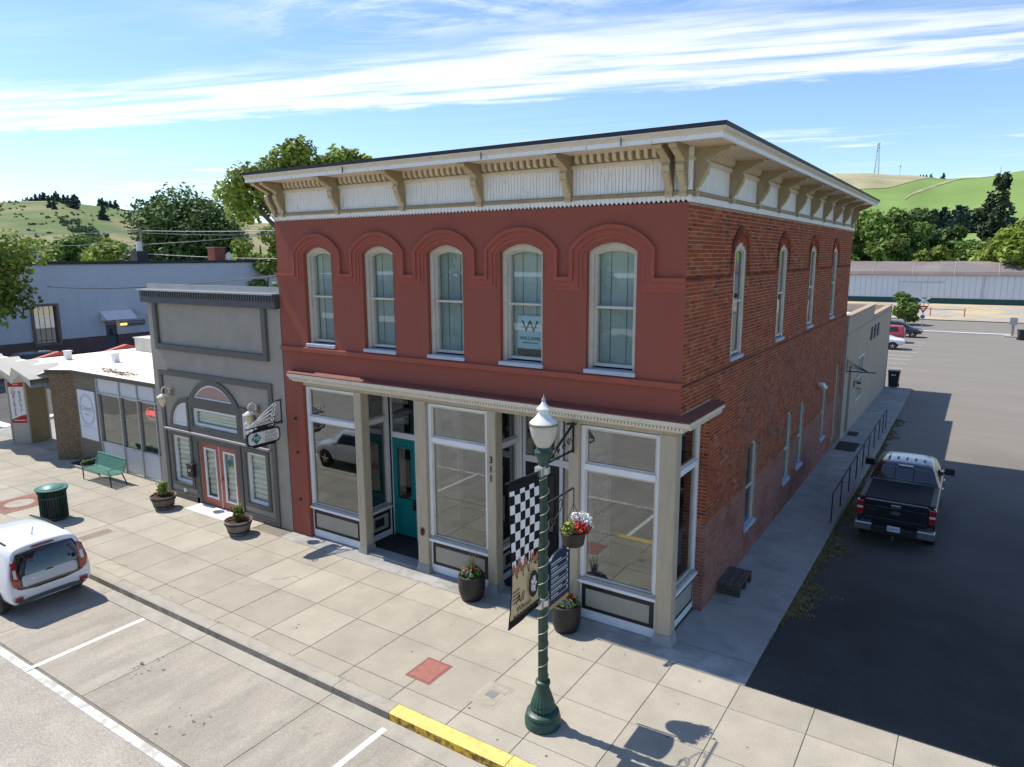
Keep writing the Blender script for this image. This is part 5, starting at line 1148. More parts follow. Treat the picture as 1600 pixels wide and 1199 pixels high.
q = MB(); cyy, cz = -.36, .50
ring = lambda r, e: [(cyy + r * .72 * math.cos(a), cz + r * 1.15 * math.sin(a)) for a in np.linspace(0, 2 * PI, e)]
q.strip(ring(.2, 25), ring(.125, 25), PS, .03, .036); q.build('banner_tyre', black, bn)
q = MB()
for k in range(5): a = 2 * PI * k / 5; q.bar((.034, cyy, cz), (.034, cyy + .09 * math.cos(a), cz + .14 * math.sin(a)), .02, .03)
q.build('banner_spokes', white, bn, kind='stuff')
q = MB()
for k in range(9): q.bar((.036, -.95 + .09 * k, .15), (.036, -.89 + .09 * k, .155), .01, .04)
for k in range(4): q.bar((.036, -.98, .40 + .06 * k), (.036, -.78, .41 + .06 * k), .006, .012)
q.build('banner_marks', black, bn, kind='stuff')
# directory board
db = thing('directory_sign', 'dark blue arched directory board with white lines behind the lamp post', 'sign', (LX + .04, LY + .12, 2.0))
navy = mat('navy board', (.012, .028, .06), .45, .1, 3)
arch_pts = [(.0, .16), (.66, .16), (.66, .98)] + [(.33 + .33 * math.cos(a), .90 + .16 * math.sin(a) + .06 * (1 - math.cos(a)) / 2 * 0) for a in np.linspace(.4, PI - .1, 10)] + [(.0, .9)]
MB().prism(arch_pts, PS, -.02, .02).build('board', navy, db); MB().prism([(.0, .09), (.66, .09), (.66, .158), (.0, .158)], PS, -.02, .021).build('tan_strip', mat('tan strip', (.42, .27, .11), .6, .1), db)
MB().bar((0, .69, .0), (0, .69, 1.0), .03, .03).build('side_post', iron, db)
q = MB()
for k in range(7): q.box(.02, .04, .255 + .1 * k, .023, .62, .262 + .1 * k)
q.build('board_rules', white, db, kind='stuff')
q = MB()
for k, ws in enumerate(((.05, .1, .18), (.05, .3), (.05, .42), (.05, .2), (.05, .5), (.05, .15), (.05, .25))):
    x = .05
    while x < ws[-1] + .1: l = RN2.uniform(.02, .05); q.box(.02, x, .285 + .1 * k, .0225, x + l, .315 + .1 * k); x += l + .015
    q.box(.02, .58, .28 + .1 * k, .0225, .62, .32 + .1 * k)
q.build('board_lines', mat('pale print', (.55, .58, .6), .6, .05), db, kind='stuff')

# ------------------------------------------------------------------ plants
def leaf_mesh(name, blobs, n, size, mats, seed, up_bias=.5, droop=0., shell=.55):
    """blobs = (centre, radii); leaf sized quads through the outer part of each blob"""
    rng = np.random.default_rng(seed); C = np.array([b[0] for b in blobs], float); Rr = np.array([b[1] for b in blobs], float)
    wgt = (Rr[:, 0] * Rr[:, 1] + Rr[:, 1] * Rr[:, 2] + Rr[:, 0] * Rr[:, 2]); idx = rng.choice(len(blobs), n, p=wgt / wgt.sum())
    d = rng.normal(size=(n, 3)); d /= np.linalg.norm(d, axis=1)[:, None]; r = shell + (1 - shell) * rng.random(n) ** .6; r *= 1 + .08 * rng.normal(size=n)
    P = C[idx] + d * Rr[idx] * r[:, None]
    nr = d * .7 + rng.normal(size=(n, 3)) * .6 + np.array([0, 0, up_bias]); nr /= np.linalg.norm(nr, axis=1)[:, None]
    a = np.cross(nr, rng.normal(size=(n, 3))); a /= np.linalg.norm(a, axis=1)[:, None]; b = np.cross(nr, a); s = size * (.6 + .8 * rng.random(n))[:, None]
    V = np.stack([P - a * s, P - b * s * .55, P + a * s + np.array([0, 0, -droop]) * s, P + b * s * .55], 1).reshape(-1, 3)
    me = bpy.data.meshes.new(name); me.vertices.add(4 * n); me.vertices.foreach_set('co', V.ravel()); me.loops.add(4 * n); me.loops.foreach_set('vertex_index', np.arange(4 * n)); me.polygons.add(n); me.polygons.foreach_set('loop_start', np.arange(0, 4 * n, 4))
    t = np.clip(.5 + .20 * rng.normal(size=n) + (rng.random(len(blobs))[idx] - .5) * .7, 0, 1); at = me.attributes.new('tint', 'FLOAT', 'FACE'); at.data.foreach_set('value', t.astype(np.float32))
    me.materials.append(mats); me.update(); me.validate(); return me
def tree(name, label, loc, h, rad, nleaf, size, m, seed, base=.25, nb=26, trunk=.35, group=None, flat=1., lean=(0, 0), cat='tree', branches=6, shell=.5, clump=.33):
    r = random.Random(seed); t = thing(name, label, cat, loc, group=group); blobs = []; zc = h * (base + (1 - base) / 2); hz = h * (1 - base) / 2
    for k in range(nb):
        while True:
            x, y, z = (r.uniform(-1, 1) for _ in range(3))
            if .12 < x * x + y * y + z * z < 1: break
        s = r.uniform(.75, 1.25) * clump * rad; wz = 1 if z > -.2 else .8
        blobs.append(((x * (rad - s * .6) * wz + lean[0], y * (rad - s * .6) * wz + lean[1], zc + z * (hz - s * .5)), (s, s, s * .75 * flat)))
    mb = MB(); mb.tube([(0, 0, -.3), (lean[0] * .2, lean[1] * .2, h * base * .6), (lean[0] * .6, lean[1] * .6, zc), (lean[0], lean[1], zc + hz * .5)], [trunk * 1.25, trunk, trunk * .6, trunk * .2], 8)
    for k in range(branches):
        b = blobs[k * len(blobs) // branches][0]; z0 = h * base * r.uniform(.7, 1.3); f0 = min(1, z0 / zc) * .6
        mb.tube([(lean[0] * f0, lean[1] * f0, z0), (b[0] * .45 + lean[0] * .2, b[1] * .45 + lean[1] * .2, z0 + (b[2] - z0) * .55), b], [trunk * .5, trunk * .3, trunk * .08], 6)
    mb.build('trunk', bark, t, smooth=True)
    link('crown', leaf_mesh('crown', blobs, nleaf, size, m, seed, shell=shell), t); return t
def conifer(name, label, loc, h, rad, n, size, m, seed, group=None, cat='tree', ragged=.25, trunk=.3):
    r = random.Random(seed); t = thing(name, label, cat, loc, group=group); blobs = []; k = 0
    tiers = max(5, int(h / (rad * .55)))
    for i in range(tiers):
        q = i / tiers; z = h * (.10 + .88 * q); rr = rad * (1 - q) ** .8 + .08 * rad
        for a in range(max(3, int(7 * (1 - q)))):
            an = r.uniform(0, 6.3); l = rr * r.uniform(1 - ragged, 1 + ragged * .6); blobs.append(((math.cos(an) * l * .55, math.sin(an) * l * .55, z + r.uniform(-.02, .02) * h), (l * .5, l * .5, h / tiers * .5)))
    MB().tube([(0, 0, -.5), (0, 0, h * .97)], [trunk, trunk * .12], 6).build('trunk', bark, t)
    link('crown', leaf_mesh('crown', blobs, n, size, m, seed, shell=.3), t); return t
def at(az, dist, z=0.): a = math.radians(az); return (CAM.x + dist * math.sin(a), CAM.y + dist * math.cos(a), z)
# planters in front of the shops
stave = mat('weathered barrel stave', (.17, .135, .105), .85, .25, 6, .5, 20, stretch=(1, 1, .3), col2=(.28, .25, .22), c2amt=.6, c2s=3, rnd=.2)
def barrel(label, x, y, seed):
    t = thing('barrel_planter', label, 'planter', (x, y, 0), group='half barrel planters before the grey shop'); ns = 18; me = None
    q = MB(); w = math.tan(PI / ns)
    q.add([(.27, -.27 * w * .96, .02), (.27, .27 * w * .96, .02), (.40, .40 * w * .96, .44), (.40, -.40 * w * .96, .44), (.24, -.24 * w, .02), (.24, .24 * w, .02), (.365, .365 * w, .44), (.365, -.365 * w, .44)], [(0, 1, 2, 3), (4, 7, 6, 5), (3, 2, 6, 7), (0, 3, 7, 4), (1, 5, 6, 2)])
    sm = q.mesh('stave', stave)
    for k in range(ns): o = link('stave', sm, t); o.rotation_euler = (0, 0, 2 * PI * k / ns)
    for z, r in ((.10, .30), (.34, .375)): MB().lathe([(r, z), (r + .012, z), (r + .02, z + .045), (r + .006, z + .045)], 24).build('hoop', iron, t)
    MB().lathe([(.36, .40), (.2, .43), (.01, .44)], 18).build('soil', soil, t)
    rr = random.Random(seed); st = MB()
    for k in range(16):
        a = rr.uniform(0, 6.3); l = rr.uniform(.2, .5); st.tube([(.05 * math.cos(a), .05 * math.sin(a), .42), (.12 * math.cos(a), .12 * math.sin(a), .42 + l * .6), (.19 * math.cos(a), .19 * math.sin(a), .42 + l)], .006, 4)
    st.build('stems', leafd, t, kind='stuff')
    link('leaves', leaf_mesh('leaves', [((0, 0, .62), (.17, .17, .22)), ((.05, .03, .80), (.10, .10, .14)), ((-.05, .0, .75), (.1, .1, .12))], 420, .045, leafy, seed, shell=.3), t, kind='stuff')
    link('trailing_leaves', leaf_mesh('trailing_leaves', [((-.18, -.1, .46), (.15, .12, .05)), ((.15, .14, .45), (.12, .1, .04))], 160, .04, mat('rust leaf', (.20, .07, .03), .7, .2, 4, tint=.4), seed + 1, shell=.2), t, kind='stuff')
barrel('half barrel planter with a small bush left of the double doors', -16.95, -.93, 3); barrel('half barrel planter with a taller bush right of the double doors', -12.98, -.98, 4)
redfl = mat('red petals', (.50, .012, .015), .6, .2, 6, tint=.3); whfl = mat('white petals', (.80, .80, .78), .6, .05, 6); purfl = mat('violet petals', (.10, .06, .25), .6, .2, 6); potm = mat('charcoal pot', (.022, .021, .021), .5, .15, 4, .08, 40)
blade = mat('grass blade', (.36, .38, .13), .6, .2, 6, tint=.3)
def pot(label, x, y, seed, h=.62):
    t = thing('flower_pot', label, 'planter', (x, y, 0), group='round charcoal pots by the shopfront columns')
    MB().lathe([(.22, 0), (.26, .03), (.315, .22), (.325, .45), (.32, h - .02), (.30, h), (.285, h), (.285, h - .05)], 28).build('pot', potm, t, smooth=True); MB().lathe([(.285, h - .06), (.01, h - .05)], 20).build('soil', soil, t)
    link('leaves', leaf_mesh('leaves', [((0, 0, h + .03), (.26, .26, .09))], 330, .05, leafd, seed), t, kind='stuff')
    link('blooms', leaf_mesh('blooms', [((.05, .05, h + .12), (.1, .1, .08)), ((-.12, -.05, h + .07), (.08, .08, .05))], 70, .035, redfl, seed + 1), t, kind='stuff'); link('blooms', leaf_mesh('blooms', [((.02, -.14, h + .06), (.14, .08, .04))], 50, .032, purfl, seed + 2), t, kind='stuff')
    rr = random.Random(seed); mb = MB()
    for k in range(70):
        a = rr.uniform(0, 6.3); l = rr.uniform(.3, .78); o = rr.uniform(.1, .5); dx, dy = math.cos(a), math.sin(a); w = Vector((-dy, dx, 0)) * .011
        ps = [Vector((dx * o * s * l * 1.1, dy * o * s * l * 1.1, h + l * (s - (.9 if o > .38 else .3) * s * s))) for s in (0, .35, .7, 1)]
        for p0, p1, w0, w1 in zip(ps[:-1], ps[1:], (1, .9, .6), (.9, .6, .1)): mb.add([p0 - w * w0, p0 + w * w0, p1 + w * w1, p1 - w * w1], [(0, 1, 2, 3)])
    mb.build('grass_blades', blade, t, kind='stuff'); return t
pot('dark pot of grass and red flowers at the house number column', -4.80, -.48, 21); pot('dark pot of red and violet flowers under the hanging basket', -2.22, -.52, 31)
hb = thing('hanging_basket', 'black hanging basket of white and red flowers on the lamp arm', 'hanging basket', (LX, LY + 1.05, 2.93))
MB().lathe([(.17, 0), (.19, .02), (.235, .27), (.245, .28), (.225, .26)], 24).build('basket_bowl', potm, hb, smooth=True); MB().lathe([(.225, .25), (.01, .26)], 16).build('soil', soil, hb)
mb = MB()
for k in range(3): a = 2 * PI * k / 3; mb.tube([(.22 * math.cos(a), .22 * math.sin(a), .27), (0, 0, .78)], .006, 4)
mb.tube([(0, 0, .78), (0, 0, 1.05)], .010, 5); mb.build('hanger_wires', iron, hb)
link('white_flowers', leaf_mesh('white_flowers', [((.10, .14, .46), (.17, .15, .12)), ((.18, .22, .36), (.1, .1, .12)), ((0, .05, .52), (.08, .08, .08))], 330, .032, whfl, 5, shell=.35), hb, kind='stuff')
link('red_flowers', leaf_mesh('red_flowers', [((.12, -.02, .36), (.15, .15, .11)), ((.20, .12, .30), (.08, .1, .08))], 280, .032, redfl, 6, shell=.35), hb, kind='stuff')
link('foliage', leaf_mesh('foliage', [((.0, -.2, .36), (.13, .12, .12)), ((.05, -.22, .44), (.07, .07, .1))], 240, .034, mat('lime leaf', (.30, .34, .07), .6, .15, 4, tint=.4), 7), hb, kind='stuff')
link('foliage', leaf_mesh('foliage', [((0, 0, .32), (.22, .22, .06))], 160, .04, leafd, 8), hb, kind='stuff')
fb = thing('flower_bed', 'dark planting strip with a red flower beside the pebble wall', 'flower bed', (-23.6, .1, 0)); MB().box(-1.3, -.3, -.02, 1.1, .32, .05).build('bed_soil', soil, fb); MB().box(-1.35, -.36, -.02, 1.15, -.3, .10).build('bed_edge', kerbm, fb)
link('leaves', leaf_mesh('leaves', [((-.4, .05, .2), (.3, .2, .14)), ((.4, .05, .12), (.4, .2, .08))], 220, .05, leafd, 9), fb, kind='stuff'); link('blooms', leaf_mesh('blooms', [((-.35, 0, .3), (.16, .12, .06))], 40, .04, redfl, 10), fb, kind='stuff')

# ------------------------------------------------------------------ bench and litter bin
benchg = mat('sea green bench paint', (.10, .26, .20), .5, .12, 4, .1, 60); bn_ = thing('park_bench', 'sea green metal mesh bench in front of the realty windows', 'bench', (-21.45, -.45, 0), 0)
mb = MB(); prof = [(-.36, .43), (-.34, .455), (-.1, .43), (.06, .42), (.13, .46), (.20, .66), (.27, .90)]
frame_p = prof
for k in range(60):
    x = -.93 + 1.86 * k / 59
    for (a, b), (c, d) in zip(prof[:-1], prof[1:]): mb.bar((x, a, b), (x, c, d), .019, .008)
for i in range(13):
    s = i / 12 * 5.999; j = int(s); t_ = s - j; y = prof[j][0] + (prof[j + 1][0] - prof[j][0]) * t_; z = prof[j][1] + (prof[j + 1][1] - prof[j][1]) * t_; mb.bar((-.94, y, z), (.94, y, z), .012, .02)
mb.build('seat_mesh', benchg, bn_, kind='stuff')
for x in (-.96, .96):
    MB().tube([(x, a, b) for a, b in prof], .022, 6).build('seat_frame', benchg, bn_); MB().tube([(x, -.34, .45), (x, -.40, .60), (x, -.32, .66), (x, .0, .66), (x, .2, .68)], .022, 6).build('armrest', benchg, bn_)
    MB().tube([(x, -.34, .44), (x, -.34, .0)], .022, 6).build('leg', iron, bn_); MB().tube([(x, .08, .43), (x, .22, .0)], .022, 6).build('leg', iron, bn_)
MB().tube([(-.96, .27, .9), (.96, .27, .9)], .022, 6).build('top_rail', benchg, bn_)
lb = thing('litter_bin', 'dark green slatted litter bin with a pale domed lid', 'litter bin', (-18.95, -3.33, 0)); bing = mat('bin green', (.014, .06, .045), .45, .15, 4, .05, 40)
bar_me = MB().bar((.355, 0, .05), (.355, 0, .86), .012, .055).bar((.355, 0, .86), (.43, 0, 1.0), .012, .05).mesh('slat', bing)
for k in range(32): o = link('slat', bar_me, lb); o.rotation_euler = (0, 0, 2 * PI * k / 32)
MB().lathe([(.33, .03), (.335, .9), (.32, .9)], 24).build('liner', black, lb)
for z in (.06, .72): MB().lathe([(.36, z), (.368, z), (.368, z + .05), (.36, z + .05)], 32).build('hoop', bing, lb)
MB().lathe([(.40, .985), (.455, .99), (.455, 1.015), (.40, 1.015)], 32).build('rim', mat('rim green', (.05, .16, .125), .4, .1, 4), lb, smooth=True)
MB().lathe([(.33, .98), (.32, 1.03), (.24, 1.09), (.1, 1.12), (.005, 1.125)], 28).build('lid', mat('lid green', (.12, .27, .22), .4, .1, 4), lb, smooth=True)

# ================================================================== VEHICLES (local x = forward, y = left)
def half(x, zb, w, zbelt, wr, zr, xs=None):
    p = [(0, zb), (w * .86, zb), (w, zb + .14), (w + .012, (zb + zbelt) / 2 + .05), (w - .015, zbelt), (wr + .03, zr - .10), (wr - .07, zr - .012), (wr * .5, zr + .008), (0, zr + .012)]
    return [((x if xs is None else x + xs[i]), y, z) for i, (y, z) in enumerate(p)]
def loft(rings):
    mb = MB(); n = len(rings[0]); m = 2 * n - 2
    for r in rings: mb.v += [(x, y, z) for x, y, z in r] + [(x, -y, z) for x, y, z in r[-2:0:-1]]
    for k in range(len(rings) - 1):
        for i in range(m): mb.f.append((k * m + i, k * m + (i + 1) % m, (k + 1) * m + (i + 1) % m, (k + 1) * m + i)); mb.m.append(0)
    for k in (0, len(rings) - 1):
        o = k * m
        for i in range(n - 1):
            a, b = i, i + 1; c, d = (m - b) % m, (m - a) % m
            q = [a, b, c, d]; q = [q[j] for j in range(4) if q[j] not in q[:j]]
            q = tuple(o + z for z in (q if k == 0 else q[::-1])); mb.f.append(q); mb.m.append(0)
    return mb
def body(name, rings, m, parent, lv=2):
    o = loft(rings).build(name, m, parent, smooth=True, ang=180, fix=True); s = o.modifiers.new('sub', 'SUBSURF'); s.levels = s.render_levels = lv
    bpy.context.view_layer.update(); dg = bpy.context.evaluated_depsgraph_get()
    me2 = bpy.data.meshes.new_from_object(o.evaluated_get(dg)); o.modifiers.clear(); o.data = me2
    return o, BVHTree.FromPolygons([v.co.copy() for v in me2.vertices], [tuple(p.vertices) for p in me2.polygons])
AX_ = {'-x': (lambda a, b: (-9, a, b), (1, 0, 0)), '+x': (lambda a, b: (9, a, b), (-1, 0, 0)), '+y': (lambda a, b: (a, 9, b), (0, -1, 0)), '-y': (lambda a, b: (a, -9, b), (0, 1, 0)), '+z': (lambda a, b: (a, b, 9), (0, 0, -1))}
def decal(name, bvh, poly, axis, m, parent, off=.008, nu=14, nv=10, **kw):
    """thin panel following the body: a convex outline projected on to it"""
    fn, d = AX_[axis]; d = Vector(d); b0, b1 = min(p[1] for p in poly), max(p[1] for p in poly); mb = MB(); grid = []
    for j in range(nv + 1):
        b = b0 + (b1 - b0) * (.001 + .998 * j / nv); xs = []
        for (a1, c1), (a2, c2) in zip(poly, poly[1:] + poly[:1]):
            if (c1 - b) * (c2 - b) < 0: xs.append(a1 + (a2 - a1) * (b - c1) / (c2 - c1))
        if len(xs) < 2: continue
        row = []
        for i in range(nu + 1):
            a = min(xs) + (max(xs) - min(xs)) * i / nu; h, nrm, _, _ = bvh.ray_cast(Vector(fn(a, b)), d)
            row.append(None if h is None else h + nrm * off if nrm.dot(d) < 0 else h - nrm * off)
        grid.append(row)
    idx = {}
    for j, row in enumerate(grid):
        for i, q in enumerate(row):
            if q is not None: idx[(i, j)] = len(mb.v); mb.v.append(tuple(q))
    for j in range(len(grid) - 1):
        for i in range(nu):
            k = [(i, j), (i + 1, j), (i + 1, j + 1), (i, j + 1)]
            if all(q in idx for q in k): mb.f.append(tuple(idx[q] for q in k)); mb.m.append(0)
    o = mb.build(name, m, parent, smooth=True, ang=180, **kw)
    if off > .004: s = o.modifiers.new('solid', 'SOLIDIFY'); s.thickness = off; s.offset = -1
    return o
tint_gl = mat('dark car glass', (.008, .009, .011), .03, .1, 2, spec=.9, coat=.5); redlens = mat('red lamp lens', (.28, .012, .014), .12, .1, 8, spec=.7, coat=1); clearlens = mat('clear lamp lens', (.62, .63, .65), .12, .05, 8, spec=.8, coat=1)
def wheel(parent, x, y, r, w, mr=None):
    s = 1 if y > 0 else -1; t = MB(); pr = [(r * .62, -w / 2), (r * .92, -w / 2), (r, -w / 2 + .03), (r, w / 2 - .03), (r * .92, w / 2), (r * .62, w / 2 - .02)]
    t.lathe(pr, 28); t.v = [(x + a, y - s * w / 2 + c * s, r + b) for a, b, c in t.v]; wh = t.build('wheel', rubber, parent, smooth=True, ang=35, fix=True)
    q = MB(); q.lathe([(r * .64, .0), (r * .64, w * .44), (r * .58, w * .47), (r * .55, w * .3), (r * .1, w * .34), (.001, w * .36)], 24); 
    q.v = [(x + a, y - s * w / 2 + c * s, r + b) for a, b, c in q.v]; rim = q.build('rim', rubber, wh)
    q = MB()
    for k in range(5):
        a = 2 * PI * k / 5 + .3; q.bar((x, y - s * w * .1, r), (x + r * .58 * math.cos(a), y - s * w * .05, r + r * .58 * math.sin(a)), .07, .03, upv=(0, 1, 0))
    q.build('spokes', mr or alloy, wh, kind='stuff')
alloy = mat('alloy wheel', (.55, .56, .58), .25, .05, 5, metal=.9)
def arches(bvh, parent, xs, r, w):
    for x in xs:
        for ax in ('+y', '-y'):
            decal('wheel_arch', bvh, [(x + r * 1.17 * math.cos(a), r + r * 1.17 * math.sin(a)) for a in np.linspace(-.62, PI + .62, 18)], ax, black, parent, .012, 12, 10)
# --- white hatchback at the kerb
kia = thing('parked_car', 'white boxy hatchback parked at the kerb with its black rear window facing us', 'car', (-13.05, -5.98, -.14), PI)
wp = mat('white car paint', (.74, .76, .80), .22, .02, 1, spec=.5, coat=1)
rear_xs = [.12, .05, .0, -.02, .03, .16, .22, .26, .27]
KR = [half(.03, .34, .70, 1.02, .56, 1.50, [v + .07 for v in rear_xs]), half(.02, .30, .85, 1.02, .68, 1.57, rear_xs), half(.05, .29, .885, 1.02, .70, 1.60, rear_xs), half(.22, .28, .90, 1.03, .73, 1.63, [v * .9 for v in rear_xs]), half(.75, .27, .905, 1.01, .73, 1.655), half(1.7, .26, .905, .99, .73, 1.66), half(2.35, .26, .90, .98, .69, 1.60), half(2.62, .26, .90, .98, .68, 1.54), half(3.15, .26, .90, .98, .70, 1.10), half(3.3, .26, .89, .96, .74, 1.04), half(3.75, .27, .87, .90, .70, .98), half(4.02, .30, .80, .74, .6, .86), half(4.1, .36, .68, .66, .5, .72)]
kb_, kv = body('body', KR, wp, kia)
decal('rear_panel', kv, [(-.80, .92), (-.70, .68), (-.3, .62), (.3, .62), (.70, .68), (.80, .92), (.74, 1.20), (.62, 1.47), (-.62, 1.47), (-.74, 1.20)], '-x', tint_gl, kia, .008, 26, 18)
decal('tailgate_panel', kv, [(-.55, .72), (-.60, .76), (-.60, .93), (-.56, .97), (.56, .97), (.60, .93), (.60, .76), (.55, .72)], '-x', mat('silver car panel', (.48, .50, .54), .3, .03, 1, coat=.6), kia, .020, 20, 8)
for s in (-1, 1):
    decal('taillight', kv, [(s * .645, .72), (s * .80, .78), (s * .83, 1.0), (s * .76, 1.33), (s * .68, 1.36), (s * .66, 1.05)], '-x', redlens, kia, .022, 8, 14); decal('reverse_lamp', kv, [(s * .70, .95), (s * .77, .97), (s * .77, 1.17), (s * .71, 1.17)], '-x', clearlens, kia, .029, 5, 6)
    decal('reflector', kv, [(s * .62, .42), (s * .80, .42), (s * .80, .52), (s * .62, .52)], '-x', redlens, kia, .02, 6, 4)
    decal('side_window', kv, [(.62, 1.06), (2.75, 1.02), (2.45, 1.44), (.85, 1.47)], '+y' if s > 0 else '-y', tint_gl, kia, .006, 20, 8)
    MB().tube([(.62, s * .63, 1.625), (1.5, s * .63, 1.672), (2.3, s * .60, 1.63)], .022, 6).build('roof_rail', black, kia)
    MB().box(2.55, s * .88 if s > 0 else -1.06, .98, 2.72, 1.06 if s > 0 else -.88, 1.13).build('mirror', wp, kia, bevel=.03)
    decal('door_gap', kv, [(1.60, .42), (1.612, .42), (1.612, 1.0), (1.60, 1.0)], '+y' if s > 0 else '-y', black, kia, .003, 1, 6); decal('door_gap', kv, [(2.72, .42), (2.732, .42), (2.732, .98), (2.72, .98)], '+y' if s > 0 else '-y', black, kia, .003, 1, 6)
decal('bumper_lower', kv, [(-.78, .29), (.78, .29), (.72, .40), (.45, .43), (-.45, .43), (-.72, .40)], '-x', mat('grey bumper plastic', (.10, .10, .105), .6, .1), kia, .012, 18, 6)
decal('windscreen', kv, [(2.64, -.60), (3.12, -.70), (3.12, .70), (2.64, .60)], '+z', tint_gl, kia, .006, 12, 12)
decal('brake_light', kv, [(-.24, 1.525), (.24, 1.525), (.24, 1.56), (-.24, 1.56)], '-x', redlens, kia, .02, 10, 3)
MB().bar((.80, .0, 1.62), (.70, .0, 1.86), .012, .012).box(.76, -.03, 1.60, .86, .03, 1.66).build('antenna', mat('antenna base', (.12, .02, .02), .5), kia)
def on_rear(bvh, y, z): h, n, _, _ = bvh.ray_cast(Vector((-9, y, z)), Vector((1, 0, 0))); return h
hh = on_rear(kv, 0, .925); q = MB(); q.prism([(.115 * math.cos(a), .052 * math.sin(a)) for a in np.linspace(0, 2 * PI, 20)[:-1]], lambda u, w, d: (hh.x - .026 - d, u, .925 + w + .0), -.02, .012); q.build('badge', black, kia)
text('badge_letters', 'KIA', .066, chrome, (hh.x - .040, 0, .925), (0, -1, 0), (0, 0, 1), kia, .002, sx=1.3)
hp = on_rear(kv, .45, .82); MB().bar((hp.x - .03, .54, .86), (hp.x - .03, .34, .86), .006, .02).bar((hp.x - .03, .54, .81), (hp.x - .03, .40, .81), .006, .015).build('model_badge', chrome, kia)
arches(kv, kia, (.78, 3.32), .335, .9)
for x in (.78, 3.32):
    for y in (.915, -.915): wheel(kia, x, y, .335, .21)
# --- black pickup in the lot
TZ = lotz(10)
trk = thing('pickup_truck', 'black crew cab pickup with a bed cover parked beside the walkway handrail', 'pickup truck', (3.26, 8.45, TZ), PI / 2)
bp_ = mat('black truck paint', (.012, .014, .020), .18, .1, 1, spec=.5, coat=1)
TR = [half(.10, .55, .92, 1.28, .90, 1.36), half(.12, .52, .97, 1.28, .93, 1.39), half(.3, .50, .995, 1.27, .95, 1.40), half(2.0, .48, 1.0, 1.26, .95, 1.40), half(4.2, .46, 1.0, 1.24, .95, 1.37), half(4.7, .46, 1.0, 1.16, .93, 1.28), half(5.5, .48, .98, 1.08, .88, 1.20), half(5.78, .52, .92, 1.0, .80, 1.10), half(5.85, .58, .82, .95, .7, 1.02)]
_, tv = body('body', TR, bp_, trk)
CR = [half(2.06, 1.25, .90, 1.35, .86, 1.44, [0, 0, 0, 0, 0, .04, .06, .06, .06]), half(2.08, 1.22, .965, 1.36, .74, 1.82, [0, 0, 0, 0, 0, .28, .34, .36, .36]), half(2.5, 1.2, .97, 1.36, .76, 1.92), half(3.4, 1.2, .97, 1.36, .77, 1.945), half(4.05, 1.2, .97, 1.35, .75, 1.90), half(4.35, 1.2, .96, 1.33, .72, 1.74), half(4.85, 1.15, .95, 1.28, .74, 1.36), half(4.9, 1.1, .90, 1.2, .70, 1.28)]
_, cv = body('cab', CR, bp_, trk)
MB().box(.14, -.80, 1.385, 2.07, .80, 1.425).build('bed_cover', mat('vinyl bed cover', (.012, .012, .014), .75, .2, 3), trk, bevel=.015)
for s in (-1, 1): MB().box(.12, s * .80 if s > 0 else -.955, 1.37, 2.1, .955 if s > 0 else -.80, 1.435).build('bed_rail', mat('dark rail trim', (.03, .032, .038), .5, .1, 4), trk, bevel=.02)
MB().box(.035, -.79, .74, .12, .79, 1.40).build('tailgate', bp_, trk, bevel=.025); MB().box(.025, -.76, 1.18, .04, .76, 1.22).box(.025, -.76, .86, .04, .76, .89).build('tailgate_crease', bp_, trk, bevel=.006)
MB().box(.01, -.12, 1.24, .04, .12, 1.32).build('tailgate_handle', chrome, trk, bevel=.012)
q = MB(); q.prism([(.12 * math.cos(a), .052 * math.sin(a)) for a in np.linspace(0, 2 * PI, 20)[:-1]], lambda u, w, d: (.03 - d, u, 1.09 + w), 0, .014); q.build('badge', chrome, trk)
text('badge_letters', 'F-150', .085, chrome, (.028, .60, 1.10), (0, -1, 0), (0, 0, 1), trk, .004, sx=1.1)
for s in (-1, 1):
    a, b = sorted((s * .80, s * .985)); l = MB().box(.03, a, .93, .2, b, 1.33).build('taillight', redlens, trk, bevel=.02); MB().box(.022, a + .02, 1.10, .05, b - .02, 1.16).build('reverse_lamp', clearlens, l)
    decal('side_window', cv, [(2.62, 1.42), (4.45, 1.40), (4.15, 1.78), (2.72, 1.82)], '+y' if s > 0 else '-y', tint_gl, trk, .006, 18, 6)
    a, b = sorted((s * 1.0, s * 1.28)); MB().box(4.05, a, 1.30, 4.18, b, 1.52).build('mirror', black, trk, bevel=.03); MB().bar((4.15, s * .93, 1.34), (4.13, s * 1.05, 1.36), .05, .05).build('mirror_arm', black, trk)
    for xx in (2.75, 3.75): MB().bar((xx, s * 1.015, 1.18), (xx + .2, s * 1.015, 1.18), .025, .03).build('door_handle', chrome, trk)
    a, b = sorted((s * .55, s * 1.0)); MB().box(-.10, a, .50, .12, b, .74).build('bumper_end', mat('silver bumper', (.40, .40, .41), .25, .06, 5, metal=.85), trk, bevel=.035)
MB().box(-.13, -.56, .47, .1, .56, .70).build('rear_bumper', black, trk, bevel=.03)
pt = MB().box(-.145, -.16, .60, -.128, .16, .76).build('number_plate', mat('pale number plate', (.55, .60, .70), .5, .05, 4), trk, bevel=.004); text('plate_letters', 'C28673Z', .085, mat('plate blue ink', (.03, .05, .14), .5), (-.147, 0, .675), (0, -1, 0), (0, 0, 1), pt, .001, sx=.85)
MB().bar((-.12, 0, .42), (-.28, 0, .40), .06, .06).build('tow_bar', iron, trk); MB().tube([(-.26, 0, .40), (-.26, 0, .52)], .03, 8).build('tow_ball', chrome, trk)
decal('rear_window', cv, [(-.80, 1.46), (.80, 1.46), (.66, 1.80), (-.66, 1.80)], '-x', tint_gl, trk, .008, 20, 8)
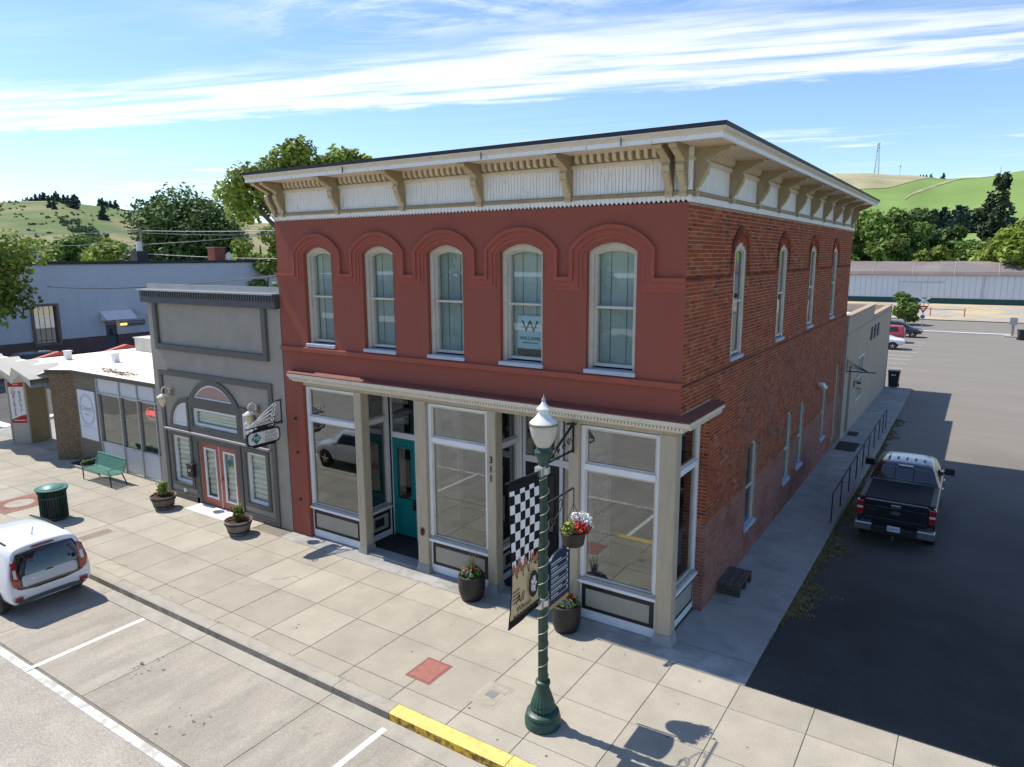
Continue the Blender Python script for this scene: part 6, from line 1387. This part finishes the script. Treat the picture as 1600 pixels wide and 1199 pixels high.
for y in (-.25, .25): decal('window_bar', cv, [(y - .012, 1.47), (y + .012, 1.47), (y + .012, 1.79), (y - .012, 1.79)], '-x', black, trk, .014, 1, 6)
decal('brake_light', cv, [(-.2, 1.83), (.2, 1.83), (.2, 1.865), (-.2, 1.865)], '-x', clearlens, trk, .014, 6, 2)
decal('windscreen', cv, [(4.38, -.68), (4.82, -.76), (4.82, .76), (4.38, .68)], '+z', tint_gl, trk, .006, 12, 10)
for k in range(5): decal('roof_marker', cv, [(2.85, -.48 + .24 * k - .03), (3.15, -.48 + .24 * k - .03), (3.15, -.48 + .24 * k + .03), (2.85, -.48 + .24 * k + .03)], '+z', mat('roof marker', (.03, .03, .035), .3), trk, .012, 3, 2)
decal('roof_sheen', cv, [(2.58, -.60), (3.9, -.62), (3.9, .62), (2.58, .60)], '+z', mat('painted roof sheen', (.18, .20, .24), .25, .04, 1, metal=.6, coat=1), trk, .004, 12, 10)  # silvery sheet on the black roof, with the sky's reflection put into its colour
arches(tv, trk, (1.18, 4.85), .39, 1)
for x in (1.18, 4.85):
    for y in (.99, -.99): wheel(trk, x, y, .39, .26)
# --- simple parked cars far across the lot and behind the office
def suv(label, x, y, rz, z, m, L=4.6, H=1.68, w=.93, pick=False, group=None):
    t = thing('parked_car', label, 'car', (x, y, z), rz, group=group); k = L / 4.6; r0 = [.08, .02, 0, 0, .04, .2, .32, .42, .44]
    if pick: R_ = [half(.05, .5, .88, 1.05, .86, 1.12), half(.1, .46, w, 1.05, .88, 1.14), half(1.9, .45, w, 1.05, .88, 1.14), half(1.95, .45, w, 1.06, .70, 1.60), half(2.2, .45, w, 1.06, .70, H), half(3.2, .45, w, 1.06, .70, H), half(3.5, .45, w, 1.06, .70, H - .1), half(4.1, .45, w, 1.05, .74, 1.14), half(5.0, .47, w - .02, 1.0, .74, 1.06), half(5.3, .52, w - .12, .9, .66, .95), half(5.35, .6, w - .2, .85, .6, .9)]
    else: R_ = [half(.03, .42, w - .1, 1.02, .58, H - .1, r0), half(.1, .36, w - .01, 1.02, .68, H - .04, r0), half(.6 * k, .34, w, 1.02, .70, H), half(2.3 * k, .34, w, 1.02, .71, H), half(2.75 * k, .34, w, 1.0, .70, H - .06), half(3.45 * k, .34, w, 1.0, .72, 1.08), half(4.2 * k, .36, w - .03, .92, .70, .98), half(4.5 * k, .4, w - .12, .8, .6, .86), half(4.6 * k, .46, w - .22, .7, .5, .76)]
    _, bv = body('body', R_, m, t); xe = R_[-1][0][0]; x0, x1 = (2.1, 3.75) if pick else (.55 * k, 3.1 * k)
    for ax in ('+y', '-y'): decal('side_window', bv, [(x0, 1.08), (x1, 1.06), (x1 - .45, H - .14), (x0 + .2, H - .13)], ax, tint_gl, t, .006, 14, 6)
    decal('rear_window', bv, [(-.66, 1.12), (.66, 1.12), (.56, H - .14), (-.56, H - .14)], '-x', tint_gl, t, .01, 12, 6)
    decal('windscreen', bv, [(x1 - .25, -.6), (x1 + .22, -.66), (x1 + .22, .66), (x1 - .25, .6)], '+z', tint_gl, t, .006, 10, 10)
    for s in (-1, 1): decal('taillight', bv, [(s * .68, .85), (s * .86, .85), (s * .84, 1.12), (s * .70, 1.12)], '-x', redlens, t, .015, 5, 5); decal('headlight', bv, [(s * .5, .72), (s * .74, .74), (s * .74, .88), (s * .5, .86)], '+x', clearlens, t, .015, 5, 4)
    decal('grille', bv, [(-.42, .55), (.42, .55), (.42, .80), (-.42, .80)], '+x', black, t, .01, 8, 5); decal('number_plate', bv, [(-.17, .68), (.17, .68), (.17, .82), (-.17, .82)], '-x', white, t, .02, 3, 3)
    xa = (.95, 4.35) if pick else (.82 * k, 3.75 * k); arches(bv, t, xa, .36, w)
    for x_ in xa:
        for y_ in (w + .01, -w - .01): wheel(t, x_, y_, .36, .23)
    return t
suv('white pickup nosing out past the far corner of the annex', -6.05, 62.6, 0, lotz(62), mat('plain white paint', (.72, .73, .75), .25, .02, 1, coat=1), pick=True, H=1.78, w=.95)
suv('red sport utility car parked between the white pickup and a dark one', -1.15, 68.6, PI, lotz(68), mat('red car paint', (.42, .035, .035), .25, .03, 1, coat=1), L=4.7, H=1.75)
suv('dark grey sport utility car parked farthest along the row near the bush', -4.75, 74.6, 0, lotz(74), mat('dark blue grey paint', (.018, .022, .035), .22, .03, 1, coat=1), L=4.7, H=1.7)
suv('dark car parked on the side street behind the red roof trim', -51.5, 8.6, PI / 2 + .1, -.15, mat('graphite paint', (.03, .033, .04), .22, .03, 1, coat=1), L=4.8, H=1.62)

# ================================================================== TREES
tree('street_tree', 'leafy yellow green street tree in front of the blue hall window', (-53.6, 8.0, -.1), 11.4, 4.5, 4200, .24, leafy, 41, base=.32, nb=26, trunk=.22, clump=.34, shell=.25)
tree('maple_tree', 'huge round dark green tree behind the blue hall roof', at(-57.4, 100, -1), 18.0, 7.6, 42000, .29, leafd, 42, base=.06, nb=80, trunk=.5, clump=.36, shell=.35)
GT = 'trees behind the blue hall'
tree('tree', 'low pale green tree behind the roof vent boxes', at(-66.8, 120, -1), 12.2, 4.6, 6500, .40, leafy, 43, base=.1, nb=16, group=GT, clump=.42)
tree('tree', 'rounded mid green tree left of the huge dark one', at(-64.4, 125, -1), 13.6, 6.0, 9000, .42, leafg, 44, base=.1, nb=18, group=GT, clump=.42)
tree('tree', 'smaller light green tree nestled against the huge dark one', at(-61.9, 112, -1), 12.2, 4.6, 6500, .40, leafy, 45, base=.1, nb=16, group=GT, clump=.42)
tree('tree', 'pale feathery tree right of the red chimney', at(-52.6, 84, -1), 13.4, 3.6, 4200, .30, leafy, 46, base=.1, nb=20, group=GT, clump=.38)
conifer('shrub_conifer', 'small blue green conifer against the red wall corner', at(-51.3, 70, -1), 9.4, 1.9, 2600, .22, leafg, 47, trunk=.15)
t = thing('locust_tree', 'tall open crowned tree leaning out left above the cornice', 'tree', at(-49.6, 47, -.5)); sp_r, fwd_ = rt, Vector((math.sin(math.radians(-49.6)), math.cos(math.radians(-49.6)), 0)); side_ = Vector((fwd_.y, -fwd_.x, 0))
def lt(s, z, d=0): v = side_ * s + fwd_ * d; return (v.x, v.y, z + .5)
lb_ = [((-3.9, 11.9, 0), 1.0), ((-3.2, 11.0, .6), 1.2), ((-3.0, 12.8, -.4), 1.1), ((-2.0, 12.2, .5), 1.3), ((-1.6, 13.3, 0), 1.0), ((-.6, 13.9, .3), 1.2), ((.2, 14.5, -.3), 1.0), ((-1.2, 11.3, .6), 1.2), ((.6, 13.4, .5), 1.1), ((1.6, 13.7, -.2), .8), ((2.5, 14.2, 0), .85), ((3.4, 14.15, .3), .8), ((4.1, 13.8, 0), .7), ((.6, 11, -.3), 1.2), ((2.6, 12.6, .2), 1.2)]
mb = MB(); mb.tube([lt(1.5, -.5), lt(.9, 4), lt(-.2, 7.5), lt(-1.0, 9.6), lt(-1.9, 12)], [.5, .42, .34, .25, .08], 8)
for k in (0, 2, 6, 7): (s, z, d), r = lb_[k]; mb.tube([lt(-.9, 9.3), lt((s - .9) / 2, (z + 9.3) / 2 + .3, d / 2), lt(s, z, d)], [.2, .12, .03], 6)
for k in (10, 12, 13): (s, z, d), r = lb_[k]; mb.tube([lt(.3, 6.5), lt((s + .3) / 2, (z + 6.5) / 2 + 1, d / 2), lt(s, z, d)], [.25, .15, .03], 6)
mb.build('trunk', bark, t, smooth=True)
link('crown', leaf_mesh('crown', [(lt(s, z, d), (r, r, r * .8)) for (s, z, d), r in lb_], 6200, .19, leafy, 48, shell=.2), t)
GR = 'broadleaf trees behind the warehouse'
for az, dist, h, rad, m, sd, lab, n in ((-9.2, 170, 19.5, 7, leafd, 51, 'dark green tree partly hidden by the brick building corner', 5000), (-7.3, 162, 20.0, 5.6, leafg, 52, 'tall green tree just right of the cornice end', 7500), (-5.2, 160, 18.6, 5.8, leafg, 53, 'broad green tree behind the leaning pole', 7500), (-3.9, 172, 18.4, 5.0, leafd, 54, 'darker green tree with a rounded top below the field', 5500), (-3.0, 155, 12.2, 4.0, leafy, 55, 'bright yellow green maple low above the warehouse roof', 4500), (-1.7, 175, 15.5, 5.2, leafd, 56, 'dark tree between the bright maple and the tall conifer', 5000), (-.3, 168, 13.5, 4.2, leafg, 57, 'brownish green tree at the foot of the tall conifer', 4200), (.95, 158, 12.5, 4.6, leafy, 58, 'bright green tree low in front of the conifer', 5200), (2.3, 152, 16.0, 5.4, leafy, 59, 'light green tree at the picture edge right of the conifer', 6500), (3.9, 165, 17, 6, leafg, 60, 'green tree farthest along the row beyond the conifer', 3000)):
    tree('tree', lab, at(az, dist, -1), h, rad, n, .50, m, sd, base=.05, nb=24, group=GR, clump=.42, trunk=.3)
conifer('spruce_tree', 'tall ragged dark conifer standing above the broadleaf trees', at(.45, 195, -1), 29.0, 6.6, 9500, .60, leafc, 61, ragged=.5)
tree('round_bush', 'round leafy bush beside the railroad crossing sign', (-2.9, 90.5, -.9), 4.5, 2.1, 2600, .22, leafg, 62, base=.02, nb=14, trunk=.06, cat='bush', clump=.45)

# ================================================================== HILLS
EP = [(-180, 2.4), (-110, 3.0), (-75, 3.25), (-68.5, 3.42), (-65.3, 3.66), (-61.6, 3.2), (-57, 2.75), (-52, 2.45), (-45, 2.9), (-30, 3.6), (-15, 4.9), (-9.4, 5.42), (-6.8, 5.33), (-4.5, 5.05), (-2.5, 4.72), (0, 4.78), (1.7, 5.05), (6, 5.7), (20, 5), (40, 3), (180, 2.4)]
def hill_z(az, d, Dr):
    E = np.interp(az, [e[0] for e in EP], [e[1] for e in EP]); t = min(1, max(0, (d - 230) / (Dr - 230))); s = t * t * (3 - 2 * t) if d <= Dr else 1 - .25 * (d - Dr) / 500
    return -1.2 + (9.2 + Dr * math.tan(math.radians(E))) * s * (1 + .035 * math.sin(az * .9 + d * .013) * (1 - t) + .02 * math.sin(az * 2.3) * (1 - t))
def hill(name, a0, a1, Dr, m):
    mb = MB(); na, ndd = int((a1 - a0) / .5), 30; ds = [230 + (Dr - 230) * k / 24 for k in range(25)] + [Dr + 100 * k for k in range(1, 6)]
    for i in range(na + 1):
        a = a0 + (a1 - a0) * i / na
        for d in ds: mb.v.append(at(a, d, hill_z(a, d, Dr)))
    for i in range(na):
        for j in range(len(ds) - 1): q = i * len(ds) + j; mb.f.append((q, q + 1, q + len(ds) + 1, q + len(ds))); mb.m.append(0)
    mb.build(name, m, None, smooth=True, ang=180, kind='structure')
def hill_material(name, green, tan, lo, hi, sc, track=False):
    m = mat(name, green, .95, .14, .012, .0, col2=tan, c2amt=1., c2s=sc, c2lo=lo, c2hi=hi, spec=.1); return m
hill('hill', -30, 180, 900, hill_material('green wheat field', (.19, .285, .085), (.30, .30, .13), .60, .66, .0042))
hill('hill', -180, -30, 1100, hill_material('olive pasture', (.13, .18, .07), (.27, .235, .13), .42, .58, .009))
GC = 'dark conifers on the left hill'
cme = None; first = None
RC = random.Random(8)
def hill_tree(az, el_d, h, lab, grp, dist=None):
    global first
    Dr = 1100 if az < -30 else 900
    d = el_d; p_ = at(az, d, hill_z(az, d, Dr) - .5)
    if first is None: first = conifer('hill_conifer', lab, p_, 14, 4.0, 420, 1.5, mat('far conifer green', (.045, .075, .060), .9, .1, .1, tint=.3), 70, group=grp); first.scale = (h / 14,) * 3; return
    o = dup(first, None, p_, RC.uniform(0, 6), lab, h / 14 * RC.uniform(.8, 1.2)); o['group'] = grp
for a0, a1, d0, d1, n, lab in ((-67.2, -65.2, 1060, 930, 17, 'small dark conifer in the long row near the crest of the left hill'), (-64.9, -64.1, 1060, 1010, 8, 'dark conifer in the short clump on the crest of the left hill'), (-65.3, -64.5, 900, 820, 9, 'dark conifer in the clump halfway down the left hill'), (-62.9, -61.9, 1000, 940, 9, 'dark conifer in the clump beside the huge dark tree'), (-65.75, -65.55, 770, 740, 2, 'conifer of the lone pair low on the left hill')):
    for k in range(n):
        q = k / max(1, n - 1); hill_tree(a0 + (a1 - a0) * q + RC.uniform(-.05, .05), d0 + (d1 - d0) * q + RC.uniform(-15, 15), RC.uniform(6, 10.5), lab, GC)
hill_tree(-64.35, 790, 13, 'single conifer standing at mid height on the left hill', GC); hill_tree(-62.75, 700, 14, 'single conifer low on the left hill near the huge dark tree', GC)
sb_ = []
for k in range(110):
    q = RC.random(); az = -65.2 + 2.6 * q + RC.uniform(-.25, .25); d = 640 - 150 * q + RC.uniform(-40, 60); sb_.append((at(az, d, hill_z(az, d, 1100) + .8), (RC.uniform(.9, 2.2),) * 2 + (RC.uniform(.6, 1.3),)))
for k in range(130):
    az = RC.uniform(-68.6, -58.5); d = 470 + 520 * ((math.sin(az * 2.1) + 1) / 2 * .5 + RC.random() * .5); sb_.append((at(az, d, hill_z(az, d, 1100) + .5), (RC.uniform(.7, 1.9),) * 2 + (RC.uniform(.5, 1.1),)))
link('hillside_scrub', leaf_mesh('hillside_scrub', sb_, 5000, .9, mat('scrub green', (.085, .125, .060), .9, .1, .1, tint=.3), 75), None, kind='stuff')
def land(name, pts, m):                         # strip of land lying on the hill: (azimuth, near, far)
    mb = MB()
    for a, d0, d1 in pts:
        for q in np.linspace(0, 1, 9): d = d0 + (d1 - d0) * q; mb.v.append(at(a, d, hill_z(a, d, 900) + .3))
    for i in range(len(pts) - 1):
        for j in range(8): k = i * 9 + j; mb.f.append((k, k + 1, k + 10, k + 9)); mb.m.append(0)
    mb.build(name, m, None, kind='structure', smooth=True, ang=180)
tanl = mat('bare tan hilltop', (.36, .32, .19), .95, .2, .02, col2=(.21, .27, .10), c2amt=.8, c2s=.03)
land('bare_hilltop', [(a, 900 - 285 * max(0, math.sin(PI * (a + 12.5) / 9.7)) ** .6 - 2, 905) for a in np.linspace(-11, -2.85, 24)], tanl)
land('farm_track', [(a, 560 + 330 * ((a + 5) / 6.8) ** .8, 560 + 330 * ((a + 5) / 6.8) ** .8 + 9 + 7 * (a + 5)) for a in np.linspace(-4.95, 1.8, 30)], tanl)
GP = 'pines along the foot of the right hill'
for k in range(30): hill_tree(-3.2 + 4.3 * k / 29 + RC.uniform(-.06, .06), 455 + RC.uniform(-8, 8), RC.uniform(10, 14), 'small dark pine in the row below the green field', GP)
for az in (-4.1, -3.75, -3.9, -3.45, -2.9, -2.75): hill_tree(az, 880, RC.uniform(4, 8), 'tiny dark tree on the crest of the right hill', 'bushes on the crest of the right hill')
def mast(name, label, az, d, h, w):
    z0 = hill_z(az, d, 900); t = thing(name, label, 'radio mast', at(az, d, z0)); ls = []
    for sx in (-1, 1):
        for sy in (-1, 1): MB().bar((sx * w, sy * w, -1), (sx * w * .22, sy * w * .22, h), .34, .34).build('mast_leg', steel, t)
    br = MB(); n = 9
    for k in range(n):
        z, z2 = h * k / n, h * (k + 1) / n; a, b = w * (1 - .78 * k / n), w * (1 - .78 * (k + 1) / n)
        for s in (-1, 1): br.bar((s * a, -a, z), (-s * b, -b, z2), .2, .2).bar((-a, s * a, z), (-b, -s * b, z2), .2, .2)
    br.build('mast_bracing', steel, t, kind='stuff')
    for z, s in ((h - 1, 1), (h - 2.5, -1), (h - 5, 1), (h - 8, -1)): MB().box(s * .3, -.5, z - .6, s * 1.6, .5, z + .6).build('antenna', steel, t)
mast('lattice_mast', 'tall steel lattice radio mast on top of the green hill', -6.8, 890, 35, 2.4); t = thing('radio_pole', 'thin short pole right of the lattice mast on the hill', 'radio mast', at(-5.35, 890, hill_z(-5.35, 890, 900))); MB().bar((0, 0, -1), (0, 0, 13), .35, .35).box(-.6, -.3, 11, .6, .3, 13).build('pole', steel, t)

# ================================================================== POLES AND WIRES
polem = mat('pole wood', (.20, .17, .14), .9, .2, 3)
up1 = thing('utility_pole', 'leaning grey utility pole with a transformer behind the warehouse', 'utility pole', at(-4.85, 168, -1)); MB().tube([(0, 0, 0), (.55, 0, 12.4)], [.2, .14], 8).build('pole', polem, up1); MB().tube([(-.35, -.3, 8.6), (-.3, -.3, 10.0)], .42, 10).build('transformer', steel, up1); MB().bar((-.6, 0, 12.0), (1.6, 0, 12.1), .15, .15).build('crossarm', polem, up1)
up2 = thing('utility_pole', 'utility pole with a crossarm rising behind the blue hall flue', 'utility pole', at(-60.55, 92, -1)); MB().tube([(0, 0, 0), (0, 0, 12.6)], [.2, .13], 8).build('pole', polem, up2); MB().bar((-.5, -1.2, 12.1), (.5, 1.2, 12.1), .14, .14).build('crossarm', polem, up2)
wirem = mat('pale wire', (.24, .24, .24), .5); wired = mat('black cable', (.02, .02, .022), .5)
def wire(label, a, b, sag, r, m, grp=None):
    a, b = Vector(a), Vector(b); o = MB().tube([a.lerp(b, q) - Vector((0, 0, sag * 4 * q * (1 - q))) for q in np.linspace(0, 1, 18)], r, 4).build('overhead_wire', m); tag(o, label, 'wire', grp)
for k, (z1, z2, az) in enumerate(((11.15, 10.9, -45), (10.9, 10.4, -45), (9.6, 11.2, -45), (8.6, 7.9, -45))):
    wire(('top', 'second', 'third, rising', 'lowest')[k] + ' pale wire running right from the pole behind the blue hall', at(-60.55, 92, z1), at(az, 70, z2), .25, .035, wirem, 'wires behind the blue hall')
for k, (z1, z2) in enumerate(((11.1, 10.4), (9.9, 9.2))): wire(('upper', 'lower')[k] + ' pale wire running left from the pole behind the blue hall', at(-60.55, 92, z1), at(-74, 80, z2), .3, .03, wirem, 'wires behind the blue hall')
wire('black cable sagging across the blue hall wall to the red building', (-60.8, 15.5, 5.75), (-11.76, 2.6, 7.7), .35, .035, wired)
wire('thin wire from the warehouse pole towards the brick building', at(-4.85, 168, 11.0), at(-12, 150, 8.6), .3, .035, wirem)

# ================================================================== THE OTHER SIDE OF THE STREET (seen only in the window reflections)
sheet('pavement', -60, 40, [-30, -24], lambda y: -.02, walkm)
op = thing('opposite_shop', 'pale two storey shop row across the main street mirrored in the windows', 'building', (-20, -36, 0), world=True)
MB().box(-46, -42, 0, -9, -30, 6.2).build('front_wall', mat('opposite render', (.42, .39, .34), .9, .1, .5), op); MB().box(-46.3, -42, 6.2, -8.7, -29.6, 6.6).build('parapet', white, op)
for k in range(7): MB().box(-44 + 5 * k, -29.99, .6, -40.6 + 5 * k, -29.93, 2.9).build('shop_window', tint_gl, op)
MB().add([(-46, -29.6, 3.3), (-9, -29.6, 3.3), (-9, -28.4, 2.9), (-46, -28.4, 2.9)], [(0, 1, 2, 3)]).build('awning', mat('opposite awning', (.5, .48, .44), .8), op)
for k, x in enumerate((-27.5, -16.5, -5.5)): tree('street_tree', ('first', 'second', 'third')[k] + ' round street tree on the opposite pavement seen only as a reflection', (x, -26.5, 0), 8.5, 3.0, 1600, .30, leafg, 80 + k, base=.28, nb=14, trunk=.14, group='street trees mirrored in the windows', clump=.42)

# ------------------------------------------------------------------ wear on the pavement
ck = MB(); RK = random.Random(77)
def crack(x, y, a, n, st):
    for k in range(n):
        a += RK.gauss(0, .55); x2, y2 = x + st * math.cos(a), y + st * math.sin(a); w = RK.uniform(.003, .008)
        if not (-4.4 < y2 < -.05): break
        nx, ny = -math.sin(a) * w, math.cos(a) * w
        ck.add([(x - nx, y - ny, .0045), (x2 - nx, y2 - ny, .0045), (x2 + nx, y2 + ny, .0045), (x + nx, y + ny, .0045)], [(0, 1, 2, 3)]); x, y = x2, y2
for q in ((-.9, -.2, -.4, 12, .09), (.1, -.1, -1.2, 9, .08), (-1.6, -.35, .2, 12, .08), (1.3, -.1, -2.4, 10, .08), (-6.0, -.25, .1, 16, .09), (-7.4, -.1, -1.0, 7, .07), (-13.6, -4.2, 1.1, 10, .09), (-9.7, -2.4, .4, 9, .1)): crack(*q)
ck.build('pavement_cracks', joint, None, kind='stuff')
gm = MB()
for k in range(80):
    x, y = RK.uniform(-24, 6), RK.uniform(-4.4, -.1); r = RK.uniform(.012, .03); gm.add([(x + r * RK.uniform(.7, 1.2) * math.cos(t), y + r * RK.uniform(.7, 1.2) * math.sin(t), .0042) for t in np.linspace(0, 2 * PI, 7)[:-1]], [tuple(range(6))])
gm.build('gum_spots', stm, None, kind='stuff')
wd_ = MB()
for k in range(420):
    if k % 3: x = RK.uniform(-20, 2); y = -4.475 + RK.gauss(0, .012)
    else: x = RK.choice([-12.7, -8.86, -14.0, -10.2, -4.95, -15.2]) + RK.gauss(0, .12); y = -4.47 + RK.gauss(0, .03)
    r = RK.uniform(.01, .035); a = RK.uniform(0, 6)
    wd_.add([(x, y, .004), (x + r * math.cos(a), y + r * math.sin(a), .006 + RK.uniform(0, .02)), (x + r * .5 * math.cos(a + .9), y + r * .5 * math.sin(a + .9), .005)], [(0, 1, 2)])
wd_.build('dry_weeds', mat('dry weed', (.30, .20, .09), .95, .3, 9), None, kind='stuff')
